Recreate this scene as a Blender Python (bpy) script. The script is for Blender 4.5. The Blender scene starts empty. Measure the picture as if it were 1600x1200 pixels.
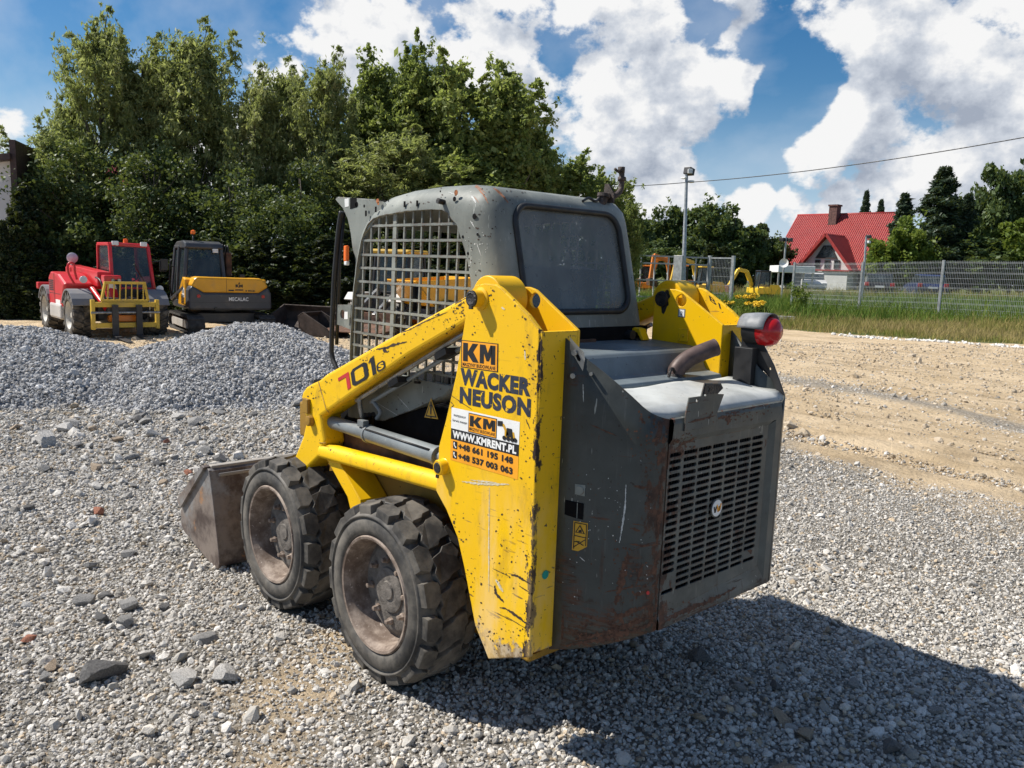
import bpy, bmesh, math, random
import numpy as np
from mathutils import Vector, Matrix
from mathutils.geometry import tessellate_polygon
random.seed(7); RNG = np.random.default_rng(11)
PI = math.pi; R = math.radians
scene = bpy.context.scene
COL = scene.collection

# ------------------------------------------------------------------ camera
F = 1260.453                       # focal length in pixels of the 1600 px wide photo
YAW, PIT, ROL = -0.74, -0.1428, 0.0356
CAM = np.array([-2.6426, 2.3956, 1.6972])
_cy, _sy, _cp, _sp = math.cos(YAW), math.sin(YAW), math.cos(PIT), math.sin(PIT)
FW = np.array([_cy*_cp, _sy*_cp, _sp]); _rt = np.array([_sy, -_cy, 0.]); _up = np.cross(_rt, FW)
RT = math.cos(ROL)*_rt + math.sin(ROL)*_up; UP = -math.sin(ROL)*_rt + math.cos(ROL)*_up
FWH = np.array([_cy, _sy]); RTH = np.array([_sy, -_cy])
cd = bpy.data.cameras.new('camera'); cam = bpy.data.objects.new('camera', cd); COL.objects.link(cam)
cd.sensor_width = 36; cd.sensor_fit = 'HORIZONTAL'; cd.lens = F/1600*36
cd.clip_start = 0.05; cd.clip_end = 3000
mw = Matrix.Identity(4)
for i in range(3):
    mw[i][0] = RT[i]; mw[i][1] = UP[i]; mw[i][2] = -FW[i]; mw[i][3] = CAM[i]
cam.matrix_world = mw
scene.camera = cam

# ------------------------------------------------------------------ light, sky, exposure
TOSUN = Vector((0.68, 0.52, 1.0)).normalized()
SUN_EL = math.asin(TOSUN.z)
sd = bpy.data.lights.new('sun', 'SUN'); sun = bpy.data.objects.new('sun', sd); COL.objects.link(sun)
sd.energy = 5.0; sd.angle = R(0.53); sd.color = (1.0, 0.95, 0.87)
sun.rotation_euler = (-TOSUN).to_track_quat('-Z', 'Y').to_euler(); sun.location = (0, 0, 30)
scene.view_settings.view_transform = 'Standard'; scene.view_settings.look = 'None'
scene.view_settings.exposure = 0.46; scene.view_settings.gamma = 1
scene.cycles.max_bounces = 6; scene.cycles.transparent_max_bounces = 12
scene.cycles.use_denoising = True
try: scene.cycles.denoiser = 'OPENIMAGEDENOISE'
except Exception: pass

def pix_dir(px, py):
    d = FW + RT*(px-800)/F - UP*(py-600)/F
    return d/np.linalg.norm(d)

world = bpy.data.worlds.new('World'); scene.world = world; world.use_nodes = True
def build_world():
    nt = world.node_tree; nt.nodes.clear(); N = nt.nodes; L = nt.links
    # cloud density as a node group of the sky direction
    g = bpy.data.node_groups.new('cloud_density', 'ShaderNodeTree')
    g.interface.new_socket('dir', in_out='INPUT', socket_type='NodeSocketVector')
    g.interface.new_socket('density', in_out='OUTPUT', socket_type='NodeSocketFloat')
    gi = g.nodes.new('NodeGroupInput'); go = g.nodes.new('NodeGroupOutput')
    def n(t, **k):
        x = g.nodes.new(t)
        for a, b in k.items(): setattr(x, a, b)
        return x
    def math_(op, a, b=None, clamp=False):
        m = n('ShaderNodeMath', operation=op, use_clamp=clamp)
        for i, v in enumerate((a, b)):
            if v is None: continue
            if isinstance(v, (int, float)): m.inputs[i].default_value = v
            else: g.links.new(v, m.inputs[i])
        return m.outputs[0]
    nrm = n('ShaderNodeVectorMath', operation='NORMALIZE'); g.links.new(gi.outputs[0], nrm.inputs[0]); d = nrm.outputs[0]
    sep = n('ShaderNodeSeparateXYZ'); g.links.new(d, sep.inputs[0])
    zz = math_('ADD', math_('MAXIMUM', sep.outputs[2], 0.0), 0.22)
    comb = n('ShaderNodeCombineXYZ')
    g.links.new(math_('DIVIDE', sep.outputs[0], zz), comb.inputs[0]); g.links.new(math_('DIVIDE', sep.outputs[1], zz), comb.inputs[1])
    noi = n('ShaderNodeTexNoise'); noi.inputs['Scale'].default_value = 3.4; noi.inputs['Detail'].default_value = 9; noi.inputs['Roughness'].default_value = 0.56
    g.links.new(comb.outputs[0], noi.inputs['Vector'])
    noi2 = n('ShaderNodeTexNoise'); noi2.inputs['Scale'].default_value = 11.0; noi2.inputs['Detail'].default_value = 8; noi2.inputs['Roughness'].default_value = 0.58
    sc_ = n('ShaderNodeVectorMath', operation='MULTIPLY'); g.links.new(d, sc_.inputs[0]); sc_.inputs[1].default_value = (1, 1, 1.35)
    g.links.new(sc_.outputs[0], noi2.inputs['Vector'])
    dens = math_('ADD', math_('MULTIPLY', math_('SUBTRACT', noi.outputs[0], 0.5), 0.22), math_('MULTIPLY', math_('SUBTRACT', noi2.outputs[0], 0.5), 2.35))
    dens = math_('ADD', dens, -0.14)
    blobs = [(30,185,100,.5),(100,130,70,.32),(420,105,55,.55),(395,60,40,.3),(545,40,100,.5),(640,30,120,.5),(730,70,110,.5),(800,40,70,.4),
             (950,60,95,.5),(1060,110,110,.55),(1150,105,80,.55),(970,190,110,.5),(885,160,80,.4),(1060,210,70,.4),(960,255,70,.5),
             (1340,170,75,.55),(1420,125,80,.5),(1520,145,100,.55),(1600,190,90,.5),(1390,195,55,.45),
             (1180,0,80,.45),(1320,5,100,.5),(1450,30,95,.5),(1590,60,70,.4),(1050,300,75,.62),(1172,322,40,.75),(1280,255,45,.6),(1010,285,50,.5),(1130,300,40,.35),(1240,330,40,.5),(1330,240,50,.4),(960,320,60,.5),
             (1330,330,60,.65),(1460,245,70,.55),(1560,235,75,.55),(380,260,120,.5),(870,300,100,.5),(1530,300,80,.4),(20,270,90,.5),
             (230,70,130,-.5),(60,40,120,-.45),(340,60,90,-.4),(1245,130,58,-.8),(1200,70,40,-.5),(1290,120,40,-.4),(505,120,32,-.3),(868,92,24,-.15),
             (1150,250,55,-.3),(1200,360,38,-.3),(1115,345,28,-.2),(1100,41,29,-.1),(1100,40,30,-.2)]
    pos = None; neg = None
    for px, py, r, w in blobs:
        c = pix_dir(px, py); ang = r/F*1.32
        dt = n('ShaderNodeVectorMath', operation='DOT_PRODUCT'); g.links.new(d, dt.inputs[0]); dt.inputs[1].default_value = tuple(c)
        mr = n('ShaderNodeMapRange', interpolation_type='SMOOTHSTEP')
        g.links.new(dt.outputs['Value'], mr.inputs[0]); mr.inputs[1].default_value = math.cos(ang); mr.inputs[2].default_value = math.cos(ang*.15)
        mr.inputs[3].default_value = 0; mr.inputs[4].default_value = abs(w)
        if w > 0: pos = mr.outputs[0] if pos is None else math_('MAXIMUM', pos, mr.outputs[0])
        else: neg = mr.outputs[0] if neg is None else math_('MAXIMUM', neg, mr.outputs[0])
    dens = math_('SUBTRACT', math_('ADD', dens, pos), neg)
    g.links.new(dens, go.inputs[0])
    def m(t, **k):
        x = N.new(t)
        for a, b in k.items(): setattr(x, a, b)
        return x
    tc = m('ShaderNodeTexCoord')
    d1 = m('ShaderNodeGroup', node_tree=g); L.new(tc.outputs['Generated'], d1.inputs[0])
    off = m('ShaderNodeVectorMath', operation='ADD'); L.new(tc.outputs['Generated'], off.inputs[0])
    lf = -RT*0.02 + np.array([0, 0, 1])*0.045; off.inputs[1].default_value = tuple(lf)
    d2 = m('ShaderNodeGroup', node_tree=g); L.new(off.outputs[0], d2.inputs[0])
    cov = m('ShaderNodeMapRange', interpolation_type='SMOOTHSTEP'); L.new(d1.outputs[0], cov.inputs[0]); cov.inputs[1].default_value = 0.02; cov.inputs[2].default_value = 0.24
    dif = m('ShaderNodeMath', operation='SUBTRACT'); L.new(d1.outputs[0], dif.inputs[0]); L.new(d2.outputs[0], dif.inputs[1])
    thick = m('ShaderNodeMapRange'); L.new(d1.outputs[0], thick.inputs[0]); thick.inputs[1].default_value = .1; thick.inputs[2].default_value = .75; thick.inputs[3].default_value = 0.80; thick.inputs[4].default_value = 0.26
    sh = m('ShaderNodeMath', operation='MULTIPLY_ADD', use_clamp=True); L.new(dif.outputs[0], sh.inputs[0]); sh.inputs[1].default_value = 1.55; L.new(thick.outputs[0], sh.inputs[2])
    pf = m('ShaderNodeTexNoise'); L.new(tc.outputs['Generated'], pf.inputs['Vector']); pf.inputs['Scale'].default_value = 26; pf.inputs['Detail'].default_value = 7; pf.inputs['Roughness'].default_value = .62
    sp_ = m('ShaderNodeMath', operation='MULTIPLY_ADD'); L.new(pf.outputs[0], sp_.inputs[0]); sp_.inputs[1].default_value = 1.1; L.new(sh.outputs[0], sp_.inputs[2]); sh.use_clamp = False
    sb_ = m('ShaderNodeMath', operation='SUBTRACT'); L.new(sp_.outputs[0], sb_.inputs[0]); sb_.inputs[1].default_value = .55
    ccol = m('ShaderNodeValToRGB'); L.new(sb_.outputs[0], ccol.inputs[0])
    e = ccol.color_ramp.elements; e[0].position = 0.0; e[0].color = (5.2, 5.9, 7.2, 1); e[1].position = 0.92; e[1].color = (13.2, 13.2, 13.2, 1)
    em = e.new(0.5); em.color = (8.8, 9.4, 10.4, 1)
    sky = m('ShaderNodeTexSky', sky_type='NISHITA'); sky.sun_disc = False
    sky.sun_elevation = SUN_EL; sky.sun_rotation = math.atan2(TOSUN.x, TOSUN.y)
    sky.air_density = 1.0; sky.dust_density = 0.4; sky.ozone_density = 2.2; sky.altitude = 150
    hs = m('ShaderNodeHueSaturation'); L.new(sky.outputs[0], hs.inputs['Color']); hs.inputs['Saturation'].default_value = 1.4; hs.inputs['Value'].default_value = 1.35
    mh = m('ShaderNodeMixRGB'); L.new(hs.outputs[0], mh.inputs[1]); mh.inputs[2].default_value = (7.4, 9.6, 12.6, 1)
    # thin high cirrus
    wv = m('ShaderNodeTexNoise'); wm = m('ShaderNodeMapping'); L.new(tc.outputs['Generated'], wm.inputs[0]); wm.inputs['Rotation'].default_value = (0.4, 0.3, 0.9); wm.inputs['Scale'].default_value = (2, 9, 9)
    L.new(wm.outputs[0], wv.inputs['Vector']); wv.inputs['Scale'].default_value = 1.6; wv.inputs['Detail'].default_value = 8
    wr = m('ShaderNodeMapRange'); L.new(wv.outputs[0], wr.inputs[0]); wr.inputs[1].default_value = .42; wr.inputs[2].default_value = .8; wr.inputs[4].default_value = .36
    mx0 = m('ShaderNodeMixRGB'); L.new(wr.outputs[0], mx0.inputs[0]); L.new(mh.outputs[0], mx0.inputs[1]); mx0.inputs[2].default_value = (11.0, 11.6, 12.6, 1)
    mx = m('ShaderNodeMixRGB'); L.new(cov.outputs[0], mx.inputs[0]); L.new(mx0.outputs[0], mx.inputs[1]); L.new(ccol.outputs[0], mx.inputs[2])
    hz = m('ShaderNodeSeparateXYZ'); L.new(tc.outputs['Generated'], hz.inputs[0])
    hr = m('ShaderNodeMapRange', interpolation_type='SMOOTHSTEP'); L.new(hz.outputs[2], hr.inputs[0]); hr.inputs[1].default_value = -.02; hr.inputs[2].default_value = .22; hr.inputs[3].default_value = .85; hr.inputs[4].default_value = 0
    L.new(hr.outputs[0], mh.inputs[0])
    bg = m('ShaderNodeBackground'); L.new(mx.outputs[0], bg.inputs[0]); bg.inputs[1].default_value = 0.051
    out = m('ShaderNodeOutputWorld'); L.new(bg.outputs[0], out.inputs[0])
    world.cycles.sampling_method = 'MANUAL'; world.cycles.sample_map_resolution = 512
build_world()

# ------------------------------------------------------------------ photo geometry helpers
def U(px, py, ax, val):
    d = FW + RT*(px-800)/F - UP*(py-600)/F
    i = 'xyz'.index(ax); t = (val-CAM[i])/d[i]
    return CAM + t*d
def ony(pts, y): return [tuple(U(a, b, 'y', y)[[0, 2]]) for a, b in pts]
def onx(pts, x): return [tuple(U(a, b, 'x', x)[[1, 2]]) for a, b in pts]
def UD(px, py, dist): return CAM + dist*(FW + RT*(px-800)/F - UP*(py-600)/F)
def sstep(a, b, t):
    t = np.clip((t-a)/(b-a), 0, 1); return t*t*(3-2*t)
def uv_(x, y):
    dx, dy = np.asarray(x)-CAM[0], np.asarray(y)-CAM[1]
    return dx*FWH[0]+dy*FWH[1], dx*RTH[0]+dy*RTH[1]
PILES = []
def gz(x, y, piles=False):
    x = np.asarray(x, float); y = np.asarray(y, float)
    u, v = uv_(x, y)
    z = sstep(6, 16, u)*(0.25+0.018*np.clip(v, -14, 45))
    n = 0.010*np.sin(1.9*x+0.6*y+1)*np.sin(2.3*y-0.5*x) + 0.007*np.sin(5.1*x+2)*np.sin(4.3*y+1.3*x)
    return z + n
def ground_at(px, py, depth):
    p = UD(px, py, depth); return np.array([p[0], p[1], float(gz(p[0], p[1]))])
def heading(lat, dep):
    w = RTH*lat + FWH*dep; return math.atan2(w[1], w[0])

# ------------------------------------------------------------------ object helpers
def tag(o, label=None, cat=None, group=None, kind=None):
    if label: o['label'] = label
    if cat: o['category'] = cat
    if group: o['group'] = group
    if kind: o['kind'] = kind
    return o
def thing(name, label, cat, loc=(0, 0, 0), rz=0, group=None):
    o = bpy.data.objects.new(name, None); COL.objects.link(o)
    o.location = loc; o.rotation_euler = (0, 0, rz); o.empty_display_size = .1
    return tag(o, label, cat, group)
def link(name, me, mats, parent=None, smooth=None, label=None):
    o = bpy.data.objects.new(name, me); COL.objects.link(o)
    if not isinstance(mats, (list, tuple)): mats = [mats]
    for m in mats: me.materials.append(m)
    if smooth is not None:
        me.shade_smooth(); me.set_sharp_from_angle(angle=R(smooth))
    if parent: o.parent = parent
    if label: o['label'] = label
    return o
def obj(name, bm, mats, parent=None, smooth=None, bevel=0, seg=2, label=None, recalc=True):
    if recalc: bmesh.ops.recalc_face_normals(bm, faces=bm.faces)
    me = bpy.data.meshes.new(name); bm.to_mesh(me); bm.free()
    o = link(name, me, mats, parent, smooth, label)
    if bevel:
        b = o.modifiers.new('bevel', 'BEVEL'); b.width = bevel; b.segments = seg; b.limit_method = 'ANGLE'; b.angle_limit = R(35); b.harden_normals = smooth is not None
    return o
def dup_tree(o, parent=None):
    c = o.copy(); COL.objects.link(c)
    if parent: c.parent = parent
    for ch in list(o.children): dup_tree(ch, c)
    return c
def B(): return bmesh.new()
def box(bm, c, s, rot=None, mi=0):
    """axis box centre c size s"""
    vs = []
    for dx in (-.5, .5):
        for dy in (-.5, .5):
            for dz in (-.5, .5):
                v = Vector((dx*s[0], dy*s[1], dz*s[2]))
                if rot is not None: v = rot @ v
                vs.append(bm.verts.new(v+Vector(c)))
    for f in ((0,1,3,2),(4,6,7,5),(0,4,5,1),(2,3,7,6),(0,2,6,4),(1,5,7,3)):
        fc = bm.faces.new([vs[i] for i in f]); fc.material_index = mi
    return vs
def bx(bm, x0, x1, y0, y1, z0, z1, mi=0):
    return box(bm, ((x0+x1)/2, (y0+y1)/2, (z0+z1)/2), (abs(x1-x0), abs(y1-y0), abs(z1-z0)), None, mi)
def tube(bm, pts, rad, seg=10, caps=True, mi=0):
    pts = [Vector(p) for p in pts]; n = len(pts)
    rads = rad if isinstance(rad, (list, tuple)) else [rad]*n
    rings = []; up = None
    for i, p in enumerate(pts):
        t = (pts[min(i+1, n-1)]-pts[max(i-1, 0)]).normalized()
        if up is None:
            a = Vector((0, 0, 1)) if abs(t.z) < .9 else Vector((1, 0, 0))
            up = (a - t*a.dot(t)).normalized()
        else:
            up = (up - t*up.dot(t)).normalized()
        s = t.cross(up)
        rings.append([bm.verts.new(p+(up*math.cos(2*PI*k/seg)+s*math.sin(2*PI*k/seg))*rads[i]) for k in range(seg)])
    for a, b in zip(rings, rings[1:]):
        for k in range(seg):
            f = bm.faces.new((a[k], a[(k+1) % seg], b[(k+1) % seg], b[k])); f.material_index = mi; f.smooth = True
    if caps:
        for r_ in (rings[0][::-1], rings[-1]):
            f = bm.faces.new(r_); f.material_index = mi
def smooth_path(pts, n=6):
    pts = [Vector(p) for p in pts]; out = []
    P = [pts[0]]+pts+[pts[-1]]
    for i in range(1, len(P)-2):
        for k in range(n):
            t = k/n; p0, p1, p2, p3 = P[i-1:i+3]
            out.append(0.5*((2*p1)+(-p0+p2)*t+(2*p0-5*p1+4*p2-p3)*t*t+(-p0+3*p1-3*p2+p3)*t**3))
    out.append(pts[-1]); return out
def lathe(bm, prof, c=(0, 0, 0), axis='y', seg=48, mi=0, close=False, cap=True):
    """prof: (a, r) a along axis"""
    c = Vector(c); rings = []
    for a, r in prof:
        ring = []
        for k in range(seg):
            t = 2*PI*k/seg; q = (r*math.cos(t), r*math.sin(t))
            v = {'y': (q[0], a, q[1]), 'x': (a, q[0], q[1]), 'z': (q[0], q[1], a)}[axis]
            ring.append(bm.verts.new(c+Vector(v)))
        rings.append(ring)
    pr = list(zip(rings, rings[1:]))
    if close: pr.append((rings[-1], rings[0]))
    for a, b in pr:
        for k in range(seg):
            f = bm.faces.new((a[k], a[(k+1) % seg], b[(k+1) % seg], b[k])); f.material_index = mi
    if not close and cap:
        for r_, p in ((rings[0], prof[0]), (rings[-1], prof[-1])):
            if p[1] > 1e-4:
                f = bm.faces.new(r_); f.material_index = mi
def plate(bm, outer, holes, ax, v0, v1, mi=0):
    """2D polygon with holes extruded from v0 to v1 along ax. 2D coords: ax y->(x,z), x->(y,z), z->(x,y)"""
    def p3(p, v): return {'y': (p[0], v, p[1]), 'x': (v, p[0], p[1]), 'z': (p[0], p[1], v)}[ax]
    loops = [list(outer)]+[list(h) for h in holes]
    flat = [p for l in loops for p in l]
    tris = tessellate_polygon([[Vector((p[0], p[1], 0)) for p in l] for l in loops])
    a = [bm.verts.new(p3(p, v0)) for p in flat]; b = [bm.verts.new(p3(p, v1)) for p in flat]
    for t in tris:
        for vv in (a, b):
            try: f = bm.faces.new([vv[i] for i in t]); f.material_index = mi
            except ValueError: pass
    k = 0
    for l in loops:
        n = len(l)
        for i in range(n):
            i0, i1 = k+i, k+(i+1) % n
            f = bm.faces.new((a[i0], a[i1], b[i1], b[i0])); f.material_index = mi
        k += n
def rrect(x0, x1, z0, z1, r, n=5):
    out = []
    for cx, cz, a0 in ((x1-r, z1-r, 0), (x0+r, z1-r, 90), (x0+r, z0+r, 180), (x1-r, z0+r, 270)):
        for k in range(n+1):
            a = R(a0+90*k/n); out.append((cx+r*math.cos(a), cz+r*math.sin(a)))
    return out
def circ2(cx, cz, r, n=20): return [(cx+r*math.cos(2*PI*k/n), cz+r*math.sin(2*PI*k/n)) for k in range(n)]
def mesh_from(name, verts, faces_n, mats, parent=None, attr=None):
    """verts (N,3) numpy, faces_n (M,k) int numpy"""
    me = bpy.data.meshes.new(name); k = faces_n.shape[1]; M_ = len(faces_n)
    me.vertices.add(len(verts)); me.vertices.foreach_set('co', np.asarray(verts, np.float32).ravel())
    me.loops.add(M_*k); me.loops.foreach_set('vertex_index', faces_n.astype(np.int32).ravel())
    me.polygons.add(M_); me.polygons.foreach_set('loop_start', np.arange(M_, dtype=np.int32)*k)
    me.update(calc_edges=True)
    if attr is not None:
        at = me.attributes.new('tone', 'FLOAT', 'POINT'); at.data.foreach_set('value', attr.astype(np.float32))
    return link(name, me, mats, parent)
def boolean(o, cutter, op='DIFFERENCE'):
    m = o.modifiers.new('b', 'BOOLEAN'); m.object = cutter; m.operation = op; m.solver = 'EXACT'
    bpy.context.view_layer.update()
    dg = bpy.context.evaluated_depsgraph_get()
    me = bpy.data.meshes.new_from_object(o.evaluated_get(dg)); old = o.data
    o.modifiers.clear(); o.data = me
    bpy.data.objects.remove(cutter); bpy.data.meshes.remove(old)

# ------------------------------------------------------------------ materials
class NT:
    def __init__(s, name):
        s.m = bpy.data.materials.new(name); s.m.use_nodes = True; s.t = s.m.node_tree
        s.b = s.t.nodes['Principled BSDF']
        s.tc = s.t.nodes.new('ShaderNodeTexCoord')
    def n(s, t, **k):
        x = s.t.nodes.new(t)
        for a, b in k.items(): setattr(x, a, b)
        return x
    def l(s, a, b): s.t.links.new(a, b)
    def noise(s, scale, detail=6, rough=.55, stretch=None, off=(0, 0, 0), rot=(0, 0, 0)):
        x = s.n('ShaderNodeTexNoise'); x.inputs['Scale'].default_value = scale; x.inputs['Detail'].default_value = detail; x.inputs['Roughness'].default_value = rough
        mp = s.n('ShaderNodeMapping'); s.l(s.tc.outputs['Object'], mp.inputs[0]); mp.inputs['Location'].default_value = off; mp.inputs['Rotation'].default_value = rot
        if stretch: mp.inputs['Scale'].default_value = stretch
        s.l(mp.outputs[0], x.inputs['Vector'])
        return x.outputs[0]
    def ramp(s, v, a, b, lo=0., hi=1.):
        x = s.n('ShaderNodeMapRange', interpolation_type='SMOOTHSTEP'); s.l(v, x.inputs[0])
        x.inputs[1].default_value = a; x.inputs[2].default_value = b; x.inputs[3].default_value = lo; x.inputs[4].default_value = hi
        return x.outputs[0]
    def mix(s, fac, a, b):
        x = s.n('ShaderNodeMixRGB')
        for i, v in ((0, fac), (1, a), (2, b)):
            if isinstance(v, (int, float)): x.inputs[i].default_value = v
            elif isinstance(v, tuple): x.inputs[i].default_value = (*v, 1) if len(v) == 3 else v
            else: s.l(v, x.inputs[i])
        return x.outputs[0]
    def math(s, op, a, b=None, clamp=False):
        x = s.n('ShaderNodeMath', operation=op, use_clamp=clamp)
        for i, v in enumerate((a, b)):
            if v is None: continue
            if isinstance(v, (int, float)): x.inputs[i].default_value = v
            else: s.l(v, x.inputs[i])
        return x.outputs[0]
    def edge(s, rad=.006, lo=.02, hi=.12):
        bv = s.n('ShaderNodeBevel'); bv.samples = 4; bv.inputs[0].default_value = rad
        ge = s.n('ShaderNodeNewGeometry'); dt = s.n('ShaderNodeVectorMath', operation='DOT_PRODUCT')
        s.l(bv.outputs[0], dt.inputs[0]); s.l(ge.outputs['Normal'], dt.inputs[1])
        return s.ramp(s.math('SUBTRACT', 1.0, dt.outputs['Value']), lo, hi)
    def set(s, col=None, rough=None, metal=None, bump=None, bstr=.3, bdist=.01, **k):
        for nm, v in (('Base Color', col), ('Roughness', rough), ('Metallic', metal)):
            if v is None: continue
            if isinstance(v, (int, float)): s.b.inputs[nm].default_value = v
            elif isinstance(v, tuple): s.b.inputs[nm].default_value = (*v, 1)
            else: s.l(v, s.b.inputs[nm])
        for a, b in k.items(): s.b.inputs[a.replace('_', ' ')].default_value = b
        if bump is not None:
            bp = s.n('ShaderNodeBump'); bp.inputs['Strength'].default_value = bstr; bp.inputs['Distance'].default_value = bdist
            s.l(bump, bp.inputs['Height']); s.l(bp.outputs[0], s.b.inputs['Normal'])
        return s.m
def simple(name, col, rough=.5, metal=0., var=.25, scale=9, bump=.0, **k):
    t = NT(name); nz = t.noise(scale, 6)
    d = tuple(c*(1-var) for c in col); e = tuple(min(1, c*(1+var)) for c in col)
    c = t.mix(t.ramp(nz, .3, .7), d, e)
    rr = t.ramp(t.noise(scale*2.3, 4), .3, .7, max(.03, rough-.1), min(1, rough+.12))
    return t.set(c, rr, metal, bump=(t.noise(scale*6, 6) if bump else None), bstr=bump, **k)

STEEL = (.045, .032, .028)
def mk_yellow(name, base, rough=.42, chips=1.0, edgew=1.0, dirt=(.33, .2, .08), dirtamt=.25, tower=False):
    t = NT(name)
    c = t.mix(t.ramp(t.noise(3, 5), .35, .7), base, (base[0]*.93, base[1]*.9, base[2]*1.3+.004))
    fade = t.ramp(t.noise(1.7, 7, .62, off=(4, 1, 2)), .56, .78, 0, .35)
    c = t.mix(fade, c, (.78, .50, .10)); gr = t.ramp(t.noise(11, 8, .7, stretch=(1, 1, .4), off=(6, 2, 4)), .52, .72, 0, .4*chips); c = t.mix(gr, c, (.36, .21, .03))
    dz = t.ramp(t.noise(5, 8, .65, off=(2, 5, 1)), .55, .8, 0, dirtamt); c = t.mix(dz, c, dirt)
    sc = t.ramp(t.noise(9, 3, .5, stretch=(1, 1, 9), rot=(.2, .5, .1)), .70, .73, 0, .55*chips); c = t.mix(sc, c, (.30, .17, .05))
    spk = t.ramp(t.noise(70, 3, .5), .700-.016*chips, .725-.016*chips); 
    big = t.ramp(t.noise(13, 8, .75, off=(7, 2, 3)), .685, .70)
    e1 = t.edge(.011, .03, .18); e = t.math('MULTIPLY', e1, t.ramp(t.noise(17, 7, .7, off=(1, 1, 4)), .47, .52), True)
    ch = t.math('MAXIMUM', t.math('MAXIMUM', t.math('MULTIPLY', spk, .9*chips), t.math('MULTIPLY', big, chips)), t.math('MULTIPLY', e, edgew))
    c = t.mix(ch, c, t.mix(t.ramp(t.noise(40, 4), .4, .6), STEEL, (.13, .05, .02)))
    if tower:      # knocked rear corner, scraped foot and slanting gouges of the tower plates
        sp = t.n('ShaderNodeSeparateXYZ'); t.l(t.tc.outputs['Object'], sp.inputs[0]); X_, Y_, Z_ = sp.outputs
        dx = t.math('ABSOLUTE', t.math('ADD', X_, .803)); dy = t.math('ABSOLUTE', t.math('SUBTRACT', t.math('ABSOLUTE', Y_), .597)); dd = t.math('ADD', dx, dy)
        k = t.math('SUBTRACT', t.ramp(dd, .0, .055, .32, 0), t.math('MULTIPLY', t.ramp(Z_, .55, 1.5), .07))
        kn = t.ramp(t.math('ADD', t.noise(26, 8, .72, stretch=(1, 1, .45)), k), .72, .76)
        ft = t.ramp(t.math('ADD', t.noise(15, 9, .7, off=(2, 0, 1)), t.ramp(Z_, .30, .50, .40, 0)), .66, .74)
        go_ = t.ramp(t.noise(7, 3, .5, stretch=(1.2, 1, 9), rot=(0, .62, 0), off=(0, 0, 3)), .655, .68); go_ = t.math('MULTIPLY', go_, t.ramp(Z_, .55, .95, .9, .12))
        c = t.mix(go_, c, (.14, .075, .03)); c = t.mix(t.math('MULTIPLY', ft, .9), c, t.mix(t.ramp(t.noise(30, 7, .7), .4, .6), (.10, .06, .04), (.40, .34, .27))); c = t.mix(kn, c, (.035, .022, .018))
        pl = t.ramp(t.noise(2.2, 8, .7, stretch=(2.2, 1, .5), off=(8, 1, 2)), .42, .66, 0, .75); c = t.mix(t.math('MULTIPLY', pl, t.ramp(Z_, 1.05, .75)), c, (.80, .55, .22))
    rr = t.math('ADD', t.math('MULTIPLY', ch, .35), t.ramp(t.noise(6, 5), .3, .7, rough-.08, rough+.12))
    h = t.math('ADD', t.math('MULTIPLY', ch, -.6), t.math('MULTIPLY', t.noise(4, 3), .5))
    return t.set(c, rr, 0., bump=h, bstr=.25, bdist=.004, Specular_IOR_Level=.35)
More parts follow.
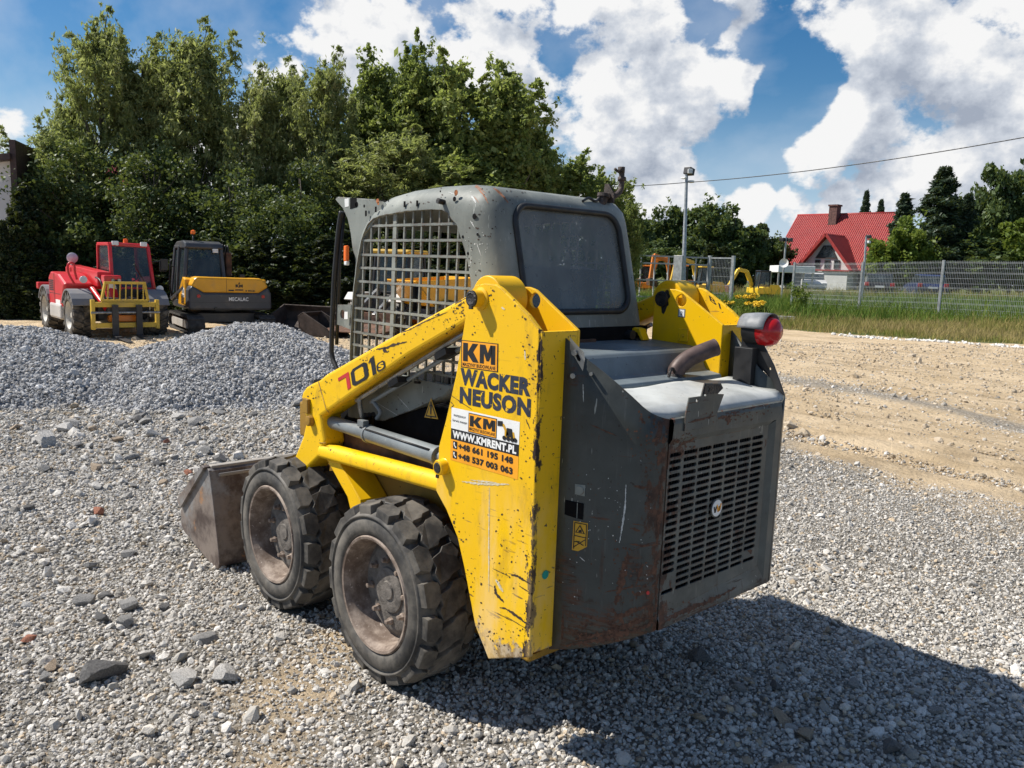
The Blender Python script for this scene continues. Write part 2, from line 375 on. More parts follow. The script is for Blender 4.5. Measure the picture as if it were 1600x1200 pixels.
def mk_grey(name, base, rough=.5, rust=.5, scratch=.5, dust=.3, dustc=(.30, .31, .27), rustz=None, edgerust=False):
    t = NT(name)
    c = t.mix(t.ramp(t.noise(3.2, 6, .6), .3, .7), tuple(b*.68 for b in base), tuple(b*1.22 for b in base))
    ds = t.ramp(t.noise(2.3, 8, .68, off=(3, 3, 1)), .45, .75, 0, dust); c = t.mix(ds, c, dustc)
    st = t.ramp(t.noise(14, 5, .6, stretch=(6, 6, .5)), .58, .75, 0, dust*.8); c = t.mix(st, c, tuple(d*.9 for d in dustc))
    sc = t.ramp(t.noise(10, 2, .5, stretch=(7, 7, 1), rot=(.5, .2, .3)), .71, .73, 0, scratch); c = t.mix(sc, c, (.36, .37, .34))
    rs = t.ramp(t.noise(4.5, 10, .75, stretch=(1, 1, 1.6), off=(5, 5, 2)), .70-.13*rust, .74-.13*rust)
    if rustz is not None:
        sp = t.n('ShaderNodeSeparateXYZ'); t.l(t.tc.outputs['Object'], sp.inputs[0])
        hz = t.ramp(sp.outputs[2], rustz[0], rustz[1], .155, 0.)
        rs = t.ramp(t.math('ADD', t.noise(5.5, 10, .72, stretch=(1, 1, .55), off=(1.3, 5, 2)), hz), .575, .67)
        brk = t.ramp(t.noise(30, 7, .7, stretch=(.35, .35, 2.6)), .40, .60); rs = t.math('MULTIPLY', rs, brk)
        hsc = t.ramp(t.noise(16, 5, .62, stretch=(.25, .25, 3.2), off=(7, 1, 5)), .655, .70, 0, .85); rs = t.math('MAXIMUM', rs, t.math('MULTIPLY', hsc, t.ramp(t.noise(2.4, 4, off=(3, 8, 1)), .45, .6)))
    if edgerust:   # rubbed corner between side panel and door
        sp2 = t.n('ShaderNodeSeparateXYZ'); t.l(t.tc.outputs['Object'], sp2.inputs[0])
        dd = t.math('ADD', t.math('ABSOLUTE', t.math('ADD', sp2.outputs[0], 1.10)), t.math('MULTIPLY', t.math('ABSOLUTE', t.math('SUBTRACT', sp2.outputs[1], .30)), .8))
        er = t.ramp(t.math('ADD', t.noise(13, 9, .7, stretch=(1.6, 1.6, .8), off=(4, 1, 3)), t.ramp(dd, 0, .13, .17, 0)), .63, .70)
        st2 = t.ramp(t.noise(8, 6, .6, stretch=(5, 5, .35), off=(4, 2, 7)), .60, .70, 0, .75); st2 = t.math('MULTIPLY', st2, t.ramp(sp2.outputs[2], 1.1, .55))
        rs = t.math('MAXIMUM', t.math('MAXIMUM', rs, er), st2)
    rc = t.mix(t.ramp(t.noise(22, 6), .35, .65), (.040, .019, .012), (.115, .048, .026))
    c = t.mix(t.math('MULTIPLY', rs, .85), c, rc)
    e = t.math('MULTIPLY', t.edge(.008, .03, .2), t.ramp(t.noise(23, 6, .7), .48, .55), True)
    c = t.mix(e, c, rc)
    spk = t.ramp(t.noise(60, 3, .5, off=(2, 2, 2)), .71, .73, 0, .8); c = t.mix(spk, c, (.03, .02, .018))
    wsp = t.ramp(t.noise(45, 3, .5, off=(9, 4, 2)), .73, .75, 0, .7*scratch); c = t.mix(wsp, c, (.45, .45, .42))
    rr = t.math('ADD', t.math('MULTIPLY', rs, .3), t.ramp(t.noise(7, 5), .3, .7, rough-.1, rough+.12))
    return t.set(c, rr, 0., bump=t.math('ADD', t.noise(3, 3), t.math('MULTIPLY', rs, .25)), bstr=.22, bdist=.006, Specular_IOR_Level=.33)
M = {}
YEL = (.86, .52, .002)
M['yellow'] = mk_yellow('yellow_paint', YEL, chips=1.6)
M['yellow_tower'] = mk_yellow('yellow_tower_paint', YEL, chips=1.2, tower=True)
M['yellow_clean'] = mk_yellow('yellow_paint_clean', (.84, .49, .003), chips=.5, edgew=.6, dirtamt=.18)
M['yellow_dirty_shaded'] = mk_yellow('yellow_paint_dirty_shaded', (.30, .17, .02), rough=.6, chips=1.2, dirt=(.12, .075, .045), dirtamt=.9)  # dirty yellow, base darkened further to hold the shadow under the side rails
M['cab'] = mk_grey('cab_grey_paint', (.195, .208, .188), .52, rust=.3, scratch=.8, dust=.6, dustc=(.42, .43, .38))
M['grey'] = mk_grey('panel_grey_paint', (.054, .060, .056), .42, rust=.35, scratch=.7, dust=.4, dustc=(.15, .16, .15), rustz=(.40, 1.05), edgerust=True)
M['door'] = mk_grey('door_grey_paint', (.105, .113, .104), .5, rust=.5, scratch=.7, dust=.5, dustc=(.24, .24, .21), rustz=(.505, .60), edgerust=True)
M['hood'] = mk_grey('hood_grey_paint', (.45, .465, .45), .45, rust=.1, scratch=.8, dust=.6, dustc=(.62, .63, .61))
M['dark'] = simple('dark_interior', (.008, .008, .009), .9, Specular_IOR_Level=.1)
M['black'] = simple('black_plastic', (.016, .016, .017), .45)
M['rubber_seal'] = simple('rubber_seal', (.018, .018, .018), .55)
M['steel'] = simple('bare_steel', (.30, .30, .29), .35, .7, .3, 14)
M['cylinder'] = mk_grey('cylinder_grey_paint', (.20, .22, .225), .38, rust=.4, scratch=.3, dust=.2)
M['rustbrown'] = simple('rust_brown_steel', (.12, .06, .035), .8, 0, .5, 7, .4)
M['grease'] = simple('dark_grease', (.018, .014, .012), .5, 0, .5, 25, .5)
M['redlens'] = simple('red_lens', (.55, .012, .015), .12, 0, .1, 3, Transmission_Weight=.25)
M['orange'] = simple('orange_lens', (.85, .16, .01), .25, 0, .1)
M['white'] = simple('white_print', (.78, .78, .76), .5, 0, .06)
M['blackprint'] = simple('black_print', (.012, .012, .014), .5, 0, .2)
M['orangeprint'] = simple('orange_print', (.88, .36, .015), .45, 0, .08)
M['redprint'] = simple('red_print', (.55, .03, .03), .5, 0, .1)
M['warnyellow'] = simple('warning_yellow', (.62, .34, .02), .5, 0, .12)
M['teal'] = simple('teal_print', (.01, .27, .21), .5, 0, .15)
def worn_navy():
    t = NT('worn_navy_print'); w = t.ramp(t.noise(30, 8, .7), .61, .625)
    c = t.mix(t.ramp(t.noise(20, 5), .3, .7), (.012, .018, .035), (.035, .04, .06)); return t.set(t.mix(w, c, YEL), .5)
M['navy'] = worn_navy()
def rubber():
    t = NT('tyre_rubber'); d = t.ramp(t.noise(6, 8, .65), .36, .68)
    c = t.mix(d, (.024, .023, .022), (.15, .134, .112))
    return t.set(c, t.ramp(t.noise(14, 4), .3, .7, .62, .85), 0., bump=t.noise(55, 6, .6), bstr=.25, bdist=.004)
M['rubber'] = rubber()
def rim_m():
    t = NT('rusty_rim'); d = t.ramp(t.noise(8, 9, .7), .38, .66)
    c = t.mix(d, (.12, .082, .06), (.36, .29, .235)); c = t.mix(t.ramp(t.noise(60, 3), .66, .72), c, (.45, .38, .33))
    return t.set(c, .75, 0., bump=t.noise(30, 6), bstr=.3, bdist=.004)
M['rim'] = rim_m()
M['hub'] = simple('hub_grey_dust', (.13, .115, .10), .75, 0, .4, 25, .4)
def bucket_m():
    t = NT('bucket_worn_steel'); c = t.mix(t.ramp(t.noise(5, 9, .7), .38, .62), (.085, .06, .05), (.26, .21, .175))
    c = t.mix(t.ramp(t.noise(3, 8, .7, off=(2, 4, 1)), .52, .66), c, (.27, .26, .25))
    c = t.mix(t.ramp(t.noise(4.4, 8, .7, off=(6, 4, 8)), .58, .68), c, (.42, .20, .07))
    return t.set(c, .55, .25, bump=t.noise(25, 8, .6), bstr=.4, bdist=.006)
M['bucket'] = bucket_m()
def glass(name, col, rough=.08, alpha=.55):
    t = NT(name); s = t.ramp(t.noise(3, 7, .6, stretch=(1, 1, .4)), .35, .75)
    t.set(t.mix(s, col, tuple(min(1, c*2.2+.02) for c in col)), t.ramp(t.noise(5, 6), .3, .7, rough, rough+.2), 0.)
    t.b.inputs['Alpha'].default_value = alpha; t.b.inputs['Specular IOR Level'].default_value = .6
    return t.m
M['glass'] = glass('dusty_window_glass', (.11, .118, .115), .16, .70)
M['glass2'] = glass('machine_window_glass', (.02, .03, .035), .03, .72)
# ================================================================== THE SKID STEER LOADER
SK = thing('skid_steer_loader', 'worn yellow and grey skid steer loader with a grille-sided cab, standing on grey gravel', 'skid steer loader')
RT_, WB, YO = .375, .9144, .7086

# ---------------- wheels
def tyre_bm(Rr, y_out, y_in, r_rim, nb=17, seed=0):
    bm = B(); w = y_out-y_in; rb = Rr-.024
    # carcass: closed ring profile (a=y, r)
    prof = [(y_out-.020, r_rim), (y_out-.004, r_rim+.010), (y_out, r_rim+.030), (y_out-.001, r_rim+.062), (y_out-.010, r_rim+.070), (y_out-.010, r_rim+.074), (y_out-.001, r_rim+.077), (y_out-.001, r_rim+.084), (y_out-.008, r_rim+.088),
            (y_out-.018, r_rim+.094), (y_out-.030, rb-.012), (y_out-.045, rb), (y_in+.045, rb), (y_in+.030, rb-.012), (y_in+.016, r_rim+.09), (y_in, r_rim+.06), (y_in, r_rim+.02), (y_in+.02, r_rim)]
    lathe(bm, prof, (0, 0, 0), 'y', 72, close=True)
    for f in bm.faces: f.smooth = True
    rnd = random.Random(seed)
    def block(u0, poly, top, drop=.0, grow=.004):
        cy_ = sum(p[1] for p in poly)/len(poly); cu = sum(p[0] for p in poly)/len(poly)
        tv, bv = [], []
        for (u, y) in poly:
            rr = top - drop*max(0, abs(y-(y_out+y_in)/2)/(w/2)-.55)
            a = (u0+u)/Rr; tv.append(bm.verts.new((rr*math.cos(a), y, rr*math.sin(a))))
            du = (u-cu); dy = (y-cy_); l = math.hypot(du, dy)+1e-6
            a = (u0+u+du/l*grow)/Rr; yb = y+dy/l*grow
            rl = rb-.004
            if abs(yb-(y_out+y_in)/2) > w/2-.028: rl = rb-.028
            bv.append(bm.verts.new((rl*math.cos(a), max(y_in+.004, min(y_out-.004, yb)), rl*math.sin(a))))
        n = len(poly)
        # small chamfer ring
        cv = []
        for i, v in enumerate(tv):
            c = sum((t.co for t in tv), Vector())/n
            q = bm.verts.new(v.co.lerp(bv[i].co, .12)); cv.append(q); v.co = v.co.lerp(c, .03)
        bm.faces.new(tv)
        for a_, b_ in ((tv, cv), (cv, bv)):
            for i in range(n): bm.faces.new((a_[i], a_[(i+1) % n], b_[(i+1) % n], b_[i]))
    pit = 2*PI*Rr/nb; yc = (y_out+y_in)/2
    for i in range(nb):
        j = lambda s=.003: rnd.uniform(-s, s)
        top = Rr + rnd.uniform(-.002, .001)
        u = i*pit
        # outer shoulder lug
        for sgn, ph in ((1, 0), (-1, .5)):
            yo = yc+sgn*(w/2-.012); 
            P = [(-.041+j(), yo), (.038+j(), yo), (.050+j(), yc+sgn*(w/2-.05)), (.024+j(), yc+sgn*(w/2-.078)), (-.030+j(), yc+sgn*(w/2-.074)), (-.044+j(), yc+sgn*(w/2-.045))]
            P = [(a*1.17, y) for a, y in P]; block(u+ph*pit, P, top, .028)
        # big centre block
        P = [(-.044+j(), yc+.062), (-.010+j(), yc+.054), (.004, yc+.068+j()), (.046+j(), yc+.054), (.052+j(), yc+.006), (.042+j(), yc-.012), (.047+j(), yc-.060), (.008+j(), yc-.054), (-.006, yc-.068+j()), (-.047+j(), yc-.054), (-.053+j(), yc-.006), (-.043+j(), yc+.012)]
        P = [(a*1.17+.36*(y-yc), y) for a, y in P]
        block(u+.28*pit, P, top+.001, 0)
    return bm
def rim_bm(y_out, y_in, r):
    bm = B()
    prof = [(y_out-.030, r+.006), (y_out-.012, r+.010), (y_out-.004, r+.004), (y_out-.006, r-.006), (y_out-.018, r-.010), (y_out-.030, r-.018), (y_out-.050, r-.020), (y_out-.098, r-.024), (y_out-.112, r-.030), (y_out-.114, r-.06)]
    lathe(bm, prof, (0, 0, 0), 'y', 64, cap=False)
    prof2 = [(y_out-.14, .14), (y_in+.03, .18), (y_in+.02, r+.006), (y_in, r+.008), (y_in+.004, r-.01), (y_in+.06, r-.03)]
    return bm
def hub_bm(y_out):
    bm = B()
    lathe(bm, [(y_out-.112, .200), (y_out-.104, .186), (y_out-.092, .172), (y_out-.089, .160), (y_out-.089, .095), (y_out-.082, .092), (y_out-.080, .084), (y_out-.080, .040), (y_out-.074, .036), (y_out-.073, .0001)], (0, 0, 0), 'y', 40)
    return bm
def nut_bm(y_out):
    bm = B(); lathe(bm, [(y_out-.090, .017), (y_out-.080, .016), (y_out-.074, .011), (y_out-.060, .010), (y_out-.058, .0001)], (.128, 0, 0), 'y', 6); return bm
def make_wheel(parent, x, side, seed):
    w = obj('wheel', rim_bm(YO, YO-.27, .2316), M['rim'], parent, 40)
    obj('tyre', tyre_bm(RT_, YO-.002, YO-.268, .238, 17, seed), M['rubber'], w)
    obj('hub', hub_bm(YO), M['hub'], w, 35); n0 = obj('wheel_nut', nut_bm(YO), M['rim'], w)
    for k in range(1, 8): q = n0.copy(); COL.objects.link(q); q.parent = w; q.rotation_euler = (0, 2*PI*k/8, 0)
    w.location = (x, 0, RT_)
    if side < 0: w.rotation_euler = (0, 0, PI)
    return w
w0 = make_wheel(SK, 0, 1, 1); w0.rotation_euler[1] = .12
w1 = dup_tree(w0, SK); w1.location = (WB, 0, RT_); w1.rotation_euler = (0, .57, 0)
for x, a in ((0, .2), (WB, .9)):
    w2 = dup_tree(w0, SK); w2.location = (x, 0, RT_); w2.rotation_euler = (0, a, PI)

# ---------------- chassis
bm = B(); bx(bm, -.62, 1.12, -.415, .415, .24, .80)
obj('chassis', bm, M['yellow_dirty_shaded'], SK, bevel=.01)
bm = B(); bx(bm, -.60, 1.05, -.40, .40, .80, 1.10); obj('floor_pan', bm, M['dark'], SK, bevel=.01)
bm = B(); bx(bm, .98, 1.12, -.44, .44, .80, .98); obj('front_crossmember', bm, M['yellow_dirty_shaded'], SK, bevel=.01)
OUTER = ony([(742,446),(757,444),(775,445),(784,451),(825,492),(842,518)], .6)
def tower(s):
    t = bpy.data.objects.new('arm_tower', None)
    # outer plate
    P = [(-.452,1.618),(-.470,1.634),(-.519,1.642),(-.579,1.640),(-.609,1.628),(-.741,1.549),(-.797,1.503),(-.800,1.30),(-.812,.399),(-.602,.309),(-.580,.337),(-.522,.408),(-.493,.488),(-.451,.605),(-.405,.711),(-.34,.792),(-.27,.853),(-.279,.951),(-.282,1.028),(-.319,1.129),(-.373,1.303),(-.41,1.477),(-.428,1.564)]
    bm = B(); plate(bm, P, [], 'y', s*.60, s*.582)
    o = obj('arm_tower', bm, M['yellow_tower'], SK, bevel=.004)
    # rear plate between the side plates
    bm = B(); plate(bm, [(s*.596, .405), (s*.596, 1.499), (s*.425, 1.499), (s*.425, .40)], [], 'x', -.805, -.785)
    obj('rear_plate', bm, M['yellow_tower'], o, bevel=.003)
    # inner plate with hole and pivot bore
    Q = [(-.452,1.10),(-.452,1.442),(-.455,1.579),(-.466,1.617),(-.487,1.631),(-.561,1.633),(-.597,1.625),(-.806,1.5),(-.808,.42),(-.50,.42),(-.45,.9)]
    bm = B(); plate(bm, Q, [circ2(-.596, 1.587, .026)], 'y', s*.433, s*.418)
    obj('inner_plate', bm, M['yellow_clean'], o, bevel=.003)
    # sloping top plate and front return flange
    bm = B(); bx(bm, -.800, -.60, s*.455, s*.575, 1.30, 1.318); 
    for (a, b) in zip([(-.451,.605),(-.493,.488),(-.522,.408),(-.58,.337),(-.602,.312)], [(-.493,.488),(-.522,.408),(-.58,.337),(-.602,.312),(-.79,.39)]):
        vs = [bm.verts.new((p[0]-.004, y, p[1]+.002)) for p, y in ((a, s*.583), (b, s*.583), (b, s*.52), (a, s*.52))]; bm.faces.new(vs)
    obj('flange', bm, M['yellow_dirty_shaded'], o)
    # pivot pins
    bm = B(); lathe(bm, [(s*.598, .040), (s*.604, .039), (s*.608, .030), (s*.640, .029)], (-.503, 0, 1.589), 'y', 28); obj('pivot_boss', bm, M['yellow_clean'], o, 40)
    bm = B(); lathe(bm, [(s*.598, .034), (s*.602, .030), (s*.628, .029), (s*.632, .026)], (-.318, 0, .957), 'y', 28); obj('pivot_boss', bm, M['yellow_clean'], o, 40)
    bm = B(); lathe(bm, [(s*.638, .0285), (s*.646, .0275), (s*.648, .020), (s*.646, .016), (s*.646, .0001)], (-.503, 0, 1.589), 'y', 24); bx(bm, -.511, -.495, s*.640, s*.648, 1.553, 1.565); obj('pivot_pin', bm, M['grease'], o, 35)
    bm = B(); lathe(bm, [(s*.630, .021), (s*.6345, .019), (s*.6345, .0001)], (-.318, 0, .957), 'y', 20); bx(bm, -.325, -.311, s*.628, s*.634, .918, .930); obj('pivot_pin', bm, M['grease'], o, 35)
    bm = B(); lathe(bm, [(s*.412, .034), (s*.405, .032), (s*.404, .02), (s*.409, .018), (s*.409, .0001)], (-.500, 0, 1.589), 'y', 20)
    obj('pivot_pin', bm, M['grease'], o, 35)
    return o
TWL = tower(1); TWR = tower(-1)
# grease stain, small plates on the right tower's inside
def gstain():
    bm = B(); pts = []
    for k in range(26):
        a = 2*PI*k/26; r = .032*(1+.22*math.sin(3*a+1)+.15*math.sin(7*a)); x = r*math.cos(a)*1.05; z = r*math.sin(a)
        if z < 0: z *= 1.7 if abs(x) < .02 else 1.15
        pts.append((-.505+x, 1.592+z))
    plate(bm, pts, [circ2(-.5, 1.589, .026)], 'y', -.4165, -.4175); return bm
obj('grease_stain', gstain(), M['grease'], TWR)
bm = B(); bx(bm, -.645, -.595, -.4178, -.412, 1.415, 1.470); lathe(bm, [(-.412, .006), (-.408, .005), (-.408, .0001)], (-.62, 0, 1.44), 'y', 10); obj('cover_plate', bm, M['yellow_clean'], TWR, bevel=.003)
# ---------------- lift arms, rails, cylinders
def arm(s):
    P = [(-.36,1.5),(-.43,1.525),(-.46,1.56),(-.455,1.60),(-.43,1.64),(-.48,1.668),(-.53,1.668),(-.57,1.645),(-.588,1.60),(-.575,1.545),(-.53,1.51),(-.44,1.48)]
    bar = [(-.46,1.623),(-.392,1.596),(.085,1.406),(.601,1.193),(.674,1.153),(.738,1.131),(.80,1.104),(.832,1.078),(.844,1.055),(.838,1.02),(.815,.985),(.79,.955),
           (.83,.86),(.93,.72),(1.05,.55),(1.20,.34),(1.28,.22),(1.17,.20),(1.06,.34),(.90,.58),(.76,.73),(.66,.80),(.62,.87),(.640,.93),(.655,.985),(.563,1.034),(-.048,1.347),(-.385,1.495),(-.46,1.53)]
    bm = B(); plate(bm, bar, [], 'y', s*.575, s*.462)
    o = obj('lift_arm', bm, M['yellow'], SK, bevel=.016, seg=3)
    bm = B(); lathe(bm, [(s*.574, .080), (s*.450, .080)], (-.50, 0, 1.589), 'y', 32); obj('arm_boss', bm, M['yellow_clean'], o, 40, bevel=.006)
    # weld seam and end plate of the knee
    bm = B(); tube(bm, [(.672, s*.576, 1.148), (.60, s*.5765, 1.03), (.575, s*.576, 1.02)], .0022, 6); tube(bm, [(.662, s*.576, .862), (.60, s*.576, .872)], .002, 6)
    obj('weld_seam', bm, M['yellow_dirty_shaded'], o)
    bm = B(); bx(bm, .748, .800, s*.575, s*.592, .985, 1.055); lathe(bm, [(s*.575, .026), (s*.600, .024), (s*.602, .0001)], (.735, 0, .955), 'y', 16)
    obj('pin_keeper', bm, M['yellow_dirty_shaded'], o, bevel=.004)
    # hydraulic pipes under the arm
    bm = B()
    tube(bm, smooth_path([(-.36, s*.53, 1.466), (.35, s*.53, 1.124), (.385, s*.53, 1.10), (.392, s*.525, 1.065), (.40, s*.51, 1.02)], 5), .0105, 10)
    obj('hydraulic_pipe', bm, M['steel'], o); bm = B(); tube(bm, smooth_path([(-.36, s*.49, 1.435), (.30, s*.49, 1.12), (.335, s*.49, 1.095), (.30, s*.48, 1.055), (.33, s*.48, 1.02)], 5), .0095, 10)
    obj('hydraulic_pipe', bm, M['cylinder'], o)
    for u in (.22, .66):
        bm = B(); p = Vector((-.36, 0, 1.45)).lerp(Vector((.36, 0, 1.11)), u); box(bm, (p.x, s*.508, p.z-.012), (.075, .07, .024), Matrix.Rotation(R(25), 3, 'Y')); obj('pipe_clamp', bm, M['black'], o)
    for k in range(3):
        bm = B(); tube(bm, smooth_path([(.39, s*(.50-.02*k), 1.03), (.44, s*(.47-.02*k), .98), (.40+.05*k, s*.45, .93), (.32, s*.43, .90)], 5), .011, 8); obj('hose', bm, M['black'], o)
    # lower rail
    a = Vector((.67, s*.548, .822)); b = Vector((-.30, s*.548, .876)); d = (b-a).normalized(); n_ = Vector((0, s, 0)); up = d.cross(n_)
    if up.z < 0: up = -up
    bm = B(); prof = [(-.048, -.030), (.024, -.034), (.034, -.022), (.036, .006), (.026, .024), (.006, .034), (-.030, .030), (-.048, .022)]
    ra = [bm.verts.new(a+n_*p+up*q) for p, q in prof]; rb = [bm.verts.new(b+n_*p+up*q) for p, q in prof]
    for i in range(len(prof)): bm.faces.new((ra[i], ra[(i+1) % 8], rb[(i+1) % 8], rb[i]))
    bm.faces.new(ra); bm.faces.new(rb[::-1])
    rl = obj('side_rail', bm, M['yellow'], SK, 50, bevel=.006)
    bm = B(); plate(bm, [(.72,.845),(.70,.90),(.64,.94),(.52,.92),(-.30,.93),(-.30,.80),(.62,.76)], [], 'y', s*.46, s*.448); obj('trough_plate', bm, M['rustbrown'], SK)  # dirty plate; its dark brown also holds the shade in the trough
    # fender stay between the tyres
    bm = B(); q = [(.640,.800),(.533,.815),(.33,.665),(.27,.52),(.35,.48),(.44,.655)]; plate(bm, [(x, z) for x, z in q], [], 'y', s*.56, s*.42)
    obj('fender_stay', bm, M['yellow_clean'], SK, bevel=.004)
    # lift cylinder
    c0 = Vector((.74, s*.515, .955)); c1 = Vector((-.318, s*.515, .957))
    bm = B(); tube(bm, [(.705, s*.515, .9552), (.64, s*.515, .9553), (.64, s*.515, .9553), (.335, s*.515, .956)], [.026, .030, .0305, .0325], 20); tube(bm, [(.335, s*.515, .956), (.335, s*.515, .956), (-.165, s*.515, .9567)], [.0325, .037, .037], 20)
    cy = obj('lift_cylinder', bm, M['cylinder'], SK, 40)
    bm = B(); tube(bm, [(.342, s*.515, .956), (.325, s*.515, .956)], .041, 20); tube(bm, [(-.150, s*.515, .9567), (-.176, s*.515, .9567)], .0395, 20); box(bm, (.36, s*.53, 1.0), (.05, .03, .03)); tube(bm, [(-.17, s*.515, .957), (-.318, s*.515, .957)], .022, 12); tube(bm, [(.70, s*.515, .955), (.76, s*.515, .955)], .02, 12)
    obj('collar', bm, M['cylinder'], cy, 40, bevel=.003)
    bm = B(); tube(bm, [(.32, s*.543, .982), (-.15, s*.545, .982)], .0045, 6); obj('grease_line', bm, M['black'], cy)
    return o
ARL = arm(1); ARR = arm(-1)

# ---------------- cab
def inset(poly, r):
    n = len(poly); out = []
    area = sum(poly[i][0]*poly[(i+1) % n][1]-poly[(i+1) % n][0]*poly[i][1] for i in range(n))
    sg = 1 if area > 0 else -1
    for i in range(n):
        p0, p1, p2 = Vector(poly[i-1]), Vector(poly[i]), Vector(poly[(i+1) % n])
        e1 = (p1-p0).normalized(); e2 = (p2-p1).normalized()
        n1 = Vector((-e1.y, e1.x))*sg; n2 = Vector((-e2.y, e2.x))*sg
        m = (n1+n2); m = m/max(.35, m.dot(n1)); out.append((p1.x+m.x*r, p1.y+m.y*r))
    return out
CP = [(-.43,1.400),(-.44,1.42),(-.425,1.50),(-.385,1.66),(-.345,1.82),(-.318,1.92),(-.300,1.962),(-.265,1.992),(-.21,2.008),(-.12,2.016),(.05,2.018),(.25,2.010),(.40,1.992),(.50,1.962),(.56,1.925),(.605,1.875),(.64,1.80),(.672,1.70),(.70,1.55),(.722,1.33),(.735,1.10),(.735,.97),(.40,1.0),(.15,1.08),(-.10,1.17),(-.30,1.30)]
CP = CP[::-1]
def cab_solid(poly, hw, r, n=6, front_extra=0):
    bm = B(); rings = []
    xs = [p[0] for p in poly]; zs = [p[1] for p in poly]; cx, cz = (min(xs)+max(xs))/2, (min(zs)+max(zs))/2-.05; hx, hz = (max(xs)-min(xs))/2, max(zs)-cz
    def ring(y, ins): rings.append([bm.verts.new((cx+(x-cx)*(1-ins/hx), y, cz+(z-cz)*(1-ins/hz) if z > cz else z)) for x, z in poly])
    for k in range(n+1):
        a = PI/2*k/n; ring(hw-r+r*math.cos(a), r*(1-math.sin(a)))
    for k in range(n, -1, -1):
        a = PI/2*k/n; ring(-(hw-r+r*math.cos(a)), r*(1-math.sin(a)))
    m = len(poly)
    for a, b in zip(rings, rings[1:]):
        for i in range(m): bm.faces.new((a[i], a[(i+1) % m], b[(i+1) % m], b[i]))
    bm.faces.new(rings[0][::-1]); bm.faces.new(rings[-1])
    bmesh.ops.recalc_face_normals(bm, faces=bm.faces)
    return bm
cab = obj('cab', cab_solid(CP, .425, .10), M['cab'], None)
inn = obj('cutter', cab_solid(inset(CP, .028), .398, .085), M['cab'], None); boolean(cab, inn)
def cutter(pts, ax, a, b):
    bm = B(); plate(bm, pts, [], ax, a, b); return obj('cutter', bm, M['cab'])
SIDE = ony([(559,395),(562,374),(571.7,351),(581.5,341.5),(594.5,336.6),(617,332.6),(637,329.3),(672.5,327),(690,327.7),(700,333),(705.5,343),(713,349.6),(717.5,364),(726,390),(732,416),(735.5,442)], .425)+[(-.225,1.55),(-.175,1.35),(-.15,1.245),(-.12,1.222),(.17,1.219),(.62,1.225),(.655,1.24),(.660,1.30),(.643,1.50)]
boolean(cab, cutter(SIDE, 'y', .2, .6)); boolean(cab, cutter(SIDE, 'y', -.6, -.2))
boolean(cab, cutter(rrect(-.30, .30, 1.535, 1.935, .075, 6), 'x', -.6, -.15))
boolean(cab, cutter(rrect(-.345, .345, 1.02, 1.86, .06, 4), 'x', .5, 1.0))
boolean(cab, cutter([(.0, .9), (.8, .9), (.8, 1.02), (.3, 1.10), (0, 1.2)], 'y', -.36, .36))
cab.parent = SK; cab.data.shade_smooth(); cab.data.set_sharp_from_angle(angle=R(32))
# side screens
zr = [1.861,1.797,1.733,1.674,1.612,1.547,1.488,1.432,1.376,1.316,1.257]; xc = [.57,.509,.447,.389,.323,.252,.189,.127,.067,.007,-.054,-.117,-.176,-.225]
def screen(s):
    bm = B(); rr_ = random.Random(3)
    fx = lambda z: float(np.interp(z, [.97,1.1,1.33,1.55,1.70,1.80,1.875,1.925,1.962], [.70,.70,.69,.668,.640,.608,.565,.50,.40]))
    for z in zr: bx(bm, -.24, fx(z)-.02, s*.400, s*.410, z-.0055, z+.0055)
    for i, x in enumerate([.63]+xc):
        w = .0046 if abs(x-.323) > .01 else .0135
        k = .012*(x-.2)
        n = 24; zt_ = min(1.94, float(np.interp(x, [.40,.50,.56,.605,.64,.67], [1.94,1.925,1.87,1.80,1.72,1.60]))); zz = [1.20+(zt_-1.20)*j/n for j in range(n+1)]
        for j in range(n):
            vs = [bm.verts.new((x+.055*(1.65-z)*.55+dx, s*.4085, z)) for dx, z in ((-w, zz[j]), (w, zz[j]), (w, zz[j+1]), (-w, zz[j+1]))]
            vs2 = [bm.verts.new((v.co.x, s*.3985, v.co.z)) for v in vs]
            for q in ((0,1,2,3),): bm.faces.new([vs[t] for t in q]); bm.faces.new([vs2[t] for t in q][::-1])
            bm.faces.new((vs[0], vs2[0], vs2[3], vs[3])); bm.faces.new((vs[1], vs[2], vs2[2], vs2[1]))
    return obj('side_screen', bm, M['cab'], cab)
screen(1); screen(-1)
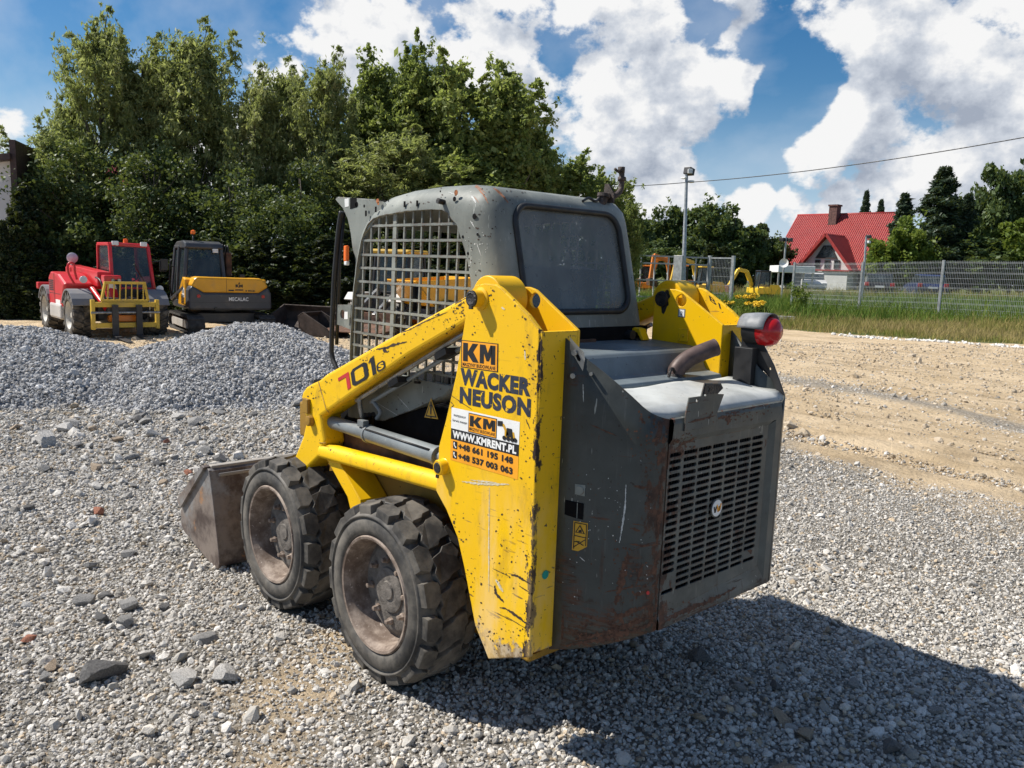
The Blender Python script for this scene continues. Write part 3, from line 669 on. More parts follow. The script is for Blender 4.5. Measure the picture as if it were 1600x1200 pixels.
# rear window: glass follows the lean of the rear wall
def lean(z, off=0): 
    prf = [(1.42,-.44),(1.50,-.425),(1.66,-.385),(1.82,-.345),(1.92,-.318),(1.962,-.300)]
    for (z0, x0), (z1, x1) in zip(prf, prf[1:]):
        if z <= z1: return x0+(x1-x0)*(z-z0)/(z1-z0)-off
    return -.30-off
loop = rrect(-.30, .30, 1.535, 1.935, .075, 8)
bm = B(); cv = bm.verts.new((lean(1.73, -.006), 0, 1.73)); vs = [bm.verts.new((lean(z, -.006), y, z)) for y, z in loop]
for i in range(len(vs)): bm.faces.new((vs[i], vs[(i+1) % len(vs)], cv))
obj('rear_window', bm, M['glass'], cab, 60)
def loop_tube(bm, pts, r, seg=8):
    n = len(pts); rings = []
    c = sum((Vector(p) for p in pts), Vector())/n
    for i in range(n):
        p = Vector(pts[i]); t = (Vector(pts[(i+1) % n])-Vector(pts[i-1])).normalized(); o = (p-c); o = (o-t*o.dot(t)).normalized(); q = t.cross(o)
        rings.append([bm.verts.new(p+(o*math.cos(2*PI*k/seg)+q*math.sin(2*PI*k/seg))*r) for k in range(seg)])
    for i in range(n):
        a, b = rings[i], rings[(i+1) % n]
        for k in range(seg):
            f = bm.faces.new((a[k], a[(k+1) % seg], b[(k+1) % seg], b[k])); f.smooth = True
bm = B(); loop_tube(bm, [(lean(z, .004), y, z) for y, z in rrect(-.302, .302, 1.533, 1.937, .077, 8)], .0125); obj('window_seal', bm, M['rubber_seal'], cab)
# roof visor
bm = B(); plate(bm, [(.47,1.975),(.56,1.982),(.80,2.000),(.82,1.990),(.80,1.982),(.58,1.950)], [], 'y', .405, -.405)
for s in (1, -1): plate(bm, [(.40,1.962),(.52,1.978),(.80,1.996),(.813,1.988),(.745,1.945),(.70,1.895),(.672,1.83),(.655,1.76),(.62,1.70),(.56,1.82),(.46,1.89),(.36,1.93)], [], 'y', s*.412, s*.404)
obj('roof_visor', bm, M['cab'], cab, bevel=.002)
bm = B()
for s in (1, -1): plate(bm, ony([(549,309.5),(559,308.5),(559.5,324),(549,327)], .406), [], 'y', s*.4132, s*.4118)
plate(bm, circ2(.62, 1.958, .012, 12), [], 'y', .4132, .4118); obj('visor_slot', bm, M['dark'], cab)
bm = B(); plate(bm, ony([(540.5,311),(547,310),(547,322.5),(541,324)], .406), [], 'y', .4134, .4118); plate(bm, ony([(538.5,487),(543.5,487),(543.5,498.5),(538,498.5)], .426), [], 'y', .4272, .4262); obj('data_sticker', bm, M['white'], cab)
bm = B(); box(bm, (.672, .434, 1.735), (.026, .018, .075)); obj('marker_lamp', bm, M['orange'], cab, bevel=.006)
bm = B(); box(bm, (.668, .434, 1.692), (.024, .017, .02)); obj('marker_lamp', bm, M['white'], cab, bevel=.004)
# front strut hose and its bracket
bm = B(); tube(bm, smooth_path([(.74,.42,1.93),(.765,.42,1.85),(.80,.42,1.65),(.815,.42,1.50),(.828,.42,1.30),(.82,.42,1.24),(.79,.42,1.20),(.74,.42,1.15)], 5), .012, 10); tube(bm, [(.745,.405,1.93),(.785,.405,1.68),(.805,.405,1.30)], .009, 8)
obj('front_strut', bm, M['black'], cab)
bm = B(); plate(bm, [(.665,1.50),(.80,1.495),(.80,1.40),(.67,1.385)], [circ2(.74,1.45,.022,14)], 'y', .412, .404); obj('strut_bracket', bm, M['cab'], cab)
bm = B()
for px, py, r in ((590,314,.011),(591,318,.007),(712.5,301,.011)):
    p = ony([(px, py)], .426)[0]; plate(bm, circ2(p[0], p[1], r, 12), [], 'y', .4262, .4252)
obj('rust_spot', bm, simple('orange_rust', (.30, .10, .03), .8, 0, .5, 60), cab)
bm = B()
for px, py, r in ((710,311,.010),(741,338,.011),(746,366,.006),(607,314,.004),(688,299,.004),(723,370,.006),(731,396,.006),(569,322,.007)):
    p = ony([(px, py)], .426)[0]; plate(bm, circ2(p[0], p[1], r, 10), [], 'y', .4263, .4253)
for x0, z0 in ((.52,1.915),(.44,1.93),(.22,1.945),(.13,1.945)): bx(bm, x0-.005, x0+.005, .424, .4275, z0-.012, z0+.012)
obj('screw_hole', bm, M['dark'], cab)
bm = B()
for px, py in ((692,316),(640.5,595),(656,598)):
    p = ony([(px, py)], .426)[0]; tube(bm, [(p[0], .42, p[1]), (p[0], .452, p[1]+.004)], .011 if py < 400 else .006, 8)
obj('bolt', bm, M['grease'], cab)
# warning triangle on the cab side below the screen
bm = B(); p = ony([(673.5,622),(663,652),(684.5,655)], .43); 
plate(bm, p, [], 'y', .43, .429); cx_ = sum(a for a, b in p)/3; cz_ = sum(b for a, b in p)/3
plate(bm, [(cx_+(a-cx_)*.82, cz_+(b-cz_)*.82) for a, b in p], [], 'y', .4306, .43, 1)
plate(bm, [(cx_+(a-cx_)*.62, cz_+(b-cz_)*.62) for a, b in p], [], 'y', .4311, .4306, 0)
plate(bm, [(cx_-.004, cz_-.012), (cx_+.004, cz_-.012), (cx_+.006, cz_+.03), (cx_-.006, cz_+.03)], [], 'y', .4316, .4311, 1); bx(bm, cx_-.005, cx_+.005, .4311, .4316, cz_-.026, cz_-.018, 1)
obj('warning_triangle', bm, [M['warnyellow'], M['blackprint']], cab)
# seat and levers seen through the screen
bm = B(); bx(bm, -.22, .24, -.24, .24, 1.08, 1.22); box(bm, (-.22, 0, 1.45), (.11, .46, .52), Matrix.Rotation(R(-8), 3, 'Y')); bx(bm, .30, .36, -.30, -.24, 1.1, 1.5); bx(bm, -.30, .60, -.39, .39, 1.06, 1.075)
seat = obj('seat', bm, M['black'], cab, bevel=.03, seg=3)
bm = B()
for s in (1, -1): tube(bm, smooth_path([(.40, s*.27, 1.08), (.42, s*.27, 1.35), (.38, s*.26, 1.52)], 4), .011, 8); tube(bm, [(.38, s*.26, 1.49), (.37, s*.26, 1.60)], .02, 10)
tube(bm, smooth_path([(-.15, .3, 1.55), (.15, .3, 1.45), (.3, .25, 1.4), (.3, -.25, 1.4), (.15, -.3, 1.45), (-.15, -.3, 1.55)], 5), .014, 8)
obj('control_lever', bm, M['black'], cab)
# broken beacon bracket on the roof
M['darkrust'] = simple('dark_rust_steel', (.05, .034, .027), .7, 0, .5, 25, .4)
bm = B()
tube(bm, [(-.255, -.255, 1.975), (-.262, -.275, 2.015)], [.026, .022], 12); tube(bm, [(-.262, -.272, 2.012), (-.262, -.275, 2.026)], [.029, .029], 12)
plate(bm, [(-.295,1.99),(-.295,2.03),(-.262,2.072),(-.242,2.072),(-.232,1.99)], [], 'y', -.30, -.308)
o = obj('beacon_bracket', bm, M['darkrust'], cab, 40)
bm = B(); tube(bm, smooth_path([(-.262, -.27, 2.02), (-.275, -.33, 2.022), (-.27, -.372, 2.05), (-.268, -.380, 2.08), (-.268, -.378, 2.12), (-.266, -.376, 2.150)], 5), .0125, 10)
tube(bm, [(-.268, -.379, 2.090), (-.268, -.379, 2.108)], .0175, 10); tube(bm, [(-.266, -.376, 2.125), (-.266, -.376, 2.150)], .0155, 10); tube(bm, [(-.266, -.368, 2.125), (-.272, -.34, 2.130), (-.27, -.328, 2.138)], .006, 6)
obj('beacon_stub', bm, M['darkrust'], cab)
bm = B(); tube(bm, smooth_path([(-.285, -.12, 1.983), (-.27, -.17, 2.0), (-.275, -.21, 1.99), (-.262, -.25, 2.01)], 5), .006, 6); obj('cable', bm, M['black'], cab)
# ---------------- engine cover, hood, side panels, rear door
bm = B(); plate(bm, [(-.40,1.415),(-.66,1.405),(-.70,1.398),(-.712,1.385),(-.745,1.318),(-.76,1.311),(-.815,1.303),(-.822,1.297),(-.822,1.25),(-.40,1.25)], [], 'y', .426, -.416)
ec = obj('engine_cover', bm, mk_grey('engine_cover_paint', (.155, .185, .20), .42, rust=.05, scratch=.3, dust=.35, dustc=(.22, .25, .26)), SK, bevel=.006)
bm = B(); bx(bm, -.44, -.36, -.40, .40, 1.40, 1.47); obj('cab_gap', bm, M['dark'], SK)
bm = B(); bx(bm, -.46, -.445, -.05, .36, 1.405, 1.425); obj('rust_strip', bm, M['rustbrown'], ec)
bm = B(); tube(bm, [(-.44, -.27, 1.435), (-.47, -.27, 1.435)], .02, 14); bx(bm, -.48, -.42, -.34, -.28, 1.405, 1.42); 
obj('hinge', bm, M['black'], ec, 40)
bm = B(); 
P_ = [(-.425,1.455),(-.45,1.465),(-.475,1.46),(-.50,1.415),(-.49,1.412),(-.465,1.445),(-.44,1.447)]; plate(bm, P_, [], 'y', -.30, -.345); obj('hinge_strap', bm, M['yellow_clean'], ec, bevel=.002)
PLAN = [(-.795,.490),(-.84,.479),(-.88,.466),(-.92,.450),(-.95,.436),(-.98,.421),(-1.0,.411),(-1.03,.395),(-1.055,.380),(-1.075,.360),(-1.089,.335),(-1.097,.312),(-1.1005,.296)]
ZT = [1.484,1.448,1.415,1.388,1.366,1.342,1.325,1.299,1.275,1.256,1.244,1.237,1.233]
ZB = [.388,.402,.415,.430,.443,.456,.465,.480,.492,.503,.510,.514,.516]
def side_panel(s):
    bm = B(); n = len(PLAN); cols = []
    for (x, y), zt, zb in zip(PLAN, ZT, ZB):
        cols.append([bm.verts.new((x, s*y, zb+(zt-zb)*k/8)) for k in range(9)])
    for a, b in zip(cols, cols[1:]):
        for k in range(8): bm.faces.new((a[k], b[k], b[k+1], a[k+1]))
    o = obj('side_panel', bm, M['grey'], SK, 60)
    so = o.modifiers.new('thick', 'SOLIDIFY'); so.thickness = .007; so.offset = -1 if True else 1
    return o
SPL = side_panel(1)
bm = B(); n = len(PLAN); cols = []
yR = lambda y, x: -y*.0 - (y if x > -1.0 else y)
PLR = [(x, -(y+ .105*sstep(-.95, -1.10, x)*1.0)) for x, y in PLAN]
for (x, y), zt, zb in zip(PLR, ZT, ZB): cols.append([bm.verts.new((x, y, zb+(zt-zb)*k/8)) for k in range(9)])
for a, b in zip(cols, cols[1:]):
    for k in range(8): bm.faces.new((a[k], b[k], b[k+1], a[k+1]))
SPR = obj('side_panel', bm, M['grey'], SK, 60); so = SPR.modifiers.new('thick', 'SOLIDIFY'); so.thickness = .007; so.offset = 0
# lit steel corner plate with bolt where the left lamp is missing
def on_panel(px, py):
    """point of the left panel surface under a pixel: march along the ray"""
    d = FW + RT*(px-800)/F - UP*(py-600)/F
    best = None
    for (x0, y0), (x1, y1) in zip(PLAN, PLAN[1:]):
        A = np.array([[d[0], -(x1-x0)], [d[1], -(y1-y0)]]); b = np.array([x0-CAM[0], y0-CAM[1]])
        t, u = np.linalg.solve(A, b)
        if -.02 <= u <= 1.02 and t > 0:
            nrm = np.array([-(y1-y0), x1-x0, 0]); nrm /= np.linalg.norm(nrm)
            if nrm[1] < 0: nrm = -nrm
            best = (CAM+t*d, nrm); break
    return best
def panel_poly(bm, pts, off, mi=0):
    vs = []
    for p in pts:
        q, nrm = on_panel(*p); vs.append(bm.verts.new(tuple(q+nrm*off)))
    f = bm.faces.new(vs); f.material_index = mi; return f
bm = B(); panel_poly(bm, [(891,526.5),(900,537),(913,551),(914.5,561),(911,580),(900,561),(891,545)], .002); obj('corner_plate', bm, M['steel'], SPL)
bm = B()
for px, py, r in ((899,551,.010),(897,587,.009),(925,584,.006)):
    q, nrm = on_panel(px, py); tube(bm, [tuple(q), tuple(q+nrm*.012)], r, 8)
obj('panel_bolt', bm, M['steel'], SPL)
bm = B(); panel_poly(bm, [(900,555),(904,553),(908,561),(907,565),(903,563)], .003)
panel_poly(bm, [(883.5,780.5),(898,783.5),(912.5,786.5),(911,812),(897,808.5),(882.5,803.5)], .002); obj('latch_recess', bm, M['dark'], SPL)
bm = B(); panel_poly(bm, [(899,756),(915,758),(914,775.5),(898.5,772)], .002); q, nrm = on_panel(906.3, 765.5); tube(bm, [tuple(q), tuple(q+nrm*.006)], .0135, 16)
panel_poly(bm, [(902.5,785),(903.5,785.2),(902.6,809.3),(901.6,809)], .004); obj('lock', bm, M['cab'], SPL)
bm = B()
panel_poly(bm, [(896.5,813.5),(919,817.5),(917.5,854),(910,858),(903.5,861),(894,859)], .002, 0)
for seg_ in ([(898.5,816),(917,819.5)], [(897,836),(917,840.5)], [(898.5,816),(896.5,857)], [(917,819.5),(915.5,853)], [(897,854),(915,843)], [(900,845),(912,852)], [(897,846),(906,846)]):
    (ax, ay), (bx_, by) = seg_; dx, dy = bx_-ax, by-ay; l = math.hypot(dx, dy); nx, ny = -dy/l*.7, dx/l*.7
    panel_poly(bm, [(ax+nx, ay+ny), (bx_+nx, by+ny), (bx_-nx, by-ny), (ax-nx, ay-ny)], .0028, 1)
panel_poly(bm, [(906.8,819.5),(914.5,834.5),(899,831.5)], .0028, 1); panel_poly(bm, [(906.6,822.5),(912,833),(901.5,830.6)], .0034, 0); panel_poly(bm, [(905,828),(909,827),(910,832),(904,831)], .004, 1)
obj('warning_sticker', bm, [M['warnyellow'], M['blackprint']], SPL)
bm = B(); panel_poly(bm, [(1012+2.5*math.cos(a), 926+3*math.sin(a)) for a in np.linspace(0, 2*PI, 12)[:-1]], .002); obj('paint_dot', bm, M['redprint'], SPL)
# hood top between the panels
bm = B(); cols = []
for i, t in enumerate(np.linspace(0, 1, 15)):
    x = -.832 - t*(1.096-.832); z = 1.292 - .030*t - .030*max(0, (t-.8)/.2)**2*1.0
    if t > .93: z = 1.236
    yl = float(np.interp(-x, [-p[0] for p in PLAN], [p[1] for p in PLAN]))-.006; yr = -float(np.interp(-x, [-p[0] for p in PLR], [-p[1] for p in PLR]))+.004
    cols.append([bm.verts.new((x, yl+(yr-yl)*k/12, z+.004*math.sin(k*1.1+i*.5)*(t < .9))) for k in range(13)])
for a, b in zip(cols, cols[1:]):
    for k in range(12): bm.faces.new((a[k], b[k], b[k+1], a[k+1]))
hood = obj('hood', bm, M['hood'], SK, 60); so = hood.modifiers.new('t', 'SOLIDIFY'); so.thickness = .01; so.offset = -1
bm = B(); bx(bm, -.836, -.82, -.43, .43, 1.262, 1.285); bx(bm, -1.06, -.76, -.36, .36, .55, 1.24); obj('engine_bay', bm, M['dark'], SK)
# rear door with slotted grille
slots = []
for j in range(7):
    for i in range(21):
        if (j == 0 and i in (18, 19)) or (j == 6 and i == 19): continue
        y = .2502-.0834*j; z = 1.1109-.02349*i; w = .0375; h = .0068
        if j == 0: w = .032
        slots.append([(y+w-h*.3, z+h), (y-w+h, z+h), (y-w+.001, z+h*.5), (y-w, z), (y-w+.001, z-h*.5), (y-w+h, z-h), (y+w-h*.3, z-h), (y+w, z-h*.4), (y+w, z+h*.4)])
XD = -1.1025
bm = B(); plate(bm, [(.290, .56), (.290, 1.150), (-.318, 1.150), (-.318, .60)], slots, 'x', XD+.002, XD+.008)
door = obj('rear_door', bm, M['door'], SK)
bm = B()   # pressed frame round the grille: top band, right flank, bottom band
def quadstrip(bm, P, Q):
    vp = [bm.verts.new(p) for p in P]; vq = [bm.verts.new(q) for q in Q]
    for i in range(len(P)-1): bm.faces.new((vp[i], vp[i+1], vq[i+1], vq[i]))
quadstrip(bm, [(XD+.002,.29,1.150),(XD+.002,-.318,1.150)], [(XD-.010,.29,1.168),(XD-.010,-.335,1.168)])
quadstrip(bm, [(XD-.010,.29,1.168),(XD-.010,-.335,1.168)], [(XD-.010,.286,1.218),(XD-.010,-.384,1.218)])
quadstrip(bm, [(XD-.010,.286,1.218),(XD-.010,-.384,1.218)], [(XD-.004,.286,1.232),(XD-.004,-.390,1.232)])
quadstrip(bm, [(XD-.004,.286,1.232),(XD-.004,-.390,1.232)], [(XD+.012,.286,1.237),(XD+.012,-.390,1.237)])
quadstrip(bm, [(XD+.002,-.318,1.150),(XD+.002,-.318,.60)], [(XD-.010,-.350,1.168),(XD-.010,-.350,.545)])
quadstrip(bm, [(XD-.010,-.335,1.168),(XD-.010,-.35,1.168)], [(XD-.010,-.384,1.218),(XD-.010,-.386,1.2)])
quadstrip(bm, [(XD-.010,-.350,1.168),(XD-.010,-.350,.545)], [(XD-.008,-.392,1.205),(XD-.008,-.392,.520)])
quadstrip(bm, [(XD-.008,-.392,1.225),(XD-.008,-.392,.530)], [(XD+.03,-.402,1.225),(XD+.03,-.402,.530)])
quadstrip(bm, [(XD+.002,.290,.56),(XD+.002,-.318,.60)], [(XD-.004,.292,.535),(XD-.010,-.350,.545)])
quadstrip(bm, [(XD-.004,.292,.535),(XD-.010,-.350,.545)], [(XD-.004,.294,.516),(XD-.008,-.392,.520)])
quadstrip(bm, [(XD-.004,.294,.516),(XD-.008,-.392,.520)], [(XD+.06,.294,.508),(XD+.06,-.392,.512)])
bmesh.ops.subdivide_edges(bm, edges=bm.edges, cuts=2, use_grid_fill=True)
obj('door_frame', bm, M['door'], door)
bm = B(); bx(bm, XD+.004, XD-.0005, -.386+.10, .10, 1.172, 1.210); 
bm.free()
bm = B(); plate(bm, [(.235,1.19),(.235,1.246),(.222,1.300),(.155,1.300),(.140,1.342),(.045,1.335),(.030,1.318),(.060,1.300),(.022,1.296),(.055,1.235),(.06,1.19)], [circ2(.178,1.287,.006,8), circ2(.132,1.303,.006,8)], 'x', XD-.016, XD-.012)
obj('bent_flap', bm, M['door'], door)
bm = B(); plate(bm, [(.145,1.305),(.138,1.338),(.048,1.332),(.034,1.318),(.06,1.303)], [circ2(.12,1.320,.007,8)], 'x', XD-.0185, XD-.0165); obj('latch', bm, M['grease'], door)
bm = B(); tube(bm, [(XD-.002, 0, .888), (XD-.006, 0, .888)], .034, 28, mi=0); tube(bm, [(XD-.006, 0, .888), (XD-.008, 0, .888)], .0295, 28, mi=1)
def stroke(bm, a, b, w, mi): 
    (y0, z0), (y1, z1) = a, b; dx, dz = y1-y0, z1-z0; l = math.hypot(dx, dz); nx, nz = -dz/l*w, dx/l*w
    plate(bm, [(y0+nx, z0+nz), (y1+nx, z1+nz), (y1-nx, z1-nz), (y0-nx, z0-nz)], [], 'x', XD-.0082, XD-.0092, mi)
for a, b, mi in (((.020,.895),(.013,.874),2), ((.013,.874),(.005,.895),2), ((.002,.900),(-.006,.874),3), ((-.006,.874),(-.013,.894),3), ((-.013,.894),(-.015,.876),3), ((-.015,.876),(-.022,.902),3)): stroke(bm, a, b, .0032, mi)
obj('round_emblem', bm, [M['door'], M['white'], M['blackprint'], M['orangeprint']], door)
bm = B()
for k in range(40): bx(bm, -1.085, -1.07, .29-k*.0152, .286-k*.0152, .58, 1.14)
obj('radiator_fins', bm, M['black'], SK)
# tail lamp on the right panel
bm = B()
TL = Vector((-.945, -.470, 1.487))
prof = [(-.072, .030), (-.066, .048), (-.030, .060), (.0, .062)]
lathe(bm, [(.06, .045), (.05, .057), (.0, .060), (-.012, .060)], tuple(TL+Vector((0, 0, 0))), 'x', 32)
tl = obj('tail_lamp', bm, M['black'], SK, 40)
bm = B(); lathe(bm, [(-.010, .060), (-.040, .060), (-.066, .050), (-.082, .030), (-.087, .0001)], tuple(TL), 'x', 32); obj('lens', bm, M['redlens'], tl, 60)
bm = B(); n = 18; r0 = .066
va = []
for x, rr_ in ((.07, .060), (.02, .066), (-.02, .068), (-.05, .067)):
    va.append([bm.verts.new((TL.x+x, TL.y+rr_*math.cos(R(5+170*k/n)), TL.z+rr_*math.sin(R(5+170*k/n))+.004)) for k in range(n+1)])
for a, b in zip(va, va[1:]):
    for k in range(n): bm.faces.new((a[k], a[k+1], b[k+1], b[k]))
o = obj('lamp_hood', bm, mk_grey('lamp_hood_paint', (.14, .15, .16), .45, rust=.3, scratch=.9, dust=.8, dustc=(.55, .56, .56)), tl, 60); o.modifiers.new('t', 'SOLIDIFY').thickness = .003
bm = B(); plate(bm, [(-.88,1.26),(-.88,1.47),(-.93,1.475),(-.975,1.44),(-1.03,1.36),(-1.085,1.25),(-1.06,1.245),(-1.03,1.30),(-.985,1.335),(-.96,1.30),(-.965,1.27)], [circ2(-1.015,1.345,.005,8)], 'y', -.452, -.444); bx(bm, -.96, -.88, -.47, -.40, 1.27, 1.42)
obj('lamp_bracket', bm, M['black'], SK, bevel=.004)
# exhaust
bm = B(); ex = smooth_path([(-.770, -.165, 1.29), (-.775, -.180, 1.335), (-.795, -.225, 1.375), (-.83, -.285, 1.405), (-.848, -.318, 1.418)], 6); tube(bm, ex, [.034]*(len(ex)-2)+[.035, .035], 18, caps=False); tube(bm, ex, .030, 18, caps=False)
for f in bm.faces: f.smooth = True
obj('exhaust_pipe', bm, simple('burnt_exhaust', (.075, .05, .045), .6, .3, .5, 14), SK)
bm = B(); tube(bm, smooth_path([(-.80, -.09, 1.308), (-.80, -.10, 1.335), (-.79, -.13, 1.335), (-.78, -.165, 1.30)], 4), .006, 8); lathe(bm, [(1.285, .05), (1.305, .045), (1.315, .033)], (-.77, -.165, 0), 'z', 18)
obj('exhaust_clamp', bm, M['grease'], SK, 40)

# ---------------- bucket
BW = .71
def prof_b(off=0): return [(1.660,.548),(1.640,.535),(1.60,.40),(1.555,.22),(1.530,.10),(1.522,.045),(1.535,.018),(1.575,.006),(1.75,.035),(2.02,.090)]
bm = B(); ring = prof_b(); inn_ = inset(ring+[(1.9,.5)], .014)[:len(ring)]
plate(bm, ring+inn_[::-1], [], 'y', BW-.012, -BW+.012)
bk = obj('bucket', bm, M['bucket'], SK, 40)
for s in (1, -1):
    bm = B(); plate(bm, [(1.672,.552),(1.640,.540),(1.600,.40),(1.555,.22),(1.528,.10),(1.520,.045),(1.533,.014),(1.575,.0),(1.75,.03),(2.03,.086),(2.075,.12),(2.08,.20),(2.04,.245),(1.98,.30)], [], 'y', s*BW, s*(BW-.014))
    obj('side_plate', bm, M['bucket'], bk, bevel=.003)
for s in (1, -1):
    bm = B(); plate(bm, [(1.700,.560),(1.665,.556),(2.035,.235),(2.09,.27),(2.06,.30)], [], 'y', s*(BW+.018), s*(BW-.02)); obj('side_cutter', bm, M['bucket'], bk, bevel=.003)
bm = B(); bx(bm, 2.0, 2.14, BW-.01, -BW+.01, .085, .105); obj('cutting_edge', bm, M['bucket'], bk, bevel=.003)
bm = B(); bx(bm, 1.655, 1.70, -BW+.02, BW-.02, .535, .560); bx(bm, 1.625, 1.650, -BW+.05, BW-.05, .500, .520); obj('top_lip', bm, mk_grey('lip_worn', (.34, .31, .27), .5, rust=.3, scratch=.6, dust=.5, dustc=(.5, .46, .4)), bk, bevel=.006)
bm = B(); bx(bm, 1.24, 1.56, -.52, -.42, .12, .46); bx(bm, 1.24, 1.56, .42, .52, .12, .46); bx(bm, 1.40, 1.55, -.5, .5, .18, .42); obj('quick_coupler', bm, M['yellow_dirty_shaded'], SK, bevel=.01)

# ---------------- stickers and lettering
class Decal:
    def __init__(s, org, ex, ey, n, mats):
        s.o, s.ex, s.ey, s.n = (np.array(v, float) for v in (org, ex, ey, n)); s.bm = B(); s.mats = mats
    def P(s, u, v, l): return tuple(s.o+s.ex*u+s.ey*v+s.n*(.0008+.0005*l))
    def poly(s, pts, mi, l=1):
        f = s.bm.faces.new([s.bm.verts.new(s.P(u, v, l)) for u, v in pts]); f.material_index = mi
    def rect(s, u0, v0, u1, v1, mi, l=0): s.poly([(u0, v0), (u1, v0), (u1, v1), (u0, v1)], mi, l)
    def text(s, txt, u0, v0, u1, v1, mi, l=2, bold=.02, skew=0):
        cu = bpy.data.curves.new('t', 'FONT'); cu.body = txt; cu.offset = bold; cu.resolution_u = 3; cu.space_character = 1.0+bold*1.6
        o = bpy.data.objects.new('t', cu); COL.objects.link(o); bpy.context.view_layer.update()
        me = bpy.data.meshes.new_from_object(o.evaluated_get(bpy.context.evaluated_depsgraph_get()))
        bpy.data.objects.remove(o); bpy.data.curves.remove(cu)
        n = len(me.vertices); co = np.empty(n*3, np.float32); me.vertices.foreach_get('co', co); co = co.reshape(-1, 3)
        x0, x1, y0, y1 = co[:, 0].min(), co[:, 0].max(), co[:, 1].min(), co[:, 1].max()
        vs = []
        for c in co:
            a = (c[0]-x0)/(x1-x0); b = (c[1]-y0)/(y1-y0)
            vs.append(s.bm.verts.new(s.P(u0+(u1-u0)*(a+skew*b), v1+(v0-v1)*b, l)))
        for p in me.polygons:
            try: f = s.bm.faces.new([vs[i] for i in p.vertices]); f.material_index = mi
            except ValueError: pass
        bpy.data.meshes.remove(me)
    def done(s, name, parent, label=None):
        nn = Vector(s.n)
        for f in s.bm.faces:
            f.normal_update()
            if f.normal.dot(nn) < 0: f.normal_flip()
        return obj(name, s.bm, s.mats, parent, label=label, recalc=False)
YP = .600
def frameY(tl, tr, bl, y=YP):
    a, b, c = U(*tl, 'y', y), U(*tr, 'y', y), U(*bl, 'y', y); return a, b-a, c-a
def km_logo(d, u0, v0, u1, v1, mb, l=2):
    W, H = u1-u0, v1-v0
    def pp(pts): d.poly([(u0+W*a, v0+H*b) for a, b in pts], mb, l)
    pp([(0,0),(.155,0),(.155,1),(0,1)])
    pp([(.155,.47),(.30,0),(.475,0),(.325,.45)]); pp([(.155,.47),(.325,.45),(.50,1),(.315,1),(.155,.62)])
    pp([(.53,0),(.66,0),(.66,1),(.53,1)]); pp([(.66,0),(.70,0),(.775,.42),(.775,.85),(.735,.85),(.66,.45)]); pp([(.85,0),(.89,0),(.89,.45),(.815,.85),(.775,.85),(.775,.42)]); pp([(.87,0),(1,0),(1,1),(.87,1)])
NY = (0, 1, 0)
MT = [M['blackprint'], M['orangeprint'], M['white'], M['navy'], M['redprint'], M['warnyellow']]
d = Decal(*frameY((721,531),(779,537),(720.5,573.5)), NY, MT)
d.rect(0, 0, 1, 1, 0, 0); d.rect(.025, .03, .975, .97, 1, 1); km_logo(d, .06, .09, .93, .76, 0, 2); d.text('MASZYNY BUDOWLANE', .05, .81, .94, .94, 0, 2, .02)
d.done('logo_sticker', TWL)
a, ex, ey = frameY((719,576),(834,591),(719,653)); 
d = Decal((-.400,.60,1.338), (-.385,0,.008), (0,0,-.130), NY, MT)
d.text('WACKER', 0, 0, .955, .475, 3, 0, .06); d.text('NEUSON', .0, .525, .965, 1.0, 3, 0, .06); d.done('maker_lettering', TWL)
d = Decal((-.355,.60,1.187), (-.367,0,.006), (0,0,-.196), NY, MT)
d.rect(0, 0, 1, .395, 2, 0); d.rect(.27, .03, .69, .385, 0, 1); d.rect(.28, .045, .68, .37, 1, 2); km_logo(d, .295, .075, .67, .27, 0, 3); d.text('MASZYNY BUDOWLANE', .29, .29, .67, .35, 0, 3, .01)
d.text('PROFESJONALNY', .04, .12, .23, .17, 0, 1, .01); d.text('Serwis maszyn', .02, .21, .25, .27, 0, 1, .01)
d.poly([(.70,.06),(.77,.05),(.775,.14),(.70,.15)], 0, 2); d.poly([(.76,.10),(.79,.09),(.86,.26),(.83,.28)], 5, 2); d.poly([(.83,.15),(.90,.15),(.92,.30),(.82,.30)], 0, 2); d.poly([(.80,.22),(.93,.2),(.95,.31),(.80,.32)], 5, 1)
for cu_, cv_ in ((.80,.335),(.855,.335),(.91,.335),(.95,.33)): d.poly([(cu_+.027*math.cos(t), cv_+.04*math.sin(t)) for t in np.linspace(0, 2*PI, 10)[:-1]], 0, 3)
d.rect(0, .395, 1, .60, 0, 0); d.text('WWW.KMRENT.PL', .03, .425, .97, .57, 2, 2, .05); d.rect(0, .60, 1, 1.0, 1, 0)
for v, t in ((.635, '+48 661 195 148'), (.82, '+48 537 003 063')):
    d.text(t, .125, v, .93, v+.125, 0, 2, .05); d.rect(.04, v-.01, .105, v+.13, 0, 2)
    d.poly([(.055,v+.01),(.068,v+.01),(.072,v+.04),(.065,v+.055),(.082,v+.085),(.09,v+.08),(.097,v+.1),(.085,v+.115),(.06,v+.08),(.05,v+.04)], 2, 3)
d.done('contact_sticker', TWL)
d = Decal((.497,.5755,1.186), (-.345,0,.153), (-.022,0,-.070), NY, MT)
d.poly([(0,0),(.26,0),(.26,.95),(.18,1.0),(.18,.2),(0,.2)], 4, 1)
d.poly([(.30,.15),(.36,0),(.62,0),(.68,.15),(.68,.85),(.62,1),(.36,1),(.30,.85)], 3, 1); 
d.poly([(.39,.24),(.42,.18),(.56,.18),(.59,.24),(.59,.76),(.56,.82),(.42,.82),(.39,.76)], 5, 2)
d.poly([(.70,.22),(.76,.0),(.84,0),(.84,1),(.76,1),(.76,.22)], 3, 1); d.poly([(.86+.0,.62),(.90,.50),(1.0,.50),(1.04,.62),(1.04,.9),(1.0,1),(.90,1),(.86,.9)], 3, 1); d.text('s', .90, .58, 1.01, .92, 5, 2, .02)
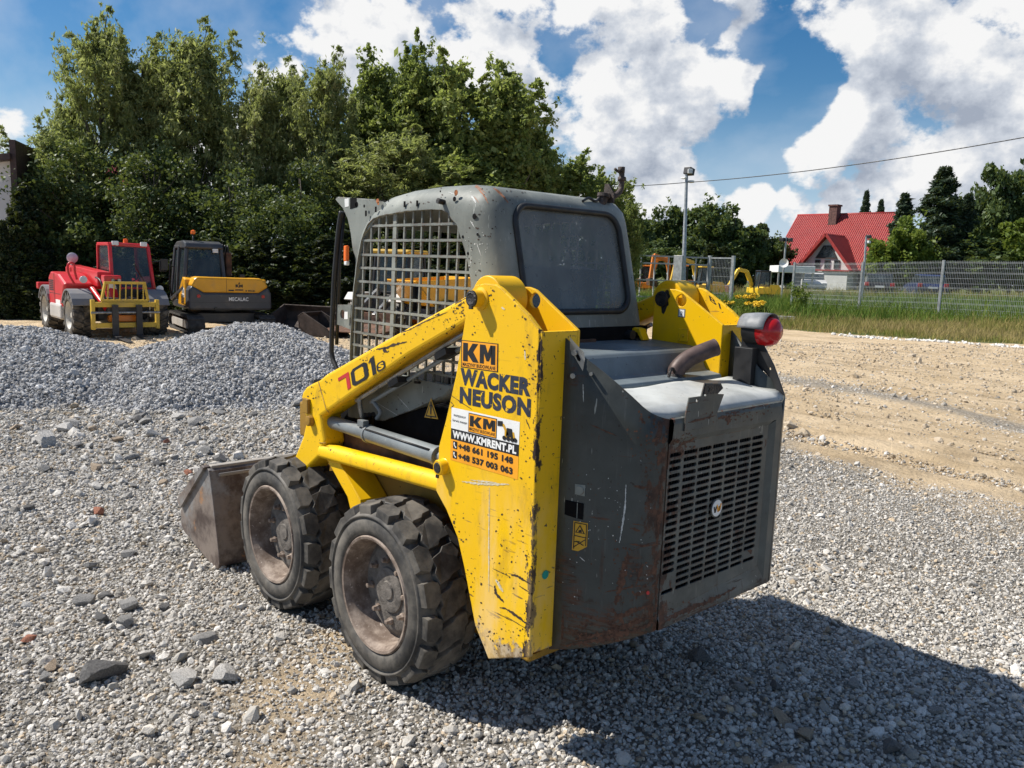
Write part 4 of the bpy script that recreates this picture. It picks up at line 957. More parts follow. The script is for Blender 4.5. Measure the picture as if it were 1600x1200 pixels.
d.mats = [M['blackprint'], M['orangeprint'], M['white'], M['blackprint'], M['redprint'], M['yellow']]
d.done('model_number', ARL)
tq = U(852, 898, 'x', -.806); d = Decal((-.8056, tq[1]+.013, tq[2]+.013), (0, -.026, 0), (0, 0, -.026), (-1, 0, 0), [M['teal']]); 
d.poly([(.5+.6*math.cos(t), .5+.6*math.sin(t)) for t in np.linspace(0, 2*PI, 16)[:-1]], 0, 1); d.done('paint_dot', TWL)
d = Decal((-.585,-.418,1.553), (-.036,0,0), (0,0,-.036), NY, [M['white'], M['cab']]); d.rect(0, 0, 1, 1, 1, 0); d.rect(.12, .1, .88, .9, 0, 1); d.text('2', .4, .3, .65, .75, 1, 2); d.done('data_sticker', TWR)
d = Decal((-.60,-.583,1.625), (-.085,0,-.05), (-.012,0,-.03), NY, MT); d.rect(0, 0, 1, 1, 2, 0); d.text('B1', .2, .1, .9, .9, 0, 1); d.done('number_sticker', TWR)
# ---------------- scratches, gouges and rust marks at their real places on the sheet metal
from mathutils.bvhtree import BVHTree
bpy.context.view_layer.update()
_dg = bpy.context.evaluated_depsgraph_get()
def bvh(*objs): return [BVHTree.FromObject(o, _dg) for o in objs]
def cast(trees, px, py):
    d = Vector(FW + RT*(px-800)/F - UP*(py-600)/F).normalized(); best = None
    for t in trees:
        loc, nrm, _, dist = t.ray_cast(Vector(CAM), d)
        if loc is not None and (best is None or dist < best[2]):
            best = (loc, nrm if nrm.dot(d) < 0 else -nrm, dist)
    return best
_sr = random.Random(77)
def mark(bm, trees, pts, w, jit=.45, step=2.2, taper=True, off=.0009, ragged=None):
    """a worn strip following a line on the surface; w in pixels"""
    P = []
    for (x0, y0), (x1, y1) in zip(pts, pts[1:]):
        n = max(1, int(math.hypot(x1-x0, y1-y0)/step)); P += [(x0+(x1-x0)*k/n, y0+(y1-y0)*k/n) for k in range(n)]
    P.append(pts[-1]); prev = None; n = len(P)
    for i, (x, y) in enumerate(P):
        a, b = P[max(0, i-1)], P[min(n-1, i+1)]; dx, dy = b[0]-a[0], b[1]-a[1]; l = math.hypot(dx, dy)+1e-6
        t = i/max(1, n-1); ww = w*.5*(1-jit+2*jit*_sr.random())*((.25+.75*math.sin(PI*min(1, max(0, t*.9+.05)))) if taper else 1)
        o_ = (_sr.random()-.5)*w*jit*.6
        q = []
        for sg in (1, -1):
            h = cast(trees, x-dy/l*(sg*ww+o_), y+dx/l*(sg*ww+o_)); q.append(h)
        if None in q or (prev and (q[0][0]-prev[2]).length > .06): prev = None; continue
        v = [bm.verts.new(h[0]+h[1]*off) for h in q]
        if prev: bm.faces.new((prev[0], prev[1], v[1], v[0]))
        prev = (v[0], v[1], q[0][0])
def speck(bm, trees, cx, cy, rx, ry, n, smin, smax, off=.0009):
    for _ in range(n):
        a, r = _sr.uniform(0, 2*PI), math.sqrt(_sr.random()); x, y = cx+rx*r*math.cos(a), cy+ry*r*math.sin(a); s = _sr.uniform(smin, smax); vs = []
        m = _sr.randint(5, 7)
        for k in range(m):
            h = cast(trees, x+s*math.cos(2*PI*k/m)*_sr.uniform(.5, 1.2), y+s*math.sin(2*PI*k/m)*_sr.uniform(.5, 1.2))
            if h is None: break
            vs.append(h[0]+h[1]*off)
        if len(vs) == m and max((a_-vs[0]).length for a_ in vs) < .08: bm.faces.new([bm.verts.new(p) for p in vs])
def flat_mat(name, a, b, rough=.75):
    t = NT(name); return t.set(t.mix(t.ramp(t.noise(45, 6, .7), .35, .65), a, b), rough, 0., bump=t.noise(60, 5), bstr=.3, bdist=.002)
RUSTM = flat_mat('rust_mark', (.050, .022, .013), (.125, .055, .030)); CHIPM = flat_mat('chip_to_dark_steel', (.022, .015, .012), (.06, .032, .02)); PALEM = flat_mat('pale_scrape', (.50, .42, .24), (.66, .60, .46)); ORM = flat_mat('fresh_rust_scratch', (.20, .075, .03), (.34, .15, .08)); LIGHTM = flat_mat('bare_scratch', (.40, .41, .39), (.62, .62, .60))
tt = bvh(TWL)
bm = B()
for pts, w in (([(773,915),(775,926),(781,934),(787,941)], 5), ([(781,949),(789,950),(803,959),(815,968),(827,977)], 3.4), ([(799,898),(808,900),(818,906),(829,912)], 3.2), ([(777,958),(800,970)], 1.2), ([(811,915),(827,925)], 1.4), ([(704,617),(720,628),(738,640)], 1.0), ([(701,624),(709,633),(704,638)], 1.0), ([(789,962),(822,982)], 1.0), ([(822,655),(828,670)], 2), ([(770,888),(797,901)], 1)): mark(bm, tt, pts, w)
for cx, cy, rx, ry, n in ((815,480,14,22,16), (830,600,8,60,26), (822,720,10,60,24), (800,860,34,70,50), (740,940,22,60,36), (790,1000,38,26,40), (762,462,20,16,16), (826,930,7,80,40), (740,500,14,30,8), (822,540,10,26,14), (720,830,14,50,16)): speck(bm, tt, cx, cy, rx, ry, n, .5, 1.9)
obj('paint_chips', bm, CHIPM, TWL, recalc=False)['kind'] = 'stuff'
bm = B()
for pts, w in (([(722,752),(750,756),(796,757)], 4), ([(735,750),(775,754)], 2.5), ([(765,762),(764,830),(764,925)], 1.6), ([(784,480),(789,484)], 4), ([(820,548),(821,562)], 3), ([(775,905),(786,925)], 4)): mark(bm, tt, pts, w)
obj('pale_scrapes', bm, PALEM, TWL, recalc=False)['kind'] = 'stuff'
ta = bvh(ARL); bm = B()
for pts, w in (([(588,546),(604,543),(622,537),(636,534)], 3.5), ([(598,545),(606,551)], 4), ([(612,526),(640,515),(665,502),(700,487)], 1.6), ([(690,484),(712,474),(728,466)], 1.6), ([(655,505),(668,498)], 3), ([(680,494),(687,490)], 3.4), ([(716,478),(722,474)], 3)): mark(bm, ta, pts, w, .6)
for cx, cy, rx, ry, n in ((718,484,10,16,40), (660,512,50,20,26), (600,560,40,18,16), (500,600,20,20,14), (490,625,14,14,10), (704,505,12,10,16)): speck(bm, ta, cx, cy, rx, ry, n, .5, 1.6)
obj('paint_chips', bm, CHIPM, ARL, recalc=False)['kind'] = 'stuff'
tp = bvh(SPL); bm = B()
for pts, w in (([(922,663),(940,671),(966,682)], 2.2), ([(990,759),(1003,762),(1015,761)], 3.5), ([(984,850),(1005,853),(1031,850)], 3), ([(987,861),(1010,850),(1030,846)], 1.2), ([(981,862),(976,885),(969,915),(961,945)], 9), ([(1004,880),(999,897),(993,915)], 4), ([(1037,700),(1033,714),(1029,728)], 8), ([(1044,668),(1040,684),(1034,692)], 7), ([(1028,870),(1022,890),(1024,905)], 7), ([(1018,690),(1030,684)], 4), ([(1000,652),(1008,662)], 5), ([(985,825),(1000,829)], 4), ([(988,818),(1006,821)], 2), ([(1034,760),(1030,800),(1027,850)], 5), ([(1036,735),(1033,760)], 4), ([(1026,900),(1024,975)], 4), ([(945,925),(1000,915)], 2.5), ([(885,1008),(940,1000),(1000,982),(1024,972)], 8), ([(900,1000),(960,985),(1015,965)], 7), ([(950,975),(985,955),(1018,945)], 6), ([(955,950),(975,975)], 9), ([(878,1000),(880,960)], 4), ([(990,930),(1010,925)], 5)): mark(bm, tp, pts, w, .6)
for cx, cy, rx, ry, n in ((1020,740,18,80,60), (985,900,30,50,60), (960,980,70,22,110), (1005,680,30,40,40), (900,980,20,30,30), (1020,940,14,40,50), (930,800,50,120,30)): speck(bm, tp, cx, cy, rx, ry, n, .6, 2.4)
obj('rust_marks', bm, RUSTM, SPL, recalc=False)['kind'] = 'stuff'
bm = B()
for pts, w in (([(978,757),(977,790),(972,825),(968,848)], 2.4), ([(911,600),(912,628)], 1.2), ([(906,870),(914,877)], 1.6)): mark(bm, tp, pts, w)
for cx, cy, rx, ry, n in ((935,790,40,60,26), (900,860,30,90,16), (985,870,40,60,14)): speck(bm, tp, cx, cy, rx, ry, n, .5, 1.3)
obj('light_scratches', bm, LIGHTM, SPL, recalc=False)['kind'] = 'stuff'
_fr = [c for c in door.children if c.name.startswith(('door_frame', 'bent_flap'))]; td = bvh(*_fr, door); bm = B()
for pts, w in (([(1056,702),(1066,694),(1085,684)], 5), ([(1054,690),(1062,688)], 5), ([(1075,660),(1100,654),(1118,649)], 3), ([(1122,654),(1140,649),(1155,643)], 6), ([(1138,650),(1137,664)], 6), ([(1160,640),(1200,632)], 3), ([(1030,975),(1070,955),(1110,938),(1150,918)], 6), ([(1040,966),(1090,944)], 4), ([(1060,708),(1068,704)], 4), ([(1168,852),(1172,866)], 9), ([(1050,720),(1042,800),(1036,880)], 2)): mark(bm, td, pts, w, .6)
for cx, cy, rx, ry, n in ((1070,690,20,20,40), (1140,650,40,12,40), (1090,950,60,16,70), (1180,640,30,10,20)): speck(bm, td, cx, cy, rx, ry, n, .5, 2)
obj('rust_marks', bm, RUSTM, door, recalc=False)['kind'] = 'stuff'
tc_ = bvh(cab); bm = B()
for pts, w in (([(739,288),(748,296),(755,304),(760,312),(763,318)], 2.4), ([(742,288),(752,296),(759,302)], 1.4), ([(771,294),(781,302),(788,309),(794,317)], 3), ([(776,296),(785,304)], 1.4), ([(741,307),(748,317)], 1.0)): mark(bm, tc_, pts, w, .4)
obj('roof_scratches', bm, ORM, cab, recalc=False)['kind'] = 'stuff'
bm = B()
for cx, cy, rx, ry, n in ((760,330,30,40,26), (800,330,14,40,14), (640,305,80,14,26), (740,400,14,60,26), (850,297,60,8,14), (990,380,10,60,14), (545,450,4,100,10), (640,620,60,24,20)): speck(bm, tc_, cx, cy, rx, ry, n, .5, 1.7)
obj('paint_chips', bm, CHIPM, cab, recalc=False)['kind'] = 'stuff'
bm = B()
for pts, w in (([(737,306),(744,318)], 3), ([(735,345),(742,356)], 1.2), ([(590,630),(640,660)], .8), ([(700,300),(716,306)], 1), ([(745,380),(752,400)], 1), ([(640,640),(622,620)], .9)): mark(bm, tc_, pts, w)
speck(bm, tc_, 750, 390, 24, 50, 26, .5, 1.3)
obj('light_scratches', bm, LIGHTM, cab, recalc=False)['kind'] = 'stuff'
# ================================================================== GROUND, GRAVEL, ROCKS, GRASS
def vnoise(x, y, s, seed=0):
    """cheap smooth value noise, numpy"""
    x = np.asarray(x, float)*s; y = np.asarray(y, float)*s
    xi = np.floor(x).astype(int); yi = np.floor(y).astype(int); fx = x-xi; fy = y-yi
    def h(a, b):
        n = (a*374761393 + b*668265263 + seed*974711) & 0x7fffffff
        n = (n ^ (n >> 13))*1274126177 & 0x7fffffff
        return ((n ^ (n >> 16)) & 0xffff)/65535.
    ux = fx*fx*(3-2*fx); uy = fy*fy*(3-2*fy)
    return (h(xi, yi)*(1-ux)+h(xi+1, yi)*ux)*(1-uy)+(h(xi, yi+1)*(1-ux)+h(xi+1, yi+1)*ux)*uy
def fbm(x, y, s, seed=0, o=4):
    v = 0; a = .5
    for k in range(o): v = v+a*vnoise(x, y, s*2**k, seed+k); a *= .5
    return v/(1-.5**o)
def gravel_w(x, y):
    """0 sand .. 1 gravel"""
    u, v = uv_(x, y); n = fbm(x, y, .55, 3)
    a = sstep(-6.2, -3.0, y+(n-.5)*3.2)*sstep(14.5, 11.5, u+(n-.5)*3)
    a = np.maximum(a, .55*sstep(.62, .75, fbm(x, y, .4, 17))*sstep(-8.5, -5, y)*sstep(14, 9, u))
    band = np.exp(-((y+8.6+.16*(x-3)+(n-.5))/.45)**2)*.6*sstep(16, 12, u); a = np.maximum(a, band)
    for cx, cy, r in ((.12, .98, .42), (-.35, 1.35, .25), (.4, .6, .22), (-2.2, -3.2, .5)):
        a = a*(1-.62*np.exp(-(((x-cx)**2+(y-cy)**2)/r**2)))
    return a
def ground_col():
    t = NT('ground_sand_gravel'); sp = t.n('ShaderNodeAttribute', attribute_name='gravel'); sg = t.n('ShaderNodeAttribute', attribute_name='grass')
    n1 = t.ramp(t.noise(1.3, 8, .6), .3, .7); n2 = t.noise(22, 8, .7)
    sand = t.mix(n1, (.54, .405, .245), (.70, .55, .365))
    sand = t.mix(t.ramp(t.noise(2.1, 9, .72, stretch=(.5, 1.6, 1), rot=(0, 0, -.25)), .46, .66, 0, .85), sand, (.40, .30, .185))
    sand = t.mix(t.ramp(t.noise(30, 6, .7), .62, .72, 0, .7), sand, (.22, .165, .11)); sand = t.mix(t.ramp(t.noise(37, 5, .7, off=(3, 3, 3)), .64, .72, 0, .7), sand, (.60, .57, .52))
    vo = t.n('ShaderNodeTexVoronoi'); vo.inputs['Scale'].default_value = 34; t.l(t.tc.outputs['Object'], vo.inputs['Vector'])
    sx = t.n('ShaderNodeSeparateColor'); t.l(vo.outputs['Color'], sx.inputs[0])
    grav = t.mix(t.ramp(sx.outputs[0], 0, 1), (.32, .295, .255), (.50, .47, .415)); grav = t.mix(t.ramp(vo.outputs['Distance'], .25, .55), grav, (.22, .20, .17)); 
    c = t.mix(t.ramp(t.math('ADD', sp.outputs['Fac'], t.math('MULTIPLY', t.math('SUBTRACT', n2, .5), .5)), .3, .7), sand, grav)
    grass = t.mix(t.ramp(t.noise(1.1, 9, .7), .38, .62), (.13, .125, .04), (.055, .10, .022)); grass = t.mix(t.ramp(t.noise(.5, 6, .6, off=(4, 4, 0)), .5, .72, 0, .8), grass, (.22, .18, .085))
    c = t.mix(t.ramp(t.math('ADD', sg.outputs['Fac'], t.math('MULTIPLY', t.math('SUBTRACT', n2, .5), .6)), .35, .65), c, grass)
    h = t.math('ADD', t.math('MULTIPLY', n2, .6), t.math('MULTIPLY', t.noise(4, 9, .75, stretch=(.6, 1.5, 1), rot=(0, 0, -.25)), 1.5))
    return t.set(c, .95, 0., bump=h, bstr=.95, bdist=.06, Specular_IOR_Level=.2)
def grass_w(x, y):
    """distance behind the sandy yard edge on the right"""
    u, v = uv_(x, y); n = fbm(x, y, .5, 5)
    edge = np.interp(v, [2, 5, 8, 11, 14, 30], [25, 23, 19.5, 17.2, 16.2, 15.5])
    return sstep(-.6, 1.0, u-edge+(n-.5)*1.6)*sstep(1.5, 4, v)
def road_w(x, y):
    u, v = uv_(x, y); return np.exp(-((u-41-.2*(v-13))/2.2)**2)*sstep(17, 12.5, v)*sstep(1, 5, v)
def build_ground():
    # polar grid about the camera's foot: fine near, reaching the horizon
    rr = np.concatenate([np.linspace(.3, 16, 130), np.linspace(16.4, 60, 90), np.geomspace(62, 2500, 34)])
    th = np.linspace(-PI, PI, 361)[:-1]; a0 = math.atan2(FWH[1], FWH[0])
    th = a0 + th*(.28+.72*np.abs(th/PI)**1.5)
    X = CAM[0]+rr[:, None]*np.cos(th); Y = CAM[1]+rr[:, None]*np.sin(th); nR, nT = X.shape
    Z = gz(X, Y)+(fbm(X, Y, 2.2, 9)-.5)*.035*sstep(1.2, 4, np.hypot(X-.4, Y))
    # wheel ruts across the sand on the right
    rut = np.zeros_like(Z)
    for y0, amp, w in ((-4.9, .05, .10), (-5.25, -.05, .12), (-5.6, .045, .10), (-6.15, .05, .12), (-6.4, -.04, .12), (-8.3, .03, .2)):
        rut += amp*np.exp(-((Y-y0+.10*(X-0)+.12*np.sin(X*.8+y0))/w)**2)*(.3+1.2*fbm(X, Y, 1.1, 21))*sstep(4.0, 1.0, X)
    Z = Z+rut
    V = np.stack([X, Y, Z], -1).reshape(-1, 3); V = np.vstack([V, [[CAM[0], CAM[1], float(gz(CAM[0], CAM[1]))]]])
    i, j = np.meshgrid(np.arange(nR-1), np.arange(nT), indexing='ij'); j2 = (j+1) % nT
    Fq = np.stack([i*nT+j, (i+1)*nT+j, (i+1)*nT+j2, i*nT+j2], -1).reshape(-1, 4)
    o = mesh_from('ground', V, Fq, ground_col()); me = o.data
    me.shade_smooth()
    gw = gravel_w(V[:, 0], V[:, 1]); gr = grass_w(V[:, 0], V[:, 1])*(1-road_w(V[:, 0], V[:, 1]))
    u, v = uv_(V[:, 0], V[:, 1]); gr = np.maximum(gr, sstep(23, 26, u)*sstep(4, -2, v)); gr = np.maximum(gr, sstep(55, 70, u))
    for nm, val in (('gravel', gw), ('grass', gr)):
        at = me.attributes.new(nm, 'FLOAT', 'POINT'); at.data.foreach_set('value', val.astype(np.float32))
    tag(o, 'sandy building yard with grey crushed stone on the near side', None, None, 'structure')
    return o
build_ground()
# centre hole of the polar grid
bm = B(); bmesh.ops.create_circle(bm, cap_ends=True, radius=.32, segments=24)
o = obj('ground', bm, bpy.data.materials['ground_sand_gravel'], None); o.location = (CAM[0], CAM[1], float(gz(CAM[0], CAM[1]))); tag(o, kind='structure')

# ---------------- stones
def stone_m(name, lo, hi, warm):
    t = NT(name); oi = t.n('ShaderNodeObjectInfo')
    r = t.n('ShaderNodeValToRGB'); t.l(oi.outputs['Random'], r.inputs[0]); e = r.color_ramp.elements
    e[0].color = (*lo, 1); e[1].color = (*hi, 1); e[1].position = .86
    m1 = e.new(.45); m1.color = tuple((a+b)/2 for a, b in zip(lo, hi))+(1,)
    m2 = e.new(.92); m2.color = (*warm, 1); m3 = e.new(.97); m3.color = tuple(c*.55 for c in warm)+(1,)
    c = t.mix(t.ramp(t.noise(3, 6, .65), .3, .72, 0, .55), r.outputs[0], (.40, .345, .275))
    c = t.mix(t.ramp(t.noise(9, 5, .65), .6, .72, 0, .4), c, (.62, .60, .57))
    return t.set(c, .9, 0., bump=t.noise(7, 6), bstr=.3, bdist=.1, Specular_IOR_Level=.25)
STM = stone_m('crushed_stone', (.25, .24, .218), (.76, .735, .69), (.55, .43, .29)); STB = stone_m('blue_grey_chippings', (.185, .19, .20), (.62, .63, .645), (.45, .43, .40))
def stone_bm(seed, sub=1, flat=.65, cuts=4):
    bm = B(); bmesh.ops.create_icosphere(bm, subdivisions=sub, radius=1.0); rd = random.Random(seed)
    ax = (rd.uniform(.85, 1.25), rd.uniform(.7, 1.0), rd.uniform(flat*.8, flat*1.15))
    pl = []
    for _ in range(cuts):
        n = Vector((rd.gauss(0, 1), rd.gauss(0, 1), rd.gauss(0, 1))).normalized(); pl.append((n, rd.uniform(.5, .8) if cuts < 9 else rd.uniform(.42, .70)))
    for v in bm.verts:
        p = v.co.copy()*(1+rd.uniform(-.09, .09)*(1 if sub < 3 else .3))
        for n, d in pl:
            k = p.dot(n)
            if k > d: p -= n*(k-d)*(.9 if cuts < 9 else 1.0)
        v.co = Vector((p.x*ax[0], p.y*ax[1], p.z*ax[2]))
    return bm
def stone_lib(mat, pre, n=7):
    c = bpy.data.collections.new(pre)
    for i in range(n):
        bm = stone_bm(100+i, 1, random.uniform(.5, .85)); me = bpy.data.meshes.new('stone'); bm.to_mesh(me); bm.free(); me.materials.append(mat)
        o = bpy.data.objects.new('stone', me); c.objects.link(o)
    return c
LIB_A = stone_lib(STM, 'stone_library'); LIB_B = stone_lib(STB, 'chipping_library')
def scatter_group(lib, name):
    g = bpy.data.node_groups.new(name, 'GeometryNodeTree')
    g.interface.new_socket('Geometry', in_out='INPUT', socket_type='NodeSocketGeometry'); g.interface.new_socket('Geometry', in_out='OUTPUT', socket_type='NodeSocketGeometry')
    gi = g.nodes.new('NodeGroupInput'); go = g.nodes.new('NodeGroupOutput'); ip = g.nodes.new('GeometryNodeInstanceOnPoints')
    ci = g.nodes.new('GeometryNodeCollectionInfo'); ci.inputs['Collection'].default_value = lib; ci.inputs['Separate Children'].default_value = True; ci.inputs['Reset Children'].default_value = True
    ip.inputs['Pick Instance'].default_value = True
    def at(nm, ty):
        x = g.nodes.new('GeometryNodeInputNamedAttribute'); x.data_type = ty; x.inputs['Name'].default_value = nm; return x.outputs['Attribute']
    L = g.links
    L.new(gi.outputs[0], ip.inputs['Points']); L.new(ci.outputs[0], ip.inputs['Instance'])
    L.new(at('idx', 'INT'), ip.inputs['Instance Index']); L.new(at('rot', 'FLOAT_VECTOR'), ip.inputs['Rotation']); L.new(at('scl', 'FLOAT'), ip.inputs['Scale'])
    L.new(ip.outputs[0], go.inputs[0]); return g
def scatter(name, P, size, lib, gname, parent=None, tilt=.6):
    n = len(P); me = bpy.data.meshes.new(name); me.vertices.add(n); me.vertices.foreach_set('co', P.astype(np.float32).ravel())
    a = me.attributes.new('idx', 'INT', 'POINT'); a.data.foreach_set('value', RNG.integers(0, 7, n).astype(np.int32))
    rot = np.stack([RNG.normal(0, tilt, n), RNG.normal(0, tilt, n), RNG.uniform(0, 2*PI, n)], -1)
    a = me.attributes.new('rot', 'FLOAT_VECTOR', 'POINT'); a.data.foreach_set('vector', rot.astype(np.float32).ravel())
    a = me.attributes.new('scl', 'FLOAT', 'POINT'); a.data.foreach_set('value', size.astype(np.float32))
    o = bpy.data.objects.new(name, me); COL.objects.link(o)
    md = o.modifiers.new('scatter', 'NODES'); md.node_group = bpy.data.node_groups.get(gname) or scatter_group(lib, gname)
    if parent: o.parent = parent
    return o
def near_points(u0, u1, dens, pad=.9, vmin=-99, vmax=99):
    hw = .64*u1+pad; n = int((u1-u0)*2*hw*dens)
    u = RNG.uniform(u0, u1, n); v = RNG.uniform(-hw, hw, n); k = (np.abs(v) < .64*u+pad)&(v > vmin)&(v < vmax); u, v = u[k], v[k]
    return CAM[0]+u*FWH[0]+v*RTH[0], CAM[1]+u*FWH[1]+v*RTH[1]
PS, SS = [], []
for u0, u1, dens, s in ((1.3, 2.6, 6600, .0090), (2.6, 4.2, 6300, .0093), (4.2, 6.5, 3700, .0118), (6.5, 9.5, 1300, .0165), (9.5, 14, 350, .023)):
    x, y = near_points(u0, u1, dens); w = gravel_w(x, y); k = RNG.random(len(x)) < np.clip(w*1.25, 0.015, 1); x, y = x[k], y[k]
    sz = .88*s*np.exp(RNG.normal(0, .34, len(x)))*(1-.32*sstep(-1.0, -3.2, y)); big = RNG.random(len(x)) < .022; sz[big] *= RNG.uniform(1.5, 2.7, big.sum())
    PS.append(np.stack([x, y, gz(x, y)+(fbm(x, y, 2.2, 9)-.5)*.035*sstep(1.2, 4, np.hypot(x-.4, y))+sz*RNG.uniform(-.15, .55, len(x))], -1)); SS.append(sz)
PS = np.vstack(PS); SS = np.concatenate(SS)
for xw in (0, WB):          # nothing inside the tyres
    k = (np.abs(PS[:, 0]-xw) < .16)&(np.abs(np.abs(PS[:, 1])-.57) < .12)&(PS[:, 2]+SS > .004); PS[k, 2] = .002-SS[k]
tag(scatter('gravel', PS, SS, LIB_A, 'scatter_stones', None, .6), 'grey crushed stone spread over the yard under the loader', 'gravel', None, 'stuff')

# grit and clods on the bare sand
LIB_S = stone_lib(stone_m('sandy_grit', (.30, .235, .155), (.60, .50, .37), (.66, .62, .55)), 'grit_library'); PG, SG = [], []
for u0, u1, dens, s in ((1.3, 4, 2600, .0050), (4, 8, 900, .0085), (8, 17, 190, .014)):
    x, y = near_points(u0, u1, dens); w = gravel_w(x, y); k = (RNG.random(len(x)) < (1.05-w)*(.25+1.1*fbm(x, y, .9, 61)))&(grass_w(x, y) < .3); x, y = x[k], y[k]
    sz = s*np.exp(RNG.normal(0, .5, len(x))); PG.append(np.stack([x, y, gz(x, y)+(fbm(x, y, 2.2, 9)-.5)*.035*sstep(1.2, 4, np.hypot(x-.4, y))+sz*RNG.uniform(-.3, .3, len(x))], -1)); SG.append(sz)
tag(scatter('grit', np.vstack(PG), np.concatenate(SG), LIB_S, 'scatter_grit'), 'sandy grit and clods lying on the bare yard', 'grit', None, 'stuff')

# ---------------- two heaps of chippings
def heap(name, label, prof, n_st, seed):
    """prof: list of cones (x, y, height, radius)"""
    cx = np.mean([p[0] for p in prof]); cy = np.mean([p[1] for p in prof]); rad = max(math.hypot(p[0]-cx, p[1]-cy)+p[3] for p in prof)+.3
    def hz(x, y):
        h = np.zeros_like(x)
        for px, py, hh, rr in prof:
            d = np.hypot(x-px, y-py)/rr; d = d+(fbm(x, y, 1.1, seed)-.5)*.25
            c = hh*(1.12*np.clip(1-d, 0, 2)); c = np.where(c > hh*.9, hh*.9+(c-hh*.9)*.45, c); h = np.where(h > 0, np.log(np.exp(6*h)+np.exp(6*c)-1)/6, c)
        return h*(1+.10*(fbm(x, y, 2.5, seed+3)-.5))+ (fbm(x, y, 6, seed+5)-.5)*.03*(h > .02)
    n = 90; g = np.linspace(-rad, rad, n); X, Y = np.meshgrid(cx+g, cy+g, indexing='ij'); H = hz(X, Y); Z = gz(X, Y)+H-.03
    i, j = np.meshgrid(np.arange(n-1), np.arange(n-1), indexing='ij'); Fq = np.stack([i*n+j, (i+1)*n+j, (i+1)*n+j+1, i*n+j+1], -1).reshape(-1, 4)
    Fq = Fq[(H.reshape(-1)[Fq] > .004).any(1)]
    o = mesh_from(name, np.stack([X, Y, Z], -1).reshape(-1, 3), Fq, simple('chippings_core', (.20, .205, .215), .95, 0, .4, 30, .5)); o.data.shade_smooth(); tag(o, label, 'gravel pile', 'heaps of stone chippings')
    x = RNG.uniform(cx-rad, cx+rad, n_st); y = RNG.uniform(cy-rad, cy+rad, n_st); h = hz(x, y); k = (h > .02)|((h > .0005)&(RNG.random(n_st) < .6)); x, y, h = x[k], y[k], h[k]
    sz = .021*np.exp(RNG.normal(0, .3, len(x)))
    s = scatter('chippings', np.stack([x, y, gz(x, y)+h+sz*RNG.uniform(-.5, .4, len(x))-.025], -1), sz, LIB_B, 'scatter_chippings', o, .9); tag(s, kind='stuff')
    return o
def pk(px, py, depth):
    p = UD(px, py, depth); return p[0], p[1], (p[2]-float(gz(p[0], p[1])))*1.08
a = pk(392, 512, 10.7); b = pk(290, 545, 10.3); c = pk(462, 548, 10.7)
heap('gravel_pile', 'grey chippings heap in front of the excavator', [(a[0], a[1], a[2], 2.1), (b[0], b[1], b[2]*.95, 1.8), (c[0], c[1], c[2]*.95, 1.75)], 80000, 41)
a = pk(45, 520, 10.1); b = pk(-60, 520, 9.9); c = pk(118, 550, 10.0)
heap('gravel_pile', 'grey chippings heap in front of the red telehandler', [(a[0], a[1], a[2], 1.85), (b[0], b[1], b[2], 2.0), (c[0], c[1], c[2]*.92, 1.5)], 80000, 53)

# ---------------- rocks one can tell apart
def rock_m(name, c): return simple(name, c, .9, 0, .35, 14, .6)
RM = [rock_m('rock_dark_grey', (.13, .125, .12)), rock_m('rock_grey', (.26, .25, .235)), rock_m('rock_tan', (.36, .28, .20)), rock_m('rock_brick', (.34, .14, .085)), rock_m('rock_pale', (.44, .42, .39))]
ROCKS = [(157,1052,64,0,'largest dark grey rock, alone on pale gravel at the lower left'),(350,1057,54,4,'flat pale rock on the gravel left of the rear tyre'),(290,1063,42,4,'small pale slab lying beside the flat pale rock'),
 (200,946,40,1,'angular grey rock with a pointed top, left of the front tyre'),(315,997,34,1,'grey rock between the front tyre and the pointed rock'),(127,935,36,1,'light grey rock at the left end of a row of three'),
 (160,965,28,0,'small dark rock just below the angular pointed rock'),(225,1020,30,4,'white-grey stone with a flat sunny top, below the pointed rock'),(78,1040,26,2,'tan pebble-like rock near the left edge beside a grey one'),(68,1056,22,1,'grey rock touching the tan rock near the left edge'),
 (45,997,24,3,'reddish brick fragment near the left edge of the gravel'),(167,925,22,0,'dark rock behind the light grey rock of the row'),(195,972,32,1,'rounded grey rock touching the small dark rock'),(256,945,24,0,'dark angular rock to the right of the pointed rock'),
 (1393,1168,42,0,'dark blue-grey rock in the shadow at the lower right'),(1458,1110,30,1,'grey rock in the shadow near the right edge'),(1090,1026,36,0,'dark rock under the back of the loader'),(1222,1120,30,2,'brownish rock in the shadow, beside two smaller ones'),(1258,1143,28,2,'darker brown rock in the shadow next to a pale stone'),(1240,1134,20,4,'pale stone in the shadow between two brown rocks'),
 (1155,1075,30,1,'flat grey rock in the shadow behind the loader'),(1210,1072,26,0,'black rock in the shadow, above the brown rocks'),(1335,1072,26,1,'grey stone in the middle of the shadow'),(1225,1197,44,2,'brown rock cut by the bottom edge of the picture'),
 (140,880,26,1,'grey rock behind the row, left of the bucket'),(200,862,22,1,'small grey rock left of the bucket heel'),(45,795,20,0,'dark stone far left, in front of the left heap'),(155,800,24,3,'brick-red stone far left of the bucket')]
FAR_R = [(70,695,44,4),(55,693,20,4),(120,698,24,1),(140,700,22,4),(145,672,18,2),(190,665,22,1),(215,660,20,0),(225,662,20,1),(280,655,24,4),(345,645,16,1),(300,693,16,4),(395,650,16,0),(465,640,26,1),(340,690,12,0),(415,690,16,2),(247,725,22,0),(273,716,18,1),(205,715,24,1),(150,730,20,2),(110,738,16,1),(295,737,18,3),(190,752,16,4),(320,670,14,2),(260,690,16,3)]
